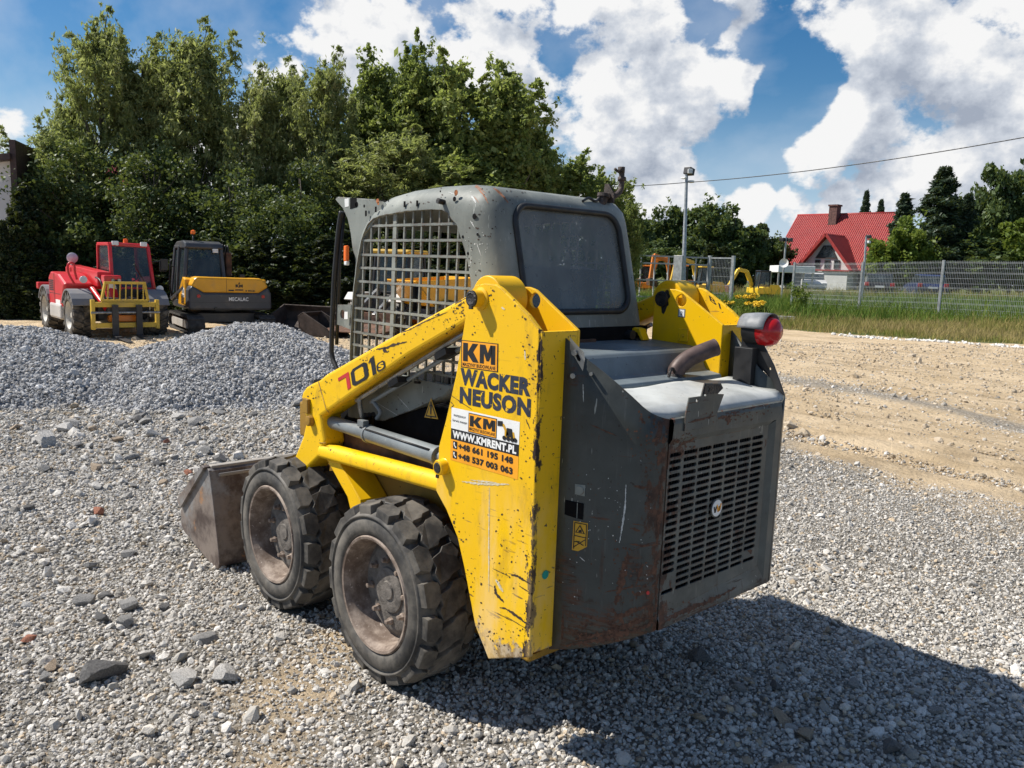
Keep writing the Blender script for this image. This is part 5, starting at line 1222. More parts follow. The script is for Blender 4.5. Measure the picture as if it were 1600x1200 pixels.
def rock(px, py, w, mi, label, i, grp):
    p = U(px, py, 'z', .02); dep = float((p-CAM)@FW); s = w/F*dep*.62
    bm = stone_bm(900+i, 3, .60, 15); o = obj('rock', bm, RM[mi], None, 16)
    z = float(gz(p[0], p[1])); o.location = (p[0], p[1], z+s*.34); o.scale = (s, s, s); o.rotation_euler = (RNG.normal(0, .15), RNG.normal(0, .15), RNG.uniform(0, 6)); tag(o, label, 'rock', grp)
for i, (px, py, w, mi, lb) in enumerate(ROCKS): rock(px, py, w, mi, lb, i, 'loose rocks lying on the gravel')
_rr = random.Random(5)
FAR_R += [(_rr.uniform(20, 475), _rr.uniform(640, 765), _rr.uniform(12, 28), _rr.choice((0, 1, 1, 2, 4, 4))) for _ in range(24)]
for i, (px, py, w, mi) in enumerate(FAR_R): rock(px, py, w, mi, 'small broken stone among rubble scattered before the gravel heaps', 50+i, 'rubble in front of the gravel heaps')

# ---------------- grass
def grass_m():
    t = NT('grass_blades'); a = t.n('ShaderNodeAttribute', attribute_name='tone'); r = t.n('ShaderNodeValToRGB'); t.l(a.outputs['Fac'], r.inputs[0])
    e = r.color_ramp.elements; e[0].color = (.065, .13, .02, 1); e[1].color = (.40, .31, .14, 1); e[1].position = 1
    for p, c in ((.35, (.13, .20, .03)), (.6, (.26, .24, .06)), (.8, (.36, .29, .11))): x = e.new(p); x.color = (*c, 1)
    t.set(r.outputs[0], .8, 0., Specular_IOR_Level=.2)
    tr = t.n('ShaderNodeBsdfTranslucent'); t.l(r.outputs[0], tr.inputs[0]); mx = t.n('ShaderNodeMixShader'); mx.inputs[0].default_value = .3
    t.l(t.b.outputs[0], mx.inputs[1]); t.l(tr.outputs[0], mx.inputs[2]); t.l(mx.outputs[0], t.t.nodes['Material Output'].inputs[0]); return t.m
GM = grass_m()
def blades(x, y, h, w, tone, zoff=-.02):
    n = len(x); a = RNG.uniform(0, 2*PI, n); lean = RNG.normal(0, .35, (n, 2)); z = gz(x, y)+zoff
    b = np.stack([x, y, z], -1); dx = np.stack([np.cos(a)*w, np.sin(a)*w, np.zeros(n)], -1)
    m = b+np.stack([lean[:, 0]*h*.35, lean[:, 1]*h*.35, h*.6], -1); tp = b+np.stack([lean[:, 0]*h, lean[:, 1]*h, h], -1)
    V = np.stack([b-dx, b+dx, m+dx*.7, m-dx*.7, tp+dx*.15, tp-dx*.15], 1).reshape(-1, 3)
    k = np.arange(n)[:, None]*6; Fq = np.concatenate([k+np.array([0, 1, 2, 3]), k+np.array([3, 2, 4, 5])]); return V, Fq, np.repeat(tone, 6)
def grass_patch(name, label, u0, u1, v0, v1, n, hfun, tfun, w):
    u = RNG.uniform(u0, u1, n); v = RNG.uniform(v0, v1, n); x = CAM[0]+u*FWH[0]+v*RTH[0]; y = CAM[1]+u*FWH[1]+v*RTH[1]
    k = (RNG.random(n) < grass_w(x, y)**1.5*(1-road_w(x, y)))&(np.abs(v) < .66*u+2); x, y, u, v = x[k], y[k], u[k], v[k]
    V, Fq, T = blades(x, y, hfun(x, y, u)*np.exp(RNG.normal(0, .35, len(x))), w, tfun(x, y, u)); o = mesh_from(name, V, Fq, GM, None, T); tag(o, label, 'grass', None, 'stuff')
grass_patch('grass', 'dry yellowing grass along the edge of the sandy yard', 15, 27, 3, 20, 90000, lambda x, y, u: .07+.15*fbm(x, y, 1.3, 31)*sstep(16, 21, u), lambda x, y, u: np.clip(.25+.75*fbm(x, y, .9, 33)+RNG.normal(0, .16, len(x))+.14, 0, 1), .006)
grass_patch('meadow', 'green meadow behind the mesh fence', 24, 52, 2, 36, 110000, lambda x, y, u: .22+.22*fbm(x, y, .7, 35), lambda x, y, u: np.clip(.05+.42*fbm(x, y, .5, 37)+RNG.normal(0, .12, len(x))+.45*sstep(40, 47, u), 0, 1), .012)
# ================================================================== OTHER MACHINES AND CARS
def paint(name, col, rough=.35, var=.15, dirt=.3):
    t = NT(name); c = t.mix(t.ramp(t.noise(2, 6), .3, .7), tuple(x*(1-var) for x in col), col)
    c = t.mix(t.ramp(t.noise(2.6, 9, .7, off=(3, 1, 7)), .48, .75, 0, dirt), c, (.25, .2, .14)); return t.set(c, rough, 0., bump=t.noise(2, 3), bstr=.06)
M['red'] = paint('red_machine_paint', (.62, .022, .03)); M['amber'] = paint('amber_machine_paint', (.78, .37, .012)); M['orangep'] = paint('orange_machine_paint', (.70, .20, .012))
M['anthracite'] = paint('anthracite_paint', (.055, .058, .065), .4); M['fender'] = paint('grey_plastic_fender', (.20, .20, .21), .6); M['palegrey'] = paint('pale_grey_paint', (.50, .48, .45), .5)
M['machyel'] = paint('old_yellow_paint', (.66, .42, .05), .5, .2, .4); M['forkblack'] = paint('fork_black', (.025, .025, .028), .5)
M['rimwhite'] = paint('pale_rim', (.52, .50, .45), .6, .1, .5); M['lampglass'] = simple('lamp_glass', (.65, .66, .66), .1, 0, .1); M['skipbrown'] = simple('dark_brown_bucket_steel', (.055, .04, .033), .85, 0, .4, 6, .4); M['track'] = simple('rubber_track', (.05, .046, .042), .85, 0, .4, 12, .4)
def part(parent, name, mat, fn, smooth=None, bevel=0, label=None):
    bm = B(); fn(bm); return obj(name, bm, mat, parent, smooth, bevel, label=label)
def lug_tyre(Rr, w, nl=18):
    bm = B(); rb = Rr-.04
    lathe(bm, [(-w/2, Rr*.60), (-w/2-.01, Rr*.75), (-w/2+.01, Rr*.9), (-w/2+.05, rb), (w/2-.05, rb), (w/2-.01, Rr*.9), (w/2+.01, Rr*.75), (w/2, Rr*.60)], (0, 0, 0), 'y', 40, close=True)
    for f in bm.faces: f.smooth = True
    for i in range(nl):
        for sgn in (1, -1):
            a0 = 2*PI*(i+(.5 if sgn < 0 else 0))/nl; da = 2*PI/nl
            pts = [(0, .0), (.42, 0.0), (.95, w/2+.005), (.50, w/2+.005)]
            tv, bv = [], []
            for u, y in pts:
                a = a0+u*da
                tv.append(bm.verts.new((Rr*math.cos(a), sgn*y, Rr*math.sin(a)))); q = rb-.02 if y < w/2 else rb-.07; bv.append(bm.verts.new((q*math.cos(a), sgn*y, q*math.sin(a))))
            bm.faces.new(tv)
            for k in range(4): bm.faces.new((tv[k], tv[(k+1) % 4], bv[(k+1) % 4], bv[k]))
    return bm
def big_wheel(parent, loc, Rr, w, side, rimmat, rot=0.):
    bm = B(); r = Rr*.62
    for s in (1, -1): lathe(bm, [(s*(w/2-.0), r), (s*(w/2-.02), r-.03), (s*(w/2-.10), r-.06), (s*(w/2-.13), r*.55), (s*(w/2-.10), r*.5), (s*(w/2-.09), .06), (s*(w/2-.05), .05), (s*(w/2-.05), .0001)], (0, 0, 0), 'y', 28, cap=False)
    o = obj('wheel', bm, rimmat, parent, 40); o.location = loc; o.rotation_euler = (0, rot, 0)
    obj('tyre', lug_tyre(Rr, w), M['rubber'], o); return o
def frame_pane(bm, pts, t, ax, v): pass
def bar(bm, a, b, w, mi=0):
    a, b = Vector(a), Vector(b); d = b-a; q = d.to_track_quat('X', 'Z').to_matrix(); ws = w if isinstance(w, tuple) else (w, w)
    box(bm, (a+b)/2, (d.length, ws[0], ws[1]), q, mi)

# ---------------- red telehandler
P = ground_at(118, 528, 15.3); hd = heading(.66, -.75); L_ = np.array([-math.sin(hd), math.cos(hd)])
pos = P[:2]+L_*.74
TH = thing('telehandler', 'red telehandler with yellow pallet forks parked before the hedge', 'telehandler', (pos[0], pos[1], float(gz(*pos))-.01), hd)
TH.scale = (.92, .92, .92)
for x, y in ((0, .74), (0, -.74), (-2.15, .74), (-2.15, -.74)): big_wheel(TH, (x, y, .47), .475, .36, 1 if y > 0 else -1, M['rimwhite'], x+y)
for x, y in ((0, .74), (0, -.74), (-2.15, .74), (-2.15, -.74)):
    def fn(bm):
        n = 8; up = []
        for r, dz in ((.53, 0), (.50, 0)): up.append([[bm.verts.new((x+r*math.cos(R(25+130*k/n)), y+s*.2, .47+r*math.sin(R(25+130*k/n))*1.02)) for k in range(n+1)] for s in (-1, 1)])
        for q in range(n):
            bm.faces.new((up[0][0][q], up[0][0][q+1], up[0][1][q+1], up[0][1][q])); bm.faces.new((up[1][0][q], up[1][0][q+1], up[1][1][q+1], up[1][1][q]))
            for s in (0, 1): bm.faces.new((up[0][s][q], up[0][s][q+1], up[1][s][q+1], up[1][s][q]))
        for q in (0, n): bm.faces.new((up[0][0][q], up[0][1][q], up[1][1][q], up[1][0][q]))
    part(TH, 'fender', M['fender'], fn)
part(TH, 'chassis', M['anthracite'], lambda bm: (bx(bm, -2.5, .25, -.42, .42, .38, .72), bx(bm, -.1, .5, -.3, .3, .3, .85)), None, .02)
part(TH, 'engine_hood', M['red'], lambda bm: plate(bm, [(-1.75,.45),(-1.75,1.22),(-1.55,1.32),(-.9,1.28),(-.35,1.10),(-.45,.95),(-.62,.55),(-.75,.45)], [], 'y', -.90, -.34), None, .05)
part(TH, 'fuel_tank', M['palegrey'], lambda bm: bx(bm, -1.62, -.62, -.93, -.5, .33, .66), None, .05)
part(TH, 'side_panel', M['red'], lambda bm: plate(bm, [(-2.6,.6),(-2.6,1.15),(-1.6,1.2),(-.5,1.02),(-.5,.6)], [], 'y', .40, .86), None, .04)
part(TH, 'bumper', M['red'], lambda bm: bx(bm, -2.75, -2.55, -.95, .9, .9, 1.05), None, .02)
cabt = part(TH, 'cab', M['red'], lambda bm: [bar(bm, a, b, .07) for a, b in (((-.30,.02,1.0),(-.42,.02,1.95)),((-.30,.86,1.0),(-.45,.80,1.93)),((-1.35,.02,1.0),(-1.30,.02,1.95)),((-1.35,.86,1.0),(-1.28,.80,1.93)),((-.42,.02,1.95),(-.45,.80,1.93)),((-1.3,.02,1.95),(-1.28,.80,1.93)),((-.42,.02,1.95),(-1.3,.02,1.95)),((-.45,.8,1.93),(-1.28,.8,1.93)),((-.30,.02,1.0),(-.30,.86,1.0)))], None, .015)
part(TH, 'cab_roof', M['red'], lambda bm: bx(bm, -1.32, -.42, .0, .82, 1.935, 1.985), None, .02)
def pane(bm, pts): 
    vs = [bm.verts.new(p) for p in pts]; bm.faces.new(vs)
part(cabt, 'windscreen', M['glass2'], lambda bm: pane(bm, [(-.30,.05,1.02),(-.30,.84,1.02),(-.44,.78,1.92),(-.42,.05,1.93)]))
part(cabt, 'side_window', M['glass2'], lambda bm: pane(bm, [(-.33,.02,1.1),(-.44,.02,1.92),(-1.28,.02,1.92),(-1.33,.02,1.1)]))
part(cabt, 'side_window', M['glass2'], lambda bm: pane(bm, [(-.33,.86,1.1),(-.46,.8,1.92),(-1.28,.8,1.92),(-1.33,.86,1.1)]))
part(cabt, 'seat', M['black'], lambda bm: (bx(bm, -1.15, -.75, .2, .65, 1.0, 1.15), bx(bm, -1.2, -1.08, .22, .63, 1.1, 1.65)), None, .03)
part(cabt, 'steering_wheel', M['black'], lambda bm: (loop_tube(bm, [(-.52+.03*math.sin(t), .45+.16*math.cos(t), 1.28+.12*math.sin(t)) for t in np.linspace(0, 2*PI, 17)[:-1]], .014, 6), tube(bm, [(-.45,.45,1.0),(-.52,.45,1.28)], .02, 8)))
part(cabt, 'wiper', M['black'], lambda bm: bar(bm, (-.285,.72,1.05), (-.36,.50,1.55), .014))
part(cabt, 'beacon', M['orange'], lambda bm: lathe(bm, [(1.985,.055),(2.0,.05),(2.075,.045),(2.085,.0001)], (-.8,.45,0), 'z', 14), 40)
part(TH, 'dashboard', M['black'], lambda bm: bx(bm, -.5, -.26, .04, .86, .70, 1.02), None, .03)
# boom: runs from the high rear pivot forward between cab and hood, down to the carriage
part(TH, 'boom', M['red'], lambda bm: (bar(bm, (-2.5,-.20,1.30), (-.15,-.17,1.20), (.28,.32)),), None, .02)
part(TH, 'boom_extension', M['red'], lambda bm: (bar(bm, (-.5,-.17,1.22), (.10,-.13,1.10), (.22,.24)), bar(bm, (.05,-.12,1.22), (.42,-.08,.42), (.20,.22)), bx(bm, .0, .25, -.28, .05, .98, 1.30)), None, .02)
part(TH, 'boom_pivot', M['red'], lambda bm: (bx(bm, -2.65, -2.2, -.36, .0, .8, 1.42),), None, .03)
part(TH, 'tilt_cylinder', M['red'], lambda bm: tube(bm, [(-.3,-.38,1.0),(.42,-.30,.62)], .055, 12), 40)
part(TH, 'data_plate', M['white'], lambda bm: bx(bm, .255, .26, -.20, -.05, 1.02, 1.16))
def fork_frame(bm):
    for z in (.72, .30): bx(bm, .60, .68, -.62, .62, z-.05, z+.05)
    for y in (-.62, .62): bx(bm, .60, .70, y-.035, y+.035, .22, .82)
    bar(bm, (.64,-.45,.80), (.60,-.36,1.16), .045); bar(bm, (.64,.45,.80), (.60,.40,1.16), .045); bar(bm, (.60,-.38,1.16), (.60,.42,1.16), .05); bar(bm, (.63,-.45,.80), (.63,.45,.80), .05)
    for k in range(7): bar(bm, (.63,-.33+.115*k,.80), (.60,-.30+.112*k,1.16), .022)
part(TH, 'fork_carriage', paint('fork_frame_yellow', (.68, .45, .05), .5, .15, .35), fork_frame, None, .006)
part(TH, 'carriage_bar', M['steel'], lambda bm: tube(bm, [(.70,-.66,.56),(.70,.66,.56)], .025, 10), 40)
for y in (-.22, .24): part(TH, 'fork', M['forkblack'], lambda bm: (bx(bm, .70, .75, y-.06, y+.06, .05, .72), plate(bm, [(.70,.05),(.70,.11),(.95,.09),(1.72,.055),(1.74,.05)], [], 'y', y-.06, y+.06)), None, .006)
part(TH, 'crossbeam', M['orangep'], lambda bm: bx(bm, .4, .58, -.3, .3, .36, .5), None, .02)
for y, x in ((-.62, .0), (.92, -.1)):
    part(TH, 'headlight', M['lampglass'], lambda bm: (lathe(bm, [(x-.05,.06),(x+.04,.075),(x+.05,.07),(x+.055,.0001)], (0, y, 1.20 if y < 0 else 1.02), 'x', 14)), 40)
part(TH, 'mirror', M['red'], lambda bm: (tube(bm, smooth_path([(-.15,-.75,1.1),(-.1,-.86,1.32),(-.1,-.86,1.50),(-.1,-.76,1.52),(-.1,-.74,1.34),(-.15,-.70,1.2)], 4), .022, 8)), None)
part(TH, 'round_mirror', M['lampglass'], lambda bm: (lathe(bm, [(-2.30,.02),(-2.26,.11),(-2.22,.12),(-2.19,.09),(-2.18,.0001)], (0, -.30, 1.62), 'x', 18), tube(bm, [(-2.3,-.30,1.62),(-2.35,-.30,1.35)], .02, 6)), 40)

# ---------------- excavator seen from behind
P = ground_at(362, 520, 17.0); hd = heading(-.55, .835)
EX = thing('excavator', 'amber and black tracked excavator seen from behind by the hedge', 'excavator', (P[0]+.9*math.cos(hd), P[1]+.9*math.sin(hd), float(gz(P[0], P[1]))-.04), hd); EX.scale = (.91, .91, .91)
for s in (1, -1):
    def trk(bm):
        prof = []
        for k in range(9): a = R(90+180*k/8); prof.append((-.95+.21*math.cos(a), .22+.21*math.sin(a)))
        for k in range(9): a = R(-90+180*k/8); prof.append((.95+.21*math.cos(a), .22+.21*math.sin(a)))
        plate(bm, prof, [inset(prof, .05)], 'y', s*.62, s*.98)
        for k in range(30):
            t = k/30
            L_t = 1.9*2+2*PI*.21; q = t*L_t
            if q < 1.9: p = (-.95+q, .43, 0)
            elif q < 1.9+PI*.21: a = PI/2-(q-1.9)/.21; p = (.95+.215*math.cos(a), .22+.215*math.sin(a), a-PI/2)
            elif q < 3.8+PI*.21: p = (.95-(q-1.9-PI*.21), .01, 0)
            else: a = -PI/2-(q-3.8-PI*.21)/.21; p = (-.95+.215*math.cos(a), .22+.215*math.sin(a), a-PI/2)
            box(bm, (p[0], s*.80, p[1]), (.05, .36, .03), Matrix.Rotation(-p[2], 3, 'Y'))
    part(EX, 'track', M['track'], trk)
    part(EX, 'track_frame', M['palegrey'], lambda bm: (bx(bm, -.75, .8, s*.64, s*.94, .12, .32), [lathe(bm, [(s*.66,.13),(s*.93,.13)], (x, 0, .22), 'y', 16) for x in (-.9,.9)]), None, .02)
part(EX, 'undercarriage', M['anthracite'], lambda bm: (bx(bm, -.6, .6, -.65, .65, .25, .48), lathe(bm, [(.48,.45),(.58,.45)], (0,0,0), 'z', 24)), None, .02)
def cw(bm, z0, z1, x0, hw, m=14, top=0):
    n = m; ringb = []; ringt = []
    for k in range(n+1):
        a = R(118+124*k/n); ex_ = .42
        c, s_ = math.cos(a), math.sin(a); x = x0-.62*abs(c)**.35*(1); y = hw*np.sign(s_)*min(1, abs(s_)**.30*1.06)
        ringb.append(bm.verts.new((x, y, z0))); ringt.append(bm.verts.new((x+top, y*(1-.5*top), z1)))
    for k in range(n): bm.faces.new((ringb[k], ringb[k+1], ringt[k+1], ringt[k]))
    bm.faces.new(ringt); bm.faces.new(ringb[::-1])
    a, b, c, d = ringb[0], ringb[-1], ringt[-1], ringt[0]; bm.faces.new((a, b, c, d))
part(EX, 'counterweight', M['anthracite'], lambda bm: plate(bm, [(.90,.56),(.93,.62),(.92,1.0),(.86,1.12),(.60,.96),(-.62,.96),(-.84,1.10),(-.92,.95),(-.93,.62),(-.90,.56)], [], 'x', -1.02, -.60), None, .05)
part(EX, 'rear_cover', M['amber'], lambda bm: plate(bm, [(.88,1.105),(.80,1.26),(.74,1.31),(-.66,1.30),(-.76,1.26),(-.86,1.10),(-.63,.955),(.61,.955)], [], 'x', -1.0, -.50), None, .07)
part(EX, 'side_cover', M['amber'], lambda bm: plate(bm, [(-.62,.62),(-.62,1.24),(-.35,1.30),(.0,1.05),(.2,.66),(.2,.62)], [], 'y', .55, .93), None, .05)
part(EX, 'side_cover', M['amber'], lambda bm: plate(bm, [(-.62,.62),(-.62,1.27),(.7,1.2),(.8,.62)], [], 'y', -.92, -.35), None, .05)
part(EX, 'skirt', M['anthracite'], lambda bm: (bx(bm, -.70, .9, -.9, .92, .56, .66), bx(bm, .1, .95, .2, .92, .6, .75)), None, .03)
ecab = part(EX, 'cab', M['anthracite'], lambda bm: [bar(bm, a, b, .08) for a, b in (((-.42,.90,1.0),(-.28,.80,2.0)),((-.42,.02,1.28),(-.30,.06,2.0)),((.95,.92,.7),(.80,.84,1.95)),((.95,.0,.7),(.80,.06,1.95)),((.3,.92,.75),(.3,.84,2.0)),((-.28,.80,2.0),(.80,.84,1.97)),((-.30,.06,2.0),(.80,.06,1.97)),((-.42,.9,1.05),(.95,.92,.72)),((-.42,.9,1.1),(-.42,.02,1.1)))], None, .02)
part(ecab, 'roof', M['anthracite'], lambda bm: plate(bm, [(-.40,1.97),(-.34,2.07),(-.1,2.12),(.6,2.10),(.86,2.02),(.86,1.95),(-.36,1.93)], [], 'y', .02, .86), None, .05)
part(ecab, 'rear_window', M['glass2'], lambda bm: pane(bm, [(-.42,.84,1.18),(-.41,.08,1.18),(-.31,.10,1.95),(-.29,.76,1.95)]))
part(ecab, 'side_window', M['glass2'], lambda bm: pane(bm, [(-.38,.88,1.15),(.90,.92,.85),(.80,.84,1.92),(-.27,.80,1.95)]))
part(ecab, 'side_window', M['glass2'], lambda bm: pane(bm, [(-.38,.03,1.2),(.90,.03,.85),(.80,.06,1.92),(-.27,.06,1.95)]))
part(ecab, 'seat', M['black'], lambda bm: (bx(bm, -.2, .3, .2, .7, .95, 1.15), bx(bm, -.26, -.14, .22, .68, 1.1, 1.72)), None, .03)
part(ecab, 'beacon', M['orange'], lambda bm: lathe(bm, [(2.27,.05),(2.29,.055),(2.35,.05),(2.37,.0001)], (-.1,.62,0), 'z', 12), 40)
part(ecab, 'beacon_stalk', M['black'], lambda bm: tube(bm, [(-.12,.62,1.95),(-.1,.62,2.28)], .02, 8))
for k in range(4): part(EX, 'hose', M['black'], lambda bm: tube(bm, smooth_path([(.3,-.02-.05*k,1.1),(.2,-.05-.06*k,1.9),(.25,-.06-.06*k,2.08-.02*k),(.45,-.10-.07*k,1.98-.04*k),(.5,-.14-.06*k,1.5)], 5), .022, 7))
part(EX, 'boom', M['amber'], lambda bm: (bar(bm, (.6,-.05,.9), (1.5,-.0,1.25), (.22,.28)), bar(bm, (1.45,-.0,1.25), (2.5,.1,1.1), (.2,.25))), None, .02)
part(EX, 'boom_foot', M['rustbrown'], lambda bm: (bx(bm, .1, .3, -.30, -.16, 1.3, 1.88),), None, .02)
part(EX, 'bucket_arm', M['amber'], lambda bm: bar(bm, (2.5,.1,1.1), (2.7,.1,.3), (.18,.22)), None, .02)
d = Decal((P[0]*0-1.0265, .06, .86), (0, -.44, 0), (0, 0, -.085), (-1, 0, 0), [M['white'], M['blackprint']]); d.text('MECALAC', 0, 0, 1, 1, 0, 1, .02); d.done('maker_lettering', EX)
d = Decal((-1.0065, -.08, 1.21), (0, -.20, 0), (0, 0, -.20), (-1, 0, 0), [M['blackprint']]); d.text('KM', .1, .28, .9, .62, 0, 1, .05); d.poly([(.5,0),(.62,.2),(.38,.2)], 0, 1); d.rect(.05, .85, .95, .98, 0, 1); d.done('logo', EX)
d = Decal((-1.0065, -.32, 1.03), (0, -.22, 0), (0, 0, -.04), (-1, 0, 0), [M['blackprint']]); d.text('8 MCR', 0, 0, 1, 1, 0, 1, .02); d.done('model_lettering', EX)
d = Decal((-.30, .9315, 1.04), (-.25, 0, 0), (0, 0, -.22), (0, 1, 0), [M['white'], M['blackprint']]); d.rect(0, 0, 1, 1, 0, 0); d.text('KM', .1, .15, .8, .6, 1, 1, .04); d.done('side_sticker', EX)
part(EX, 'exhaust', M['black'], lambda bm: box(bm, (-.72,-.32,1.33), (.1,.12,.09)), None, .02)
part(EX, 'handrail', M['black'], lambda bm: tube(bm, smooth_path([(.75,.96,.8),(.75,1.0,1.1),(.72,.98,1.6),(.70,.93,1.65)], 4), .018, 8))
part(EX, 'grille', M['black'], lambda bm: [bx(bm, -.50, -.20, .93, .937, z, z+.022) for z in np.linspace(.68, .86, 6)])
for y in (.72, -.72): part(EX, 'marker_light', M['redlens'], lambda bm: tube(bm, [(-1.015,y,.88),(-1.035,y,.88)], .04, 12))
part(EX, 'tow_eye', M['black'], lambda bm: [tube(bm, [(-1.0,y,.60),(-1.05,y,.60)], .035, 10) for y in (.35,)])
part(EX, 'panel_seam', M['black'], lambda bm: (bx(bm, -1.0235, -1.0, -.90, .90, .735, .742), bx(bm, -1.003, -.9, .10, .106, .97, 1.29)))
part(EX, 'latch', M['black'], lambda bm: bx(bm, -1.012, -1.0, -.06, .06, 1.0, 1.03), None, .005)
part(EX, 'work_lamp', M['lampglass'], lambda bm: box(bm, (-.40,.20,1.90), (.08,.12,.09)), None, .01)
part(EX, 'mirror', M['black'], lambda bm: (tube(bm, [(.8,.9,1.5),(.85,1.08,1.55)], .015, 6), box(bm, (.86,1.12,1.5), (.04,.16,.26))), None, .01)
for y in (-.30, -.02, .02): part(TH, 'hose', M['black'], lambda bm: tube(bm, smooth_path([(.0,y-.08,1.25),(.28,y-.06,1.18),(.42,y-.03,.9),(.40,y,.62),(.55,y,.5)], 5), .02, 7))
part(TH, 'axle', M['anthracite'], lambda bm: (tube(bm, [(0,-.6,.46),(0,.6,.46)], .10, 12), bx(bm, -.15, .15, -.2, .2, .32, .6)), None, .02)
part(TH, 'hood_seam', M['black'], lambda bm: (bx(bm, -1.2, -1.19, -.905, -.34, .5, 1.29), bx(bm, -1.75, -.7, -.9045, -.895, .86, .868)))
part(TH, 'grille', M['black'], lambda bm: [bx(bm, -1.66, -1.28, -.905, -.898, z, z+.025) for z in np.linspace(.92, 1.12, 6)])
part(TH, 'decal', M['white'], lambda bm: bx(bm, -1.12, -.72, -.9045, -.899, .62, .74))
part(cabt, 'door_handle', M['black'], lambda bm: bx(bm, -.62, -.5, .86, .90, 1.15, 1.19))
for y in (.12, .70): part(cabt, 'work_lamp', M['lampglass'], lambda bm: box(bm, (-.38,y,1.97), (.07,.13,.09)), None, .01)
part(cabt, 'mirror', M['black'], lambda bm: (tube(bm, [(-.35,.86,1.6),(-.25,1.05,1.62)], .014, 6), box(bm, (-.24,1.08,1.55), (.04,.15,.24))), None, .01)
for y, z in ((-.12, 1.285), (.0, 1.285)): part(TH, 'boom_bolt', M['steel'], lambda bm: tube(bm, [(.25,y,1.2),(.275,y,1.2)], .035, 8))
# big digging bucket lying beside the excavator
P = ground_at(472, 516, 17.6)
o = thing('excavator_bucket', 'brown rusty digging bucket lying right of the tracked excavator', 'digger bucket', tuple(P), heading(.3, .95))
part(o, 'shell', M['skipbrown'], lambda bm: plate(bm, [(-.5,.0),(.3,.02),(.55,.18),(.6,.42),(.45,.55),(.43,.53),(.55,.4),(.5,.2),(.28,.06),(-.5,.03)], [], 'y', -.75, .75), None, .01)
for s in (1, -1): part(o, 'side_plate', M['skipbrown'], lambda bm: plate(bm, [(-.5,0),(.3,.02),(.55,.18),(.6,.42),(.45,.55),(-.3,.25)], [], 'y', s*.75, s*.72), None, .008)
P = ground_at(508, 520, 16.5)
o = thing('excavator_bucket', 'narrow rusty bucket half hidden behind the cab strut of the loader', 'digger bucket', tuple(P), heading(-.9, .3))
part(o, 'shell', M['skipbrown'], lambda bm: plate(bm, [(-.4,.0),(.2,.02),(.4,.18),(.42,.42),(.30,.5),(.28,.48),(.37,.4),(.35,.2),(.18,.06),(-.4,.03)], [], 'y', -.35, .35), None, .01)
for s in (1, -1): part(o, 'side_plate', M['skipbrown'], lambda bm: plate(bm, [(-.4,0),(.2,.02),(.4,.18),(.42,.42),(.3,.5),(-.25,.2)], [], 'y', s*.35, s*.32), None, .008)

# ---------------- wheeled excavator and orange dumper seen through the cab screen
P = ground_at(622, 522, 18.0); hd = heading(-.35, -.93)
W = thing('wheeled_loader', 'yellow-roofed wheel loader with orange rims behind the cab screen', 'wheel loader', (P[0], P[1], float(gz(P[0], P[1]))), hd); W.scale = (.86, .86, .86)
for x, y in ((.75, .62), (.75, -.62), (-.95, .62), (-.95, -.62)): big_wheel(W, (x, y, .46), .46, .34, 1, M['orangep'], x*y)
part(W, 'chassis', M['anthracite'], lambda bm: (bx(bm, -1.5, .9, -.42, .42, .40, .9), bx(bm, -1.7, -.4, -.5, .5, .8, 1.3)), None, .04)
part(W, 'engine_cover', M['machyel'], lambda bm: bx(bm, -1.75, -.5, -.48, .48, .95, 1.35), None, .06)
wc = part(W, 'cab', M['black'], lambda bm: [bar(bm, a, b, .07) for a, b in (((.45,.5,.9),(.35,.47,1.98)),((.45,-.5,.9),(.35,-.47,1.98)),((-.55,.5,.9),(-.45,.47,1.98)),((-.55,-.5,.9),(-.45,-.47,1.98)),((.45,.5,1.0),(.45,-.5,1.0)))], None, .015)
part(wc, 'roof', M['machyel'], lambda bm: bx(bm, -.58, .52, -.56, .56, 1.97, 2.08), None, .05)
part(wc, 'windscreen', M['glass2'], lambda bm: pane(bm, [(.45,.46,1.0),(.45,-.46,1.0),(.36,-.44,1.95),(.36,.44,1.95)]))
for s in (1, -1): part(wc, 'side_window', M['glass2'], lambda bm: pane(bm, [(.42,s*.5,1.0),(-.52,s*.5,1.0),(-.44,s*.47,1.95),(.34,s*.47,1.95)]))
part(wc, 'seat', M['black'], lambda bm: (bx(bm, -.4, .0, -.22, .22, .95, 1.15), bx(bm, -.42, -.32, -.22, .22, 1.1, 1.7)), None, .03)
for y in (.62, -.62):
    part(W, 'fender', M['palegrey'], lambda bm: plate(bm, [(.25,.85),(.40,.99),(1.1,.99),(1.28,.82),(1.26,.80),(1.09,.965),(.41,.965),(.27,.84)], [], 'y', y-.2, y+.2))
part(W, 'lift_arm', M['steel'], lambda bm: [bar(bm, (.5,s*.28,1.05), (1.7,s*.28,.45), (.09,.16)) for s in (1, -1)], None, .01)
part(W, 'bucket', M['rustbrown'], lambda bm: plate(bm, [(1.6,.55),(1.62,.25),(1.8,.12),(2.4,.1),(2.4,.13),(1.83,.16),(1.67,.27),(1.65,.55)], [], 'y', -.8, .8), None, .01)
P = ground_at(712, 520, 17.0); hd = heading(-.8, -.6)
W2 = thing('dumper', 'orange site dumper behind the cab screen, beside the wheel loader', 'dumper', (P[0], P[1], float(gz(P[0], P[1]))), hd)
for x, y in ((.6, .55), (.6, -.55), (-.7, .55), (-.7, -.55)): big_wheel(W2, (x, y, .40), .40, .30, 1, M['orangep'], x)
part(W2, 'chassis', M['anthracite'], lambda bm: bx(bm, -1.1, .9, -.4, .4, .35, .6), None, .03)
part(W2, 'engine_cover', M['orangep'], lambda bm: bx(bm, -1.25, -.35, -.5, .5, .55, 1.12), None, .06)
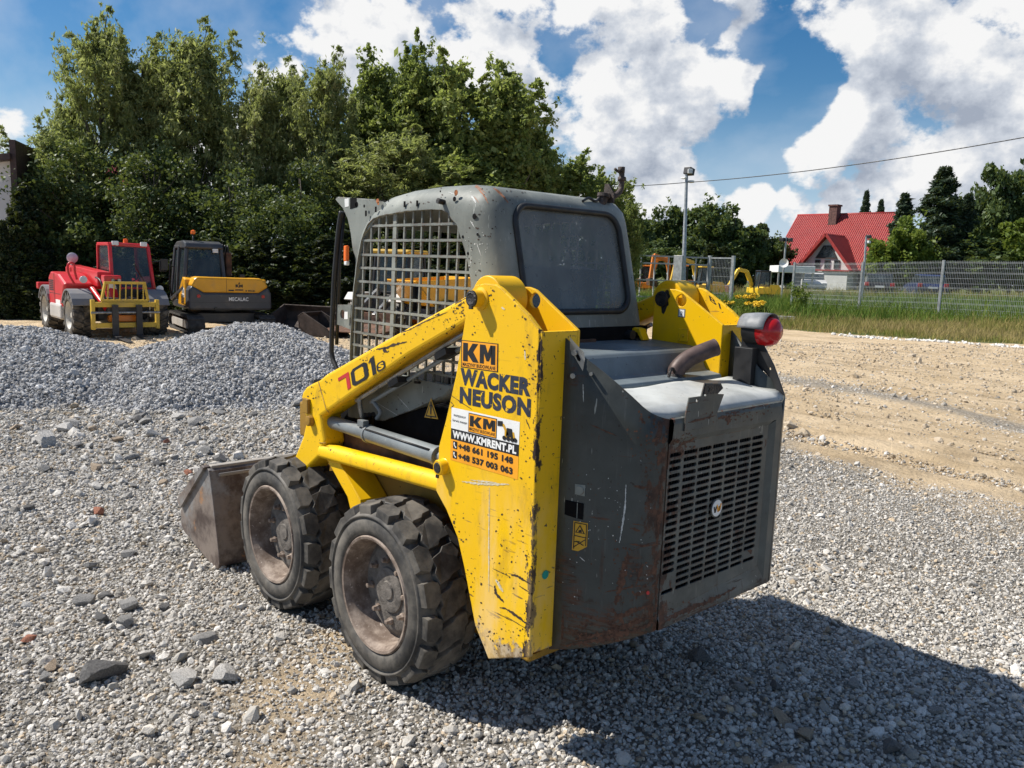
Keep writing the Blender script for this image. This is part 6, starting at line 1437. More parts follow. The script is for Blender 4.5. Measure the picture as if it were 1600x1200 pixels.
part(W2, 'skip', M['amber'], lambda bm: plate(bm, [(-.1,1.25),(.1,.72),(.9,.66),(1.35,1.15),(1.3,1.17),(.88,.72),(.13,.76),(-.06,1.26)], [], 'y', -.6, .6), None, .01)
for s in (1, -1): part(W2, 'skip_side', M['amber'], lambda bm: plate(bm, [(-.1,1.25),(.1,.72),(.9,.66),(1.35,1.15)], [], 'y', s*.6, s*.57), None, .01)
part(W2, 'roll_bar', M['orangep'], lambda bm: tube(bm, smooth_path([(-.6,.4,.9),(-.65,.4,1.3),(-.62,.2,1.40),(-.62,-.2,1.40),(-.65,-.4,1.3),(-.6,-.4,.9)], 4), .04, 10))
part(W2, 'seat', M['black'], lambda bm: (bx(bm, -.5, -.2, -.22, .22, 1.1, 1.2), bx(bm, -.56, -.48, -.22, .22, 1.15, 1.36)), None, .02)

# ---------------- distant excavators behind the fence
def mini_ex(px, py, depth, label, mat, boom, sc, hl, roofed=True, grp='excavators parked behind the fence'):
    P = ground_at(px, py, depth); o = thing('excavator', label, 'excavator', tuple(P), heading(*hl), grp); o.scale = (sc, sc, sc)
    for s in (1, -1): part(o, 'track', M['track'], lambda bm: plate(bm, [(-1.15,.1),(-1.0,0),(1.0,0),(1.15,.1),(1.2,.3),(1.0,.5),(-1.0,.5),(-1.2,.3)], [], 'y', s*.5, s*.95), None, .03)
    part(o, 'body', mat, lambda bm: (plate(bm, [(-1.2,.6),(-1.25,1.1),(-1.0,1.4),(-.1,1.4),(0,1.1),(1.0,1.1),(1.0,.6)], [], 'y', -.95, .95), bx(bm, -.5, .5, -.4, .4, .4, .65)), None, .06)
    c = part(o, 'cab', M['black'], lambda bm: [bar(bm, a, b, .09) for a, b in (((.95,.9,1.1),(.75,.85,2.5)),((.95,.1,1.1),(.75,.1,2.5)),((-.1,.9,1.1),(-.1,.85,2.5)),((-.1,.1,1.1),(-.1,.1,2.5)))], None, .01)
    part(c, 'roof', mat if roofed else M['black'], lambda bm: bx(bm, -.2, .85, .05, .92, 2.46, 2.58), None, .05)
    part(c, 'windscreen', M['glass2'], lambda bm: (pane(bm, [(.93,.86,1.2),(.93,.14,1.2),(.76,.14,2.45),(.76,.82,2.45)]), pane(bm, [(.9,.9,1.2),(-.1,.9,1.2),(-.1,.85,2.45),(.75,.85,2.45)]), pane(bm, [(.9,.1,1.2),(-.1,.1,1.2),(-.1,.1,2.45),(.75,.1,2.45)])))
    names = ('boom', 'boom_tip', 'bucket_arm')
    for k, (a, b) in enumerate(zip(boom, boom[1:])):
        part(o, names[min(k, 2)], mat, lambda bm: bar(bm, (a[0], -.25, a[1]), (b[0], -.25, b[1]), (.26, .34-.04*k)), None, .03)
    e = boom[-1]; part(o, 'bucket', M['rustbrown'], lambda bm: plate(bm, [(e[0]-.1,e[1]+.1),(e[0]+.25,e[1]),(e[0]+.15,e[1]-.55),(e[0]-.45,e[1]-.6),(e[0]-.5,e[1]-.3)], [], 'y', -.6, .1), None, .02)
    part(o, 'boom_cylinder', M['steel'], lambda bm: tube(bm, [(.8,-.25,1.0),((boom[0][0]+boom[1][0])/2+.2,-.25,(boom[0][1]+boom[1][1])/2-.1)], .07, 8))
    return o
mini_ex(1000, 470, 47, 'leftmost orange excavator, only its boom showing beside the loader cab', M['orangep'], [(.7,1.1),(1.3,3.1),(2.2,3.15),(2.4,1.2)], .68, (.9,-.3))
mini_ex(1062, 470, 45, 'orange excavator with a folded boom just left of the lamp post', M['orangep'], [(.7,1.1),(1.2,2.9),(2.4,3.3),(2.6,1.4)], .68, (-1,-.25))
mini_ex(1102, 470, 43, 'yellow excavator with a folded boom behind the gate', M['machyel'], [(.7,1.1),(1.1,2.8),(2.5,3.25),(2.85,1.3)], .66, (-1,-.15))
mini_ex(1190, 468, 42, 'small yellow excavator with a bent arm, right of the gate', paint('bright_yellow_paint', (.78, .52, .03)), [(.8,1.0),(1.5,2.45),(2.3,2.6),(3.1,1.2)], .60, (-.96,-.25), False)
# a white van roof and a grey loader seen above the gate
# ---------------- cars
def car(px, py, depth, label, col, hl, L=4.2, H=1.48, grp='cars parked beyond the meadow'):
    P = ground_at(px, py, depth); o = thing('parked_car', label, 'car', tuple(P), heading(*hl), grp); pm = paint('car_paint', col, .25, .1, .1)
    h = L/2; W_ = .86
    part(o, 'body', pm, lambda bm: plate(bm, [(-h,.35),(-h-.03,.75),(-h+.08,.95),(-h+.45,.98),(h-1.25,.96),(h-.3,.82),(h,.65),(h,.32),(h-.5,.25),(-h+.4,.25)], [], 'y', -W_, W_), None, .07)
    part(o, 'roof', pm, lambda bm: plate(bm, [(-h+.28,1.38),(-h+.5,H),(h-2.2,H),(h-1.95,1.40),(h-2.2,1.405),(-h+.5,1.405)], [], 'y', -.68, .68), None, .04)
    part(o, 'window', M['glass2'], lambda bm: plate(bm, [(-h+.08,.96),(-h+.32,1.42),(h-2.05,1.42),(h-1.2,.95)], [], 'y', -.72, .72), None, .05)
    for x in (-h+.75, h-.8):
        for s in (1, -1): part(o, 'wheel', M['rubber'], lambda bm: lathe(bm, [(s*.66,.31),(s*.86,.31),(s*.87,.2),(s*.84,.0001)], (x, 0, .31), 'y', 18), 40)
    for s in (1, -1):
        part(o, 'tail_light', M['redlens'], lambda bm: box(bm, (-h-.01, s*.70, .85), (.08, .24, .22)), None, .02)
        part(o, 'headlight', M['lampglass'], lambda bm: box(bm, (h-.05, s*.66, .68), (.12, .28, .14)), None, .02)
    part(o, 'number_plate', M['white'], lambda bm: box(bm, (-h-.045, 0, .72), (.02, .5, .11)))
    part(o, 'bumper', M['black'], lambda bm: (bx(bm, -h-.06, -h+.1, -.82, .82, .3, .5),), None, .04)
    return o
car(1369, 466, 50, 'black estate car seen from behind, left of the blue car', (.02, .02, .024), (.35, .93))
car(1443, 471, 49, 'dark blue hatchback seen from behind, right of the black car', (.02, .035, .11), (.25, .97), 3.9)
car(1270, 455, 62, 'white car parked in front of the house gable', (.70, .70, .69), (-.3, -.95), 4.0)
# ================================================================== TREES, HOUSES, FENCE, POLES
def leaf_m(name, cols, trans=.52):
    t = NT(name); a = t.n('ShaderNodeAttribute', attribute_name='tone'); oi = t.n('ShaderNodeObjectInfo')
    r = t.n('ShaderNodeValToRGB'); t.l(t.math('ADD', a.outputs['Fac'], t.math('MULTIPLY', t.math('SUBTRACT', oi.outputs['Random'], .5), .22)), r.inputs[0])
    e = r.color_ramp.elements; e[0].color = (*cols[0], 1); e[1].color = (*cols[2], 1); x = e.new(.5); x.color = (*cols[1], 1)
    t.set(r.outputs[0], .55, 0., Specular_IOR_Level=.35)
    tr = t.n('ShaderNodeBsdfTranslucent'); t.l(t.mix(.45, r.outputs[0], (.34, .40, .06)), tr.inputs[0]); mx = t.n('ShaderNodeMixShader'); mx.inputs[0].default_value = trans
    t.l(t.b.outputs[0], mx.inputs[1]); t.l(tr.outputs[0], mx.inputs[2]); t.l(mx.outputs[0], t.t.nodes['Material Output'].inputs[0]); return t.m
LM = {'willow': leaf_m('willow_leaves', ((.15, .185, .065), (.29, .325, .13), (.48, .49, .24))), 'birch': leaf_m('birch_leaves', ((.12, .165, .048), (.225, .285, .085), (.40, .43, .16))),
      'dark': leaf_m('dark_leaves', ((.036, .060, .020), (.062, .100, .030), (.12, .165, .05)), .25), 'thuja': leaf_m('thuja_scales', ((.012, .022, .008), (.020, .036, .011), (.07, .10, .02)), .15),
      'pine': leaf_m('pine_needles', ((.018, .034, .018), (.030, .055, .028), (.055, .085, .045)), .1), 'light': leaf_m('light_leaves', ((.07, .11, .015), (.13, .19, .025), (.22, .27, .05)), .4)}
BARK = simple('bark', (.10, .085, .07), .9, 0, .4, 12, .5)
def leaves(cent, cr, n_each, size, stretch=(1, 1, 1), droop=0., aspect=.45, seed=0, spray=0.):
    """leaf cards round cluster centres (K,3), radii (K,)"""
    rg = np.random.default_rng(seed); K = len(cent); n = K*n_each
    c = np.repeat(cent, n_each, 0); r = np.repeat(cr, n_each)[:, None]
    d = rg.normal(0, 1, (n, 3)); d /= np.linalg.norm(d, axis=1)[:, None]; d *= rg.random((n, 1))**.45
    p = c+d*r*np.array(stretch)
    if spray:      # twigs: leaves strung along rising, drooping-tipped shoots
        od = cent*np.array([1, 1, 0]); od = od/(np.linalg.norm(od, axis=1)[:, None]+1e-6)*.55+np.array([0, 0, .85])+rg.normal(0, .42, (K, 3)); od /= np.linalg.norm(od, axis=1)[:, None]
        nt = 5; sub = rg.normal(0, .45, (K, nt, 3)); tw = rg.integers(0, nt, n); kk = np.repeat(np.arange(K), n_each); dd = od[kk]+sub[kk, tw]; s_ = rg.random((n, 1))**.8
        Lr = r*spray; p = c+dd*Lr*(s_-.3)-np.array([0, 0, .42])*Lr*s_**2.2+rg.normal(0, 1, (n, 3))*r*(.10+.10*(1-s_))
    ax = rg.normal(0, 1, (n, 3)); ax[:, 2] -= droop; ax /= np.linalg.norm(ax, axis=1)[:, None]
    sd_ = np.cross(ax, rg.normal(0, 1, (n, 3))); sd_ /= np.linalg.norm(sd_, axis=1)[:, None]+1e-9
    s = size*np.exp(rg.normal(0, .28, n))[:, None]
    V = np.stack([p-ax*s, p+sd_*s*aspect, p+ax*s, p-sd_*s*aspect], 1).reshape(-1, 3)
    Fq = np.arange(n*4).reshape(-1, 4)
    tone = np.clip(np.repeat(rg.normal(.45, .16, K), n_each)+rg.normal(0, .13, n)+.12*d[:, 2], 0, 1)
    return V, Fq, np.repeat(tone, 4)
def trunk_bm(h, r, limbs, lean=(0, 0)):
    bm = B(); n = 8
    main = [(lean[0]*(k/n)**1.5+.06*math.sin(k*1.3), lean[1]*(k/n)**1.5+.06*math.cos(k*1.7), h*k/n-.1) for k in range(n+1)]
    tube(bm, main, [r*(1-.85*k/n) for k in range(n+1)], 8)
    for (x, y, z), z0 in limbs:
        k = z0/h; b = Vector((lean[0]*k**1.5, lean[1]*k**1.5, z0)); e = Vector((x, y, z)); m = b.lerp(e, .5)+Vector((0, 0, -.06*(e-b).length))
        tube(bm, [b, m, e], [r*.34*(1-k*.6), r*.2, r*.05], 5)
    return bm
def crown_points(h, w, kind, seed):
    """cluster centres in a crown of height h and half width w standing on z=0"""
    rg = np.random.default_rng(seed); C_, Rr = [], []
    if kind in ('willow', 'birch'):
        K = 300 if kind == 'willow' else 270
        lob = [(rg.uniform(0, 2*PI), rg.uniform(.25, .85), rg.uniform(.75, 1.35)) for _ in range(9)]
        for k in range(K):                       # body of the crown: uneven egg with bulges
            f = rg.random()**.8; b = rg.uniform(0, 2*PI); e = 1-abs((f-.42)/.60)**2.3 if f > .42 else 1-.25*((.42-f)/.42)**2
            bul = max(.68+.18*math.sin(2*b+3*f*PI), max(g_*math.exp(-((math.remainder(b-a_, 2*PI))/.55)**2-((f-f_)/.13)**2) for a_, f_, g_ in lob))
            q = w*max(.08, e)**.62*bul*rg.random()**.36; C_.append((q*math.cos(b)+.14*w*f*f, q*math.sin(b), h*(.05+.86*f))); Rr.append(w*rg.uniform(.10, .27)*(1.1-.35*f))
        for t in range(9):   # loose plumes and side sprays
            a = rg.uniform(0, 2*PI); off = w*.75*math.sqrt(rg.random()); hx = h*(1 if t == 0 else rg.uniform(.66, .97)); x0, y0 = off*math.cos(a), off*math.sin(a)
            if t == 0: x0 *= .3; y0 *= .3
            for k in range(8):
                f = k/7; q = w*.24*rg.random(); b = rg.uniform(0, 2*PI); C_.append((x0*(1+.25*f)+q*math.cos(b)*(1-.5*f)+.22*w*f, y0*(1+.25*f)+q*math.sin(b)*(1-.5*f), hx*(.78+.22*f))); Rr.append(w*(.20-.11*f)*rg.uniform(.8, 1.2))
    elif kind == 'round':
        for k in range(int(34+20*w)):
            d = rg.normal(0, 1, 3); d /= np.linalg.norm(d); q = rg.random()**.4; z = h*.55+d[2]*h*.45*q
            C_.append((d[0]*w*q*(.75+.3*math.sin(3*k)), d[1]*w*q, max(.3, z))); Rr.append(w*rg.uniform(.16, .34))
    elif kind == 'pine':
        for k in range(150):
            f = (k+.5)/150; z = h*(.08+.90*f); wid = w*(1-f**1.6)*(.65+.4*rg.random())*(.8+.2*math.sin(9*f)); a = k*2.4+rg.uniform(-.5, .5); q = wid*(.1+.9*rg.random()); C_.append((q*math.cos(a), q*math.sin(a), z+.1*q)); Rr.append(w*rg.uniform(.12, .22)*(1.2-.6*f))
    elif kind == 'thuja':
        for k in range(64):
            f = (k+.5)/64; z = h*(.02+.97*f); wid = w*(1-f**2.2)*.86+.03; a = k*2.4; q = wid*(.55+.45*rg.random()); C_.append((q*math.cos(a), q*math.sin(a), z)); Rr.append(w*.36*(1.15-.6*f))
    return np.array(C_), np.array(Rr)
KINDS = {'willow': ('willow', 'willow', 112, .054, (1, 1, 1.6), 1.1, .30), 'birch': ('birch', 'birch', 116, .050, (1, 1, 1.3), .6, .5), 'round': ('round', 'dark', 160, .10, (1, 1, .8), .2, .6), 'roundlight': ('round', 'light', 210, .10, (1, 1, .8), .2, .6),
         'pine': ('pine', 'pine', 120, .11, (1.1, 1.1, .7), -.3, .28), 'thuja': ('thuja', 'thuja', 260, .050, (1, 1, 1.3), -.6, .45)}
PROTO = {}
def proto(kind, h, w, seed, leafscale=1.):
    """meshes of one tree variant, shared by its copies"""
    key = (kind, h, w, seed, leafscale)
    if key not in PROTO:
        sh, mt, ne, sz, st, dr, asp = KINDS[kind]; C_, Rr = crown_points(h, w, sh, seed)
        V, Fq, T = leaves(C_, Rr, ne, sz*leafscale, st, dr, asp, seed, 2.1 if sh in ('willow', 'birch') else 0)
        if sh != 'thuja' and sh != 'pine':   # loose sprays outside the clusters
            k = np.random.default_rng(seed+5); m = k.choice(len(C_), len(C_)*3//4, replace=False); o2 = C_[m]*np.array([1.15, 1.15, 1.0])+k.normal(0, .16*w, (len(m), 3)); V2, F2, T2 = leaves(o2, Rr[m]*.8, ne//5, sz*leafscale, (1, 1, 1.6), dr, asp, seed+9)
            Fq = np.concatenate([Fq, F2+len(V)]); V = np.concatenate([V, V2]); T = np.concatenate([T, T2])
        lim = [(tuple(C_[i]), max(.4, C_[i][2]-.18*h)) for i in np.random.default_rng(seed+2).choice(len(C_), min(26, len(C_)), replace=False)]
        PROTO[key] = (V, Fq, T, lim, LM[mt], {})
    return PROTO[key]
def tree(px, top, depth, kind, wpx, label, cat='tree', grp=None, seed=0, base=None, name=None, rz=None, leafscale=1.):
    p = UD(px, top, depth); g = float(gz(p[0], p[1])); h = p[2]-g; w = wpx/F*depth/2
    hq = {'willow': 7., 'birch': 6., 'round': 6., 'roundlight': 6., 'pine': 8., 'thuja': 3.2}[kind]; wq = {'willow': 1.25, 'birch': 1.15, 'round': 2.2, 'roundlight': 2.2, 'pine': 2.0, 'thuja': .55}[kind]
    V, Fq, T, lim, mat, cache = proto(kind, hq, wq, seed % 3, leafscale)
    nm = name or {'willow': 'willow_tree', 'birch': 'birch_tree', 'round': 'leafy_tree', 'roundlight': 'leafy_tree', 'pine': 'pine_tree', 'thuja': 'thuja'}[kind]
    o = thing(nm, label, cat, (p[0], p[1], g-.05), RNG.uniform(0, 6.28) if rz is None else rz, grp); o.scale = (w/wq, w/wq, h/hq)
    if 'c' not in cache:
        c = mesh_from('crown', V, Fq, mat, o, T); cache['c'] = c.data
        t = obj('trunk', trunk_bm(hq*.93, .11 if kind != 'thuja' else .05, lim), BARK, o); cache['t'] = t.data
    else:
        for nn, me in (('crown', cache['c']), ('trunk', cache['t'])):
            q = bpy.data.objects.new(nn, me); COL.objects.link(q); q.parent = o
    return o
G1 = 'tall trees behind the hedge on the left'
TREES = [(84,190,22.0,'willow',100,'loose willow at the far left end of the tree row'),(100,140,23.0,'willow',105,'willow second from the left end of the tree row, shorter than the next'),(150,2,22.5,'willow',130,'tallest willow of the row, with a slim pointed top'),
 (222,55,23.0,'willow',125,'willow between the two tallest tops of the row'),(292,18,22.5,'willow',140,'tall willow with a broad top above the excavator'),(338,128,23.5,'willow',95,'willow right of the broad tall one, above the excavator cab'),(392,104,22.5,'willow',100,'narrow willow in the dip of the row, right of the excavator'),
 (448,82,23.0,'willow',115,'willow with a pointed top left of the loader cab'),(505,72,22.5,'willow',110,'slender willow leaning right, just left of the loader cab'),(580,78,24.0,'birch',120,'birch with the left of two twin tops above the cab'),(640,62,24.0,'birch',125,'birch with the right of two twin tops above the cab'),
 (722,80,24.0,'birch',150,'broad birch above the middle of the cab roof'),(796,102,24.5,'birch',135,'birch at the right shoulder of the row'),(842,185,25,'birch',85,'thin open birch at the right end of the row'),(612,190,22,'willow',150,'low yellowish willow in front of the twin birches'),
 (120,225,21.5,'round',150,'dark bushy tree low in front of the tallest one'),(360,270,21.5,'round',150,'dark bushy tree low behind the excavator'),(470,255,21.5,'round',140,'dark bushy tree low left of the loader cab'),(240,235,21.6,'round',150,'dark bushy tree low behind the telehandler cab'),(735,215,23,'birch',150,'low birch foliage just above the cab roof')]  # low round trees: dark leaf colour holds the shade of the crowns above
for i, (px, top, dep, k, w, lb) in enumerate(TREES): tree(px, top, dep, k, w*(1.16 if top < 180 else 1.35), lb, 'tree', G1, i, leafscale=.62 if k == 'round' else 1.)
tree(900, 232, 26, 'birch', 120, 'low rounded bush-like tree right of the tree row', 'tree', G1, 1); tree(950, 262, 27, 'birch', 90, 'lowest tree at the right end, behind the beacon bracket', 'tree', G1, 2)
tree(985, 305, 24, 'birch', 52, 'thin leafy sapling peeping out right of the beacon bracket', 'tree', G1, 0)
G2 = 'thuja columns of the dark hedge'
TJ = [(2,345,19.5,44),(36,288,19.8,72),(62,395,19.8,70),(100,410,20,80),(135,425,20,80),(170,405,20,80),(205,380,20,80),(240,372,20,85),(275,395,20,80),(300,385,20,80),(335,372,20,85),(372,385,20,85),(405,365,20,85),(440,372,20,85),(475,380,20,85),(508,368,20,90),(540,360,20,90),(575,380,20.5,85),(610,370,20.5,85),(645,375,20.5,85),(680,370,20.5,85),(715,375,20.5,85),(750,370,20.5,85)]
for i, (px, top, dep, w) in enumerate(TJ):
    lb = ('pointed thuja at the left edge of the picture' if i == 0 else 'tall slim thuja beside the white house wall' if i == 1 else 'dark thuja column closing up the hedge behind the machines')
    tree(px, top, dep, 'thuja', w*1.2, lb, 'hedge', G2 if i > 1 else None, i)
G3 = 'trees of the far wood beyond the excavators'
FW_ = [(1000,345,72,'round',70,'leftmost round tree of the far wood, beside the cab'),(1022,330,75,'round',75,'tall dark tree of the far wood, left of the lamp post'),(1060,326,76,'round',80,'crown of the far wood right behind the lamp post'),(1108,322,74,'round',95,'highest broad tree of the far wood'),(1150,326,73,'round',90,'grey-green tree right of the highest one in the far wood'),
  (1185,352,75,'round',75,'tree sloping down the right side of the far wood'),(1212,372,76,'round',60,'last low tree of the far wood, beside the red roof'),(1025,378,60,'round',75,'pale willowy bush left of the lamp post, in front of the wood'),(1085,372,66,'round',70,'dark filler tree behind the yellow boom')]
for i, (px, top, dep, k, w, lb) in enumerate(FW_): tree(px, top, dep, k, w, lb, 'tree', G3, i, leafscale=1.5)
for i, (px, top, w, lb) in enumerate(((1112,382,34,'taller yellow-green conifer behind the gate'),(1132,386,30,'right one of three conifers behind the gate'),(1150,397,24,'small yellow-green conifer right of the gate conifers'))): tree(px, top, 58, 'thuja', w*1.3, lb, 'conifer', None, i, leafscale=2.)
G4 = 'trees beside the house on the right'
RT_T = [(1355,296,95,'pine',50,'small pointed pine standing behind the red roof ridge'),(1378,310,93,'pine',44,'thin pine right of the pointed one behind the ridge'),(1415,300,60,'pine',90,'pine left of the biggest one'),(1478,258,58,'pine',150,'biggest dark pine right of the house'),(1515,300,59,'pine',80,'pine touching the right side of the biggest pine'),
  (1555,262,62,'round',85,'tall dark broadleaf tree near the right edge'),(1598,270,63,'round',100,'dark tree cut by the right edge of the picture'),(1408,345,56,'roundlight',80,'bright green tree in front of the pines, beside the red roof'),(1590,345,57,'roundlight',90,'yellow-green tree low at the right edge'),(1540,370,58,'round',100,'low dark tree between the pines and the right edge'),(1490,380,58,'round',110,'low dark undergrowth tree below the biggest pine'),(1440,385,58,'round',80,'low dark undergrowth tree left below the biggest pine'),
  (1640,280,46,'round',110,'dark tree just outside the right edge')]
for i, (px, top, dep, k, w, lb) in enumerate(RT_T[:-1]): tree(px, top, dep, k, w*1.1, lb, 'tree', G4, i, leafscale=1.25)

# ---------------- house with a red roof
def tile_m(name, col):
    t = NT(name); 
    w = t.n('ShaderNodeTexWave', wave_type='BANDS', bands_direction='X'); w.inputs['Scale'].default_value = 1.6; t.l(t.tc.outputs['Object'], w.inputs['Vector'])
    w2 = t.n('ShaderNodeTexWave', wave_type='BANDS', bands_direction='Y', wave_profile='SAW'); w2.inputs['Scale'].default_value = .85; t.l(t.tc.outputs['Object'], w2.inputs['Vector'])
    c = t.mix(t.ramp(t.noise(.8, 6), .3, .7), tuple(x*.85 for x in col), col); c = t.mix(t.ramp(w2.outputs['Fac'], .0, .12, .45, 0), c, tuple(x*.35 for x in col))
    return t.set(c, .45, 0., bump=t.math('ADD', w.outputs['Fac'], w2.outputs['Fac']), bstr=.9, bdist=.12)
M['tile'] = tile_m('red_roof_tiles', (.42, .045, .038)); M['tile_dark'] = simple('red_eaves_board', (.32, .03, .025), .5); M['render'] = simple('pale_house_render', (.58, .58, .56), .85, 0, .06, 1.5); M['chimbrick'] = simple('chimney_brick', (.12, .06, .05), .85, 0, .4, 6)
hp = ground_at(1316, 452, 78); hz_ = heading(-.74, -.67)      # local +X looks at the camera side: the gable front
H_ = thing('house', 'pale two-storey house with a steep red tiled roof and a front gable', 'house', (hp[0], hp[1], float(gz(hp[0], hp[1]))-.3), hz_)
# local: X toward viewer, Y to viewer's right (approximately), ridge along Y
hw, dp, zr_, ze_ = 5.0, 4.6, 7.35, 2.0
part(H_, 'wall', M['render'], lambda bm: (bx(bm, -dp+.4, dp-.5, -hw+.5, hw-.5, 0, ze_+.5), plate(bm, [(-dp+.6,ze_),(0,zr_-.5),(dp-.7,ze_)], [], 'y', -hw+.5, hw-.5)))
def roof_slab(sx):
    L2 = math.hypot(dp+.1, zr_-ze_); bm = B(); box(bm, (0, 0, 0), (2*hw+.6, L2, .16)); o = obj('roof', bm, M['tile'], H_)
    o.location = (sx*(dp+.1)/2, 0, (zr_+ze_)/2); ang = math.atan2(zr_-ze_, dp+.1)
    X = Vector((0, sx, 0)); Y = Vector((-sx*math.cos(ang), 0, math.sin(ang))); Z = X.cross(Y)
    m = Matrix((X, Y, Z)).transposed(); o.rotation_euler = m.to_euler(); return o
RF = roof_slab(1); roof_slab(-1)
part(H_, 'ridge_cap', M['tile_dark'], lambda bm: tube(bm, [(0,-hw-.3,zr_+.05),(0,hw+.3,zr_+.05)], .11, 8))
ch = part(H_, 'chimney', M['chimbrick'], lambda bm: (bx(bm, .2, 1.0, -1.55, -.75, 5.2, 8.1), bx(bm, .12, 1.08, -1.63, -.67, 8.1, 8.25)))
# front gable
gy, gw_, gx = .9, 2.55, dp+1.1; gt, gb = 5.2, 2.2
part(H_, 'gable_wall', M['render'], lambda bm: (plate(bm, [(gy-gw_+.25,0),(gy-gw_+.25,gb+.25),(gy,gt-.2),(gy+gw_-.25,gb+.25),(gy+gw_-.25,0)], [], 'x', gx-.3, dp-1.6), bx(bm, gx-.3, gx+.9, gy+.3, gy+gw_+.1, 0, 1.9)))
for s in (1, -1):
    ang = math.atan2(gt-gb, gw_); L2 = math.hypot(gt-gb, gw_)+.35; bm = B(); box(bm, (0, 0, 0), (3.6, L2, .14)); o = obj('gable_roof', bm, M['tile'], H_)
    X = Vector((s*-1, 0, 0)); Y = Vector((0, -s*math.cos(ang), math.sin(ang))); Z = X.cross(Y)
    if Z.z < 0: X = -X; Z = -Z
    o.rotation_euler = Matrix((X, Y, Z)).transposed().to_euler(); o.location = (gx-1.5, gy+s*gw_/2*1.05, (gt+gb)/2-.12)
    part(H_, 'bargeboard', M['tile_dark'], lambda bm: bar(bm, (gx+.32, gy+s*(gw_+.15), gb-.25), (gx+.32, gy, gt+.02), (.06, .26)))
part(H_, 'balcony_roof', M['tile_dark'], lambda bm: bx(bm, gx-.2, gx+1.1, gy-1.2, gy+gw_+.3, 1.9, 2.02))
M['winframe'] = simple('dark_window_frame', (.03, .028, .028), .5)
def win(pts, x=None):
    x = gx-.29 if x is None else x
    f = part(H_, 'window', M['winframe'], lambda bm: plate(bm, pts, [inset(pts, .10)], 'x', x, x+.10)); part(f, 'pane', M['glass2'], lambda bm: plate(bm, inset(pts, .09), [], 'x', x+.03, x+.05))
win([(gy-1.05,3.05),(gy+1.05,3.05),(gy+.35,4.2),(gy-.35,4.2)])
for k in (-1.05, -.12, .78): win([(gy+k,2.1),(gy+k+.5,2.1),(gy+k+.5,2.9),(gy+k,2.9)])
win([(gy-1.2,.4),(gy+.1,.4),(gy+.1,1.6),(gy-1.2,1.6)]); win([(-4.0,.6),(-2.9,.6),(-2.9,1.7),(-4.0,1.7)], dp-.49); win([(3.4,.6),(4.3,.6),(4.3,1.7),(3.4,1.7)], dp-.49)
# white carport left of the house, dish and pole
cpn = ground_at(1234, 460, 60); cp_h = heading(-.1, -1)
c = thing('carport', 'white flat-roofed carport left of the house', 'carport', tuple(cpn), cp_h)
part(c, 'roof', M['white'], lambda bm: bx(bm, -1.5, 1.5, -1.3, 1.3, 1.45, 1.95), None, .03)
for x in (-1.3, 1.3):
    for y in (-1.2, 1.2): part(c, 'post', M['palegrey'], lambda bm: bx(bm, x-.05, x+.05, y-.05, y+.05, 0, 1.45))
P = ground_at(1220, 474, 40); c = thing('camera_pole', 'pole with a white dish and two black floodlights left of the house', 'pole', tuple(P)); M['galv'] = simple('galvanised_steel', (.36, .37, .37), .45, .5, .2, 8)
ztop = UD(1222, 375, 40)[2]-P[2]; zd = UD(1220, 411, 40)[2]-P[2]
part(c, 'mast', M['galv'], lambda bm: tube(bm, [(0,0,-.2),(0,0,ztop+.15)], .045, 10), 40)
part(c, 'dish', M['white'], lambda bm: lathe(bm, [(0,.02),(.05,.15),(.09,.21),(.10,.21),(.06,.13),(.02,.0001)], (0,0,0), 'x', 20), 40); dish_ = [q for q in c.children if q.name.startswith('dish')][0]; dish_.scale = (1.05, 1.05, 1.05); dish_.rotation_euler = (0, 0, heading(-.45,-.9)); dish_.location = (.1*math.cos(heading(-.3,-1)), .1*math.sin(heading(-.3,-1)), zd)
for s in (1, -1): part(c, 'floodlight', M['black'], lambda bm: box(bm, tuple(RTH*s*.18)+(ztop,), (.24, .24, .18)), None, .02)
P = ground_at(1346, 476, 38); c = thing('camera_pole', 'slim grey pole with a camera in front of the red roof', 'pole', tuple(P)); zt = UD(1352, 370, 38)[2]-P[2]; lx = tuple((UD(1352, 370, 38)-UD(1346, 476, 38))[:2])
part(c, 'mast', M['galv'], lambda bm: tube(bm, [(0,0,-.2),(lx[0]*.6,lx[1]*.6,zt)], .05, 10), 40); part(c, 'camera', M['white'], lambda bm: (box(bm, (lx[0]*.6+.1*RTH[0], lx[1]*.6+.1*RTH[1], zt-.25), (.2,.2,.12)), ), None, .02); part(c, 'floodlight', M['black'], lambda bm: box(bm, (lx[0]*.6+.1*RTH[0], lx[1]*.6+.1*RTH[1], zt), (.2,.2,.16)), None, .02)

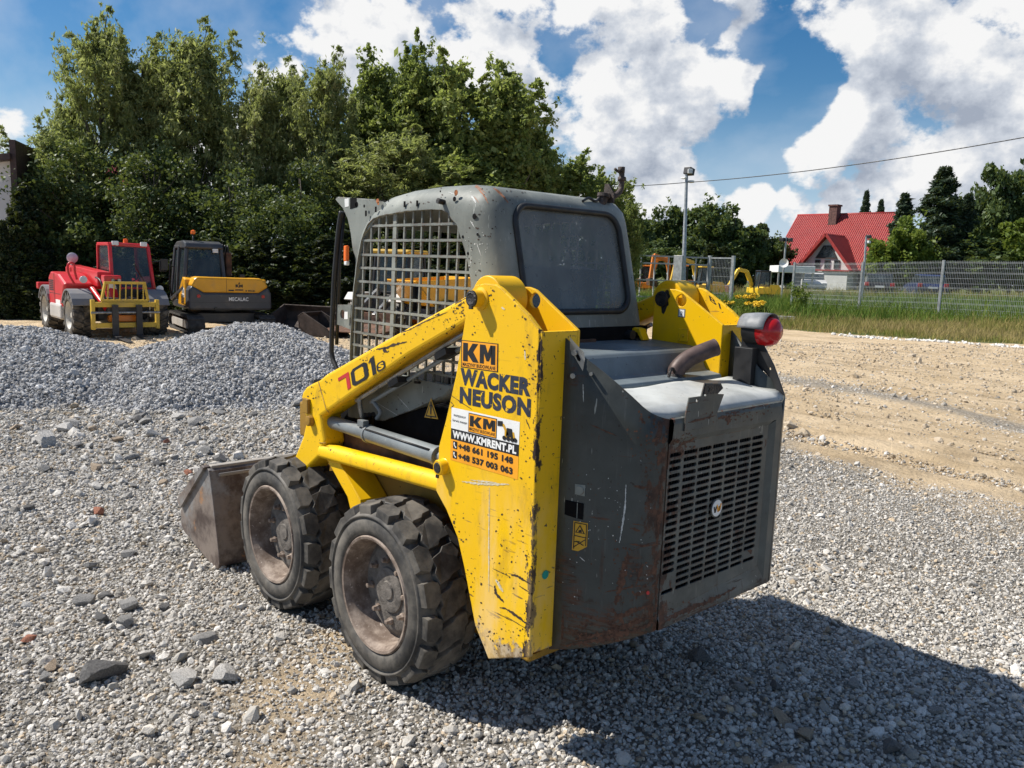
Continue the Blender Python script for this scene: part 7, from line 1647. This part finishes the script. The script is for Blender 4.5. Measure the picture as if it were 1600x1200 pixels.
# ---------------- lamp post and overhead wire
P = ground_at(1067, 470, 36); T_ = UD(1073, 272, 36); c = thing('lamp_post', 'tall grey lamp post with a square floodlight on top', 'lamp post', tuple(P)); dx_ = T_-P
part(c, 'mast', M['galv'], lambda bm: tube(bm, [(0,0,-.2),tuple(dx_)], [.11,.065], 14), 40)
fl = part(c, 'floodlight', M['black'], lambda bm: box(bm, (dx_[0]+.10*RTH[0], dx_[1]+.10*RTH[1], dx_[2]+.12), (.36,.36,.30), Matrix.Rotation(R(12), 3, 'X')), None, .02); part(fl, 'lens', M['lampglass'], lambda bm: box(bm, (dx_[0]+.10*RTH[0]-.19*FWH[0], dx_[1]+.10*RTH[1]-.19*FWH[1], dx_[2]+.10), (.20,.20,.2), Matrix.Rotation(YAW, 3, 'Z')), None, .02)
part(c, 'camera', M['white'], lambda bm: (box(bm, (dx_[0]+.22*RTH[0], dx_[1]+.22*RTH[1], dx_[2]-.32), (.2,.2,.1)), box(bm, (dx_[0]-.1*RTH[0], dx_[1]-.1*RTH[1], dx_[2]-.18), (.24,.24,.06))), None, .01)
wa, wm, wb = UD(880, 291, 46), UD(1074, 285, 36), UD(1700, 196, 24)
def sag(a, b, n=14, s=.25): return [tuple(a+(b-a)*k/n-np.array([0, 0, s*4*(k/n)*(1-k/n)])) for k in range(n+1)]
bm = B(); tube(bm, sag(wa, wm, 8, .1)+sag(wm, wb, 20, .22)[1:], .017, 6); tag(obj('overhead_wire', bm, M['black'], None), 'thin dark cable strung from the lamp post across the sky', 'cable')

# ---------------- mesh fence
FN = [(1088, 478, 33.5), (1145, 485, 33), (1235, 492, 31), (1340, 497, 28.5), (1465, 497, 26.8), (1602, 507, 25), (1760, 515, 23.2)]
PP = [ground_at(*f) for f in FN]; HF = [UD(f[0]+3, t, f[2])[2]-p[2] for f, t, p in zip(FN, (412, 412, 411, 411, 408, 409, 409), PP)]
GV = simple('fence_wire', (.46, .47, .47), .45, .4, .15, 6)
FE = thing('mesh_fence', 'galvanised wire mesh fence with square posts along the meadow', 'fence', tuple(PP[2]))
o0 = np.array(PP[2])
for k in range(2, len(PP)):
    p = PP[k]-o0; part(FE, 'post', M['galv'], lambda bm: bx(bm, p[0]-.035, p[0]+.035, p[1]-.035, p[1]+.035, p[2]-.3, p[2]+HF[k]+.03))
for k in range(2, len(PP)-1):
    a, b = PP[k]-o0, PP[k+1]-o0; ha, hb = HF[k], HF[k+1]
    def fn(bm):
        n = int(np.linalg.norm(b-a)/.05)
        for i in range(1, n):
            t = i/n; q = a+(b-a)*t; h = ha+(hb-ha)*t; bx(bm, q[0]-.0026, q[0]+.0026, q[1]-.0026, q[1]+.0026, q[2]+.08, q[2]+h+.02)
        for z in np.linspace(.10, .97, 11):
            bar(bm, (a[0], a[1], a[2]+ha*z), (b[0], b[1], b[2]+hb*z), .007)
            if int(z*100) % 2: bar(bm, (a[0], a[1], a[2]+ha*z+.03), (b[0], b[1], b[2]+hb*z+.03), .007)
    part(FE, 'mesh_panel', GV, fn)
# gate of two leaves left of the fence
gp = [ground_at(1010, 478, 34), ground_at(1104, 480, 34), ground_at(1140, 488, 33)]
GT = thing('sliding_gate', 'pale grey tubular yard gate behind the loader tower', 'gate', tuple(gp[0]))
def gate(bm):
    a, b = gp[0]-gp[0]-np.array([RTH[0], RTH[1], 0])*3.2, gp[1]-gp[0]
    for z in (.35, 1.05, 1.75, 2.05): bar(bm, (a[0], a[1], z), (b[0], b[1], z), .06)
    for t in np.linspace(0, 1, 11): q = a+(b-a)*t; bar(bm, (q[0], q[1], .3), (q[0], q[1], 2.05), .045)
part(GT, 'gate_frame', M['palegrey'], gate)
p = ground_at(1057, 478, 33.5)-gp[0]; part(GT, 'gate_column', M['galv'], lambda bm: bx(bm, p[0]-.22, p[0]+.22, p[1]-.1, p[1]+.1, -.2, 2.1), None, .01)
for q in (1, 2):
    p = gp[q]-gp[0]; part(GT, 'post', M['galv'], lambda bm: bx(bm, p[0]-.06, p[0]+.06, p[1]-.06, p[1]+.06, -.2, 2.15))
def wicket(bm):
    a, b = gp[1]-gp[0], gp[2]-gp[0]
    for z in (.25, 2.05): bar(bm, (a[0], a[1], z), (b[0], b[1], z), .06)
    for i in range(1, 16): q = a+(b-a)*i/16; bar(bm, (q[0], q[1], .25), (q[0], q[1], 2.05), .008)
    for z in (.6, .95, 1.3, 1.65): bar(bm, (a[0], a[1], z), (b[0], b[1], z), .01)
part(GT, 'wicket_leaf', M['galv'], wicket)

# ---------------- white house at the left edge
P = ground_at(-14, 480, 21); c = thing('house', 'white house wall with a dark brown roof edge at the far left', 'house', tuple(P), heading(.3, -1))
part(c, 'wall', simple('white_render', (.74, .72, .72), .85, 0, .06, 1.5), lambda bm: plate(bm, [(-3.2,-.3),(-3.2,3.3),(.62,3.95),(.62,-.3)], [], 'x', 0, -3))
part(c, 'roof', simple('dark_brown_roof', (.06, .035, .03), .6), lambda bm: (plate(bm, [(-3.4,3.25),(.70,3.95),(.70,4.10),(-3.4,3.42)], [], 'x', .35, -3.2), bx(bm, .2, -3, .66, .80, 2.6, 4.45)))
part(c, 'chimney', M['chimbrick'], lambda bm: bx(bm, -.8, -.5, -.35, -.02, 3.9, 4.75))
P = ground_at(120, 490, 30); c = thing('house', 'pale pinkish house wall glimpsed through the willows', 'house', tuple(P), heading(-.2, -1))
part(c, 'wall', simple('pinkish_render', (.60, .52, .50), .85, 0, .06, 1.5), lambda bm: bx(bm, -4, 0, -3.2, 2.4, -.3, 3.6))
part(c, 'roof', M['tile_dark'], lambda bm: plate(bm, [(-3.5,3.6),(-.4,5.2),(2.7,3.6)], [], 'x', .3, -4))

# ---------------- small things at the meadow edge
P = ground_at(1213, 497, 24); bm = B(); box(bm, (0, 0, .08), (1.05, .26, .10)); box(bm, (.1, .02, .155), (.85, .22, .045)); o = obj('concrete_slab', bm, M['palegrey'], None, bevel=.012); o.location = tuple(P); o.rotation_euler = (0, 0, heading(1, .05)); tag(o, 'pale concrete slab lying in the grass at the yard edge', 'slab')
WH = simple('white_rubble', (.62, .60, .56), .9, 0, .15, 8)
n = 700; u = RNG.uniform(14, 21, n); v = RNG.uniform(5, 14, n); edge = np.interp(v, [2, 5, 8, 11, 14, 30], [25, 23, 19.5, 17.2, 16.2, 15.5]); u = edge-.55+RNG.normal(0, .13, n)-.03*v
k = (fbm(v, v*0, .9, 71) > .42); u, v = u[k], v[k]; x = CAM[0]+u*FWH[0]+v*RTH[0]; y = CAM[1]+u*FWH[1]+v*RTH[1]
LIB_W = stone_lib(WH, 'rubble_library'); sz = .035*np.exp(RNG.normal(0, .4, len(x)))
tag(scatter('rubble', np.stack([x, y, gz(x, y)+sz*.2], -1), sz, LIB_W, 'scatter_rubble'), 'white crushed rubble along the grass edge', 'rubble', None, 'stuff')
FLM = simple('goldenrod_flowers', (.75, .50, .02), .7, 0, .2, 20)
def weed(px, py, depth, hpx, label, flowers, seed):
    P = ground_at(px, py, depth); h = hpx/F*depth; o = thing('weed' if flowers else 'sapling', label, 'plant', tuple(P)); rg = np.random.default_rng(seed)
    def st(bm):
        for k in range(7 if flowers else 3):
            a = rg.uniform(0, 6.28); q = rg.uniform(.05, .22); tube(bm, [(0, 0, 0), (q*.4*math.cos(a), q*.4*math.sin(a), h*.5), (q*math.cos(a), q*math.sin(a), h*rg.uniform(.75, 1))], [.012, .008, .004], 5)
    part(o, 'stem', BARK, st)
    K = 22; c = np.stack([rg.normal(0, .16, K), rg.normal(0, .16, K), h*rg.uniform(.15, .9, K)], -1); V, Fq, T = leaves(c, np.full(K, .14), 34, .045, (1, 1, 1), .2, .4, seed); mesh_from('foliage', V, Fq, LM['light'], o, T)
    if flowers:
        c = np.stack([rg.normal(0, .17, 9), rg.normal(0, .17, 9), h*rg.uniform(.88, 1.06, 9)], -1); V, Fq, T = leaves(c, np.full(9, .09), 70, .024, (1.3, 1.3, .7), 0, .8, seed+1); mesh_from('flowers', V, Fq, FLM, o)
weed(1166, 498, 26, 34, 'taller goldenrod with yellow plumes in front of the fence', True, 3); weed(1180, 500, 25, 26, 'shorter goldenrod right of the taller one', True, 4); weed(1130, 500, 27, 20, 'goldenrod tuft close to the loader tower', True, 6)
weed(1242, 500, 26, 58, 'young sapling growing at the fence, in front of the house', False, 5)
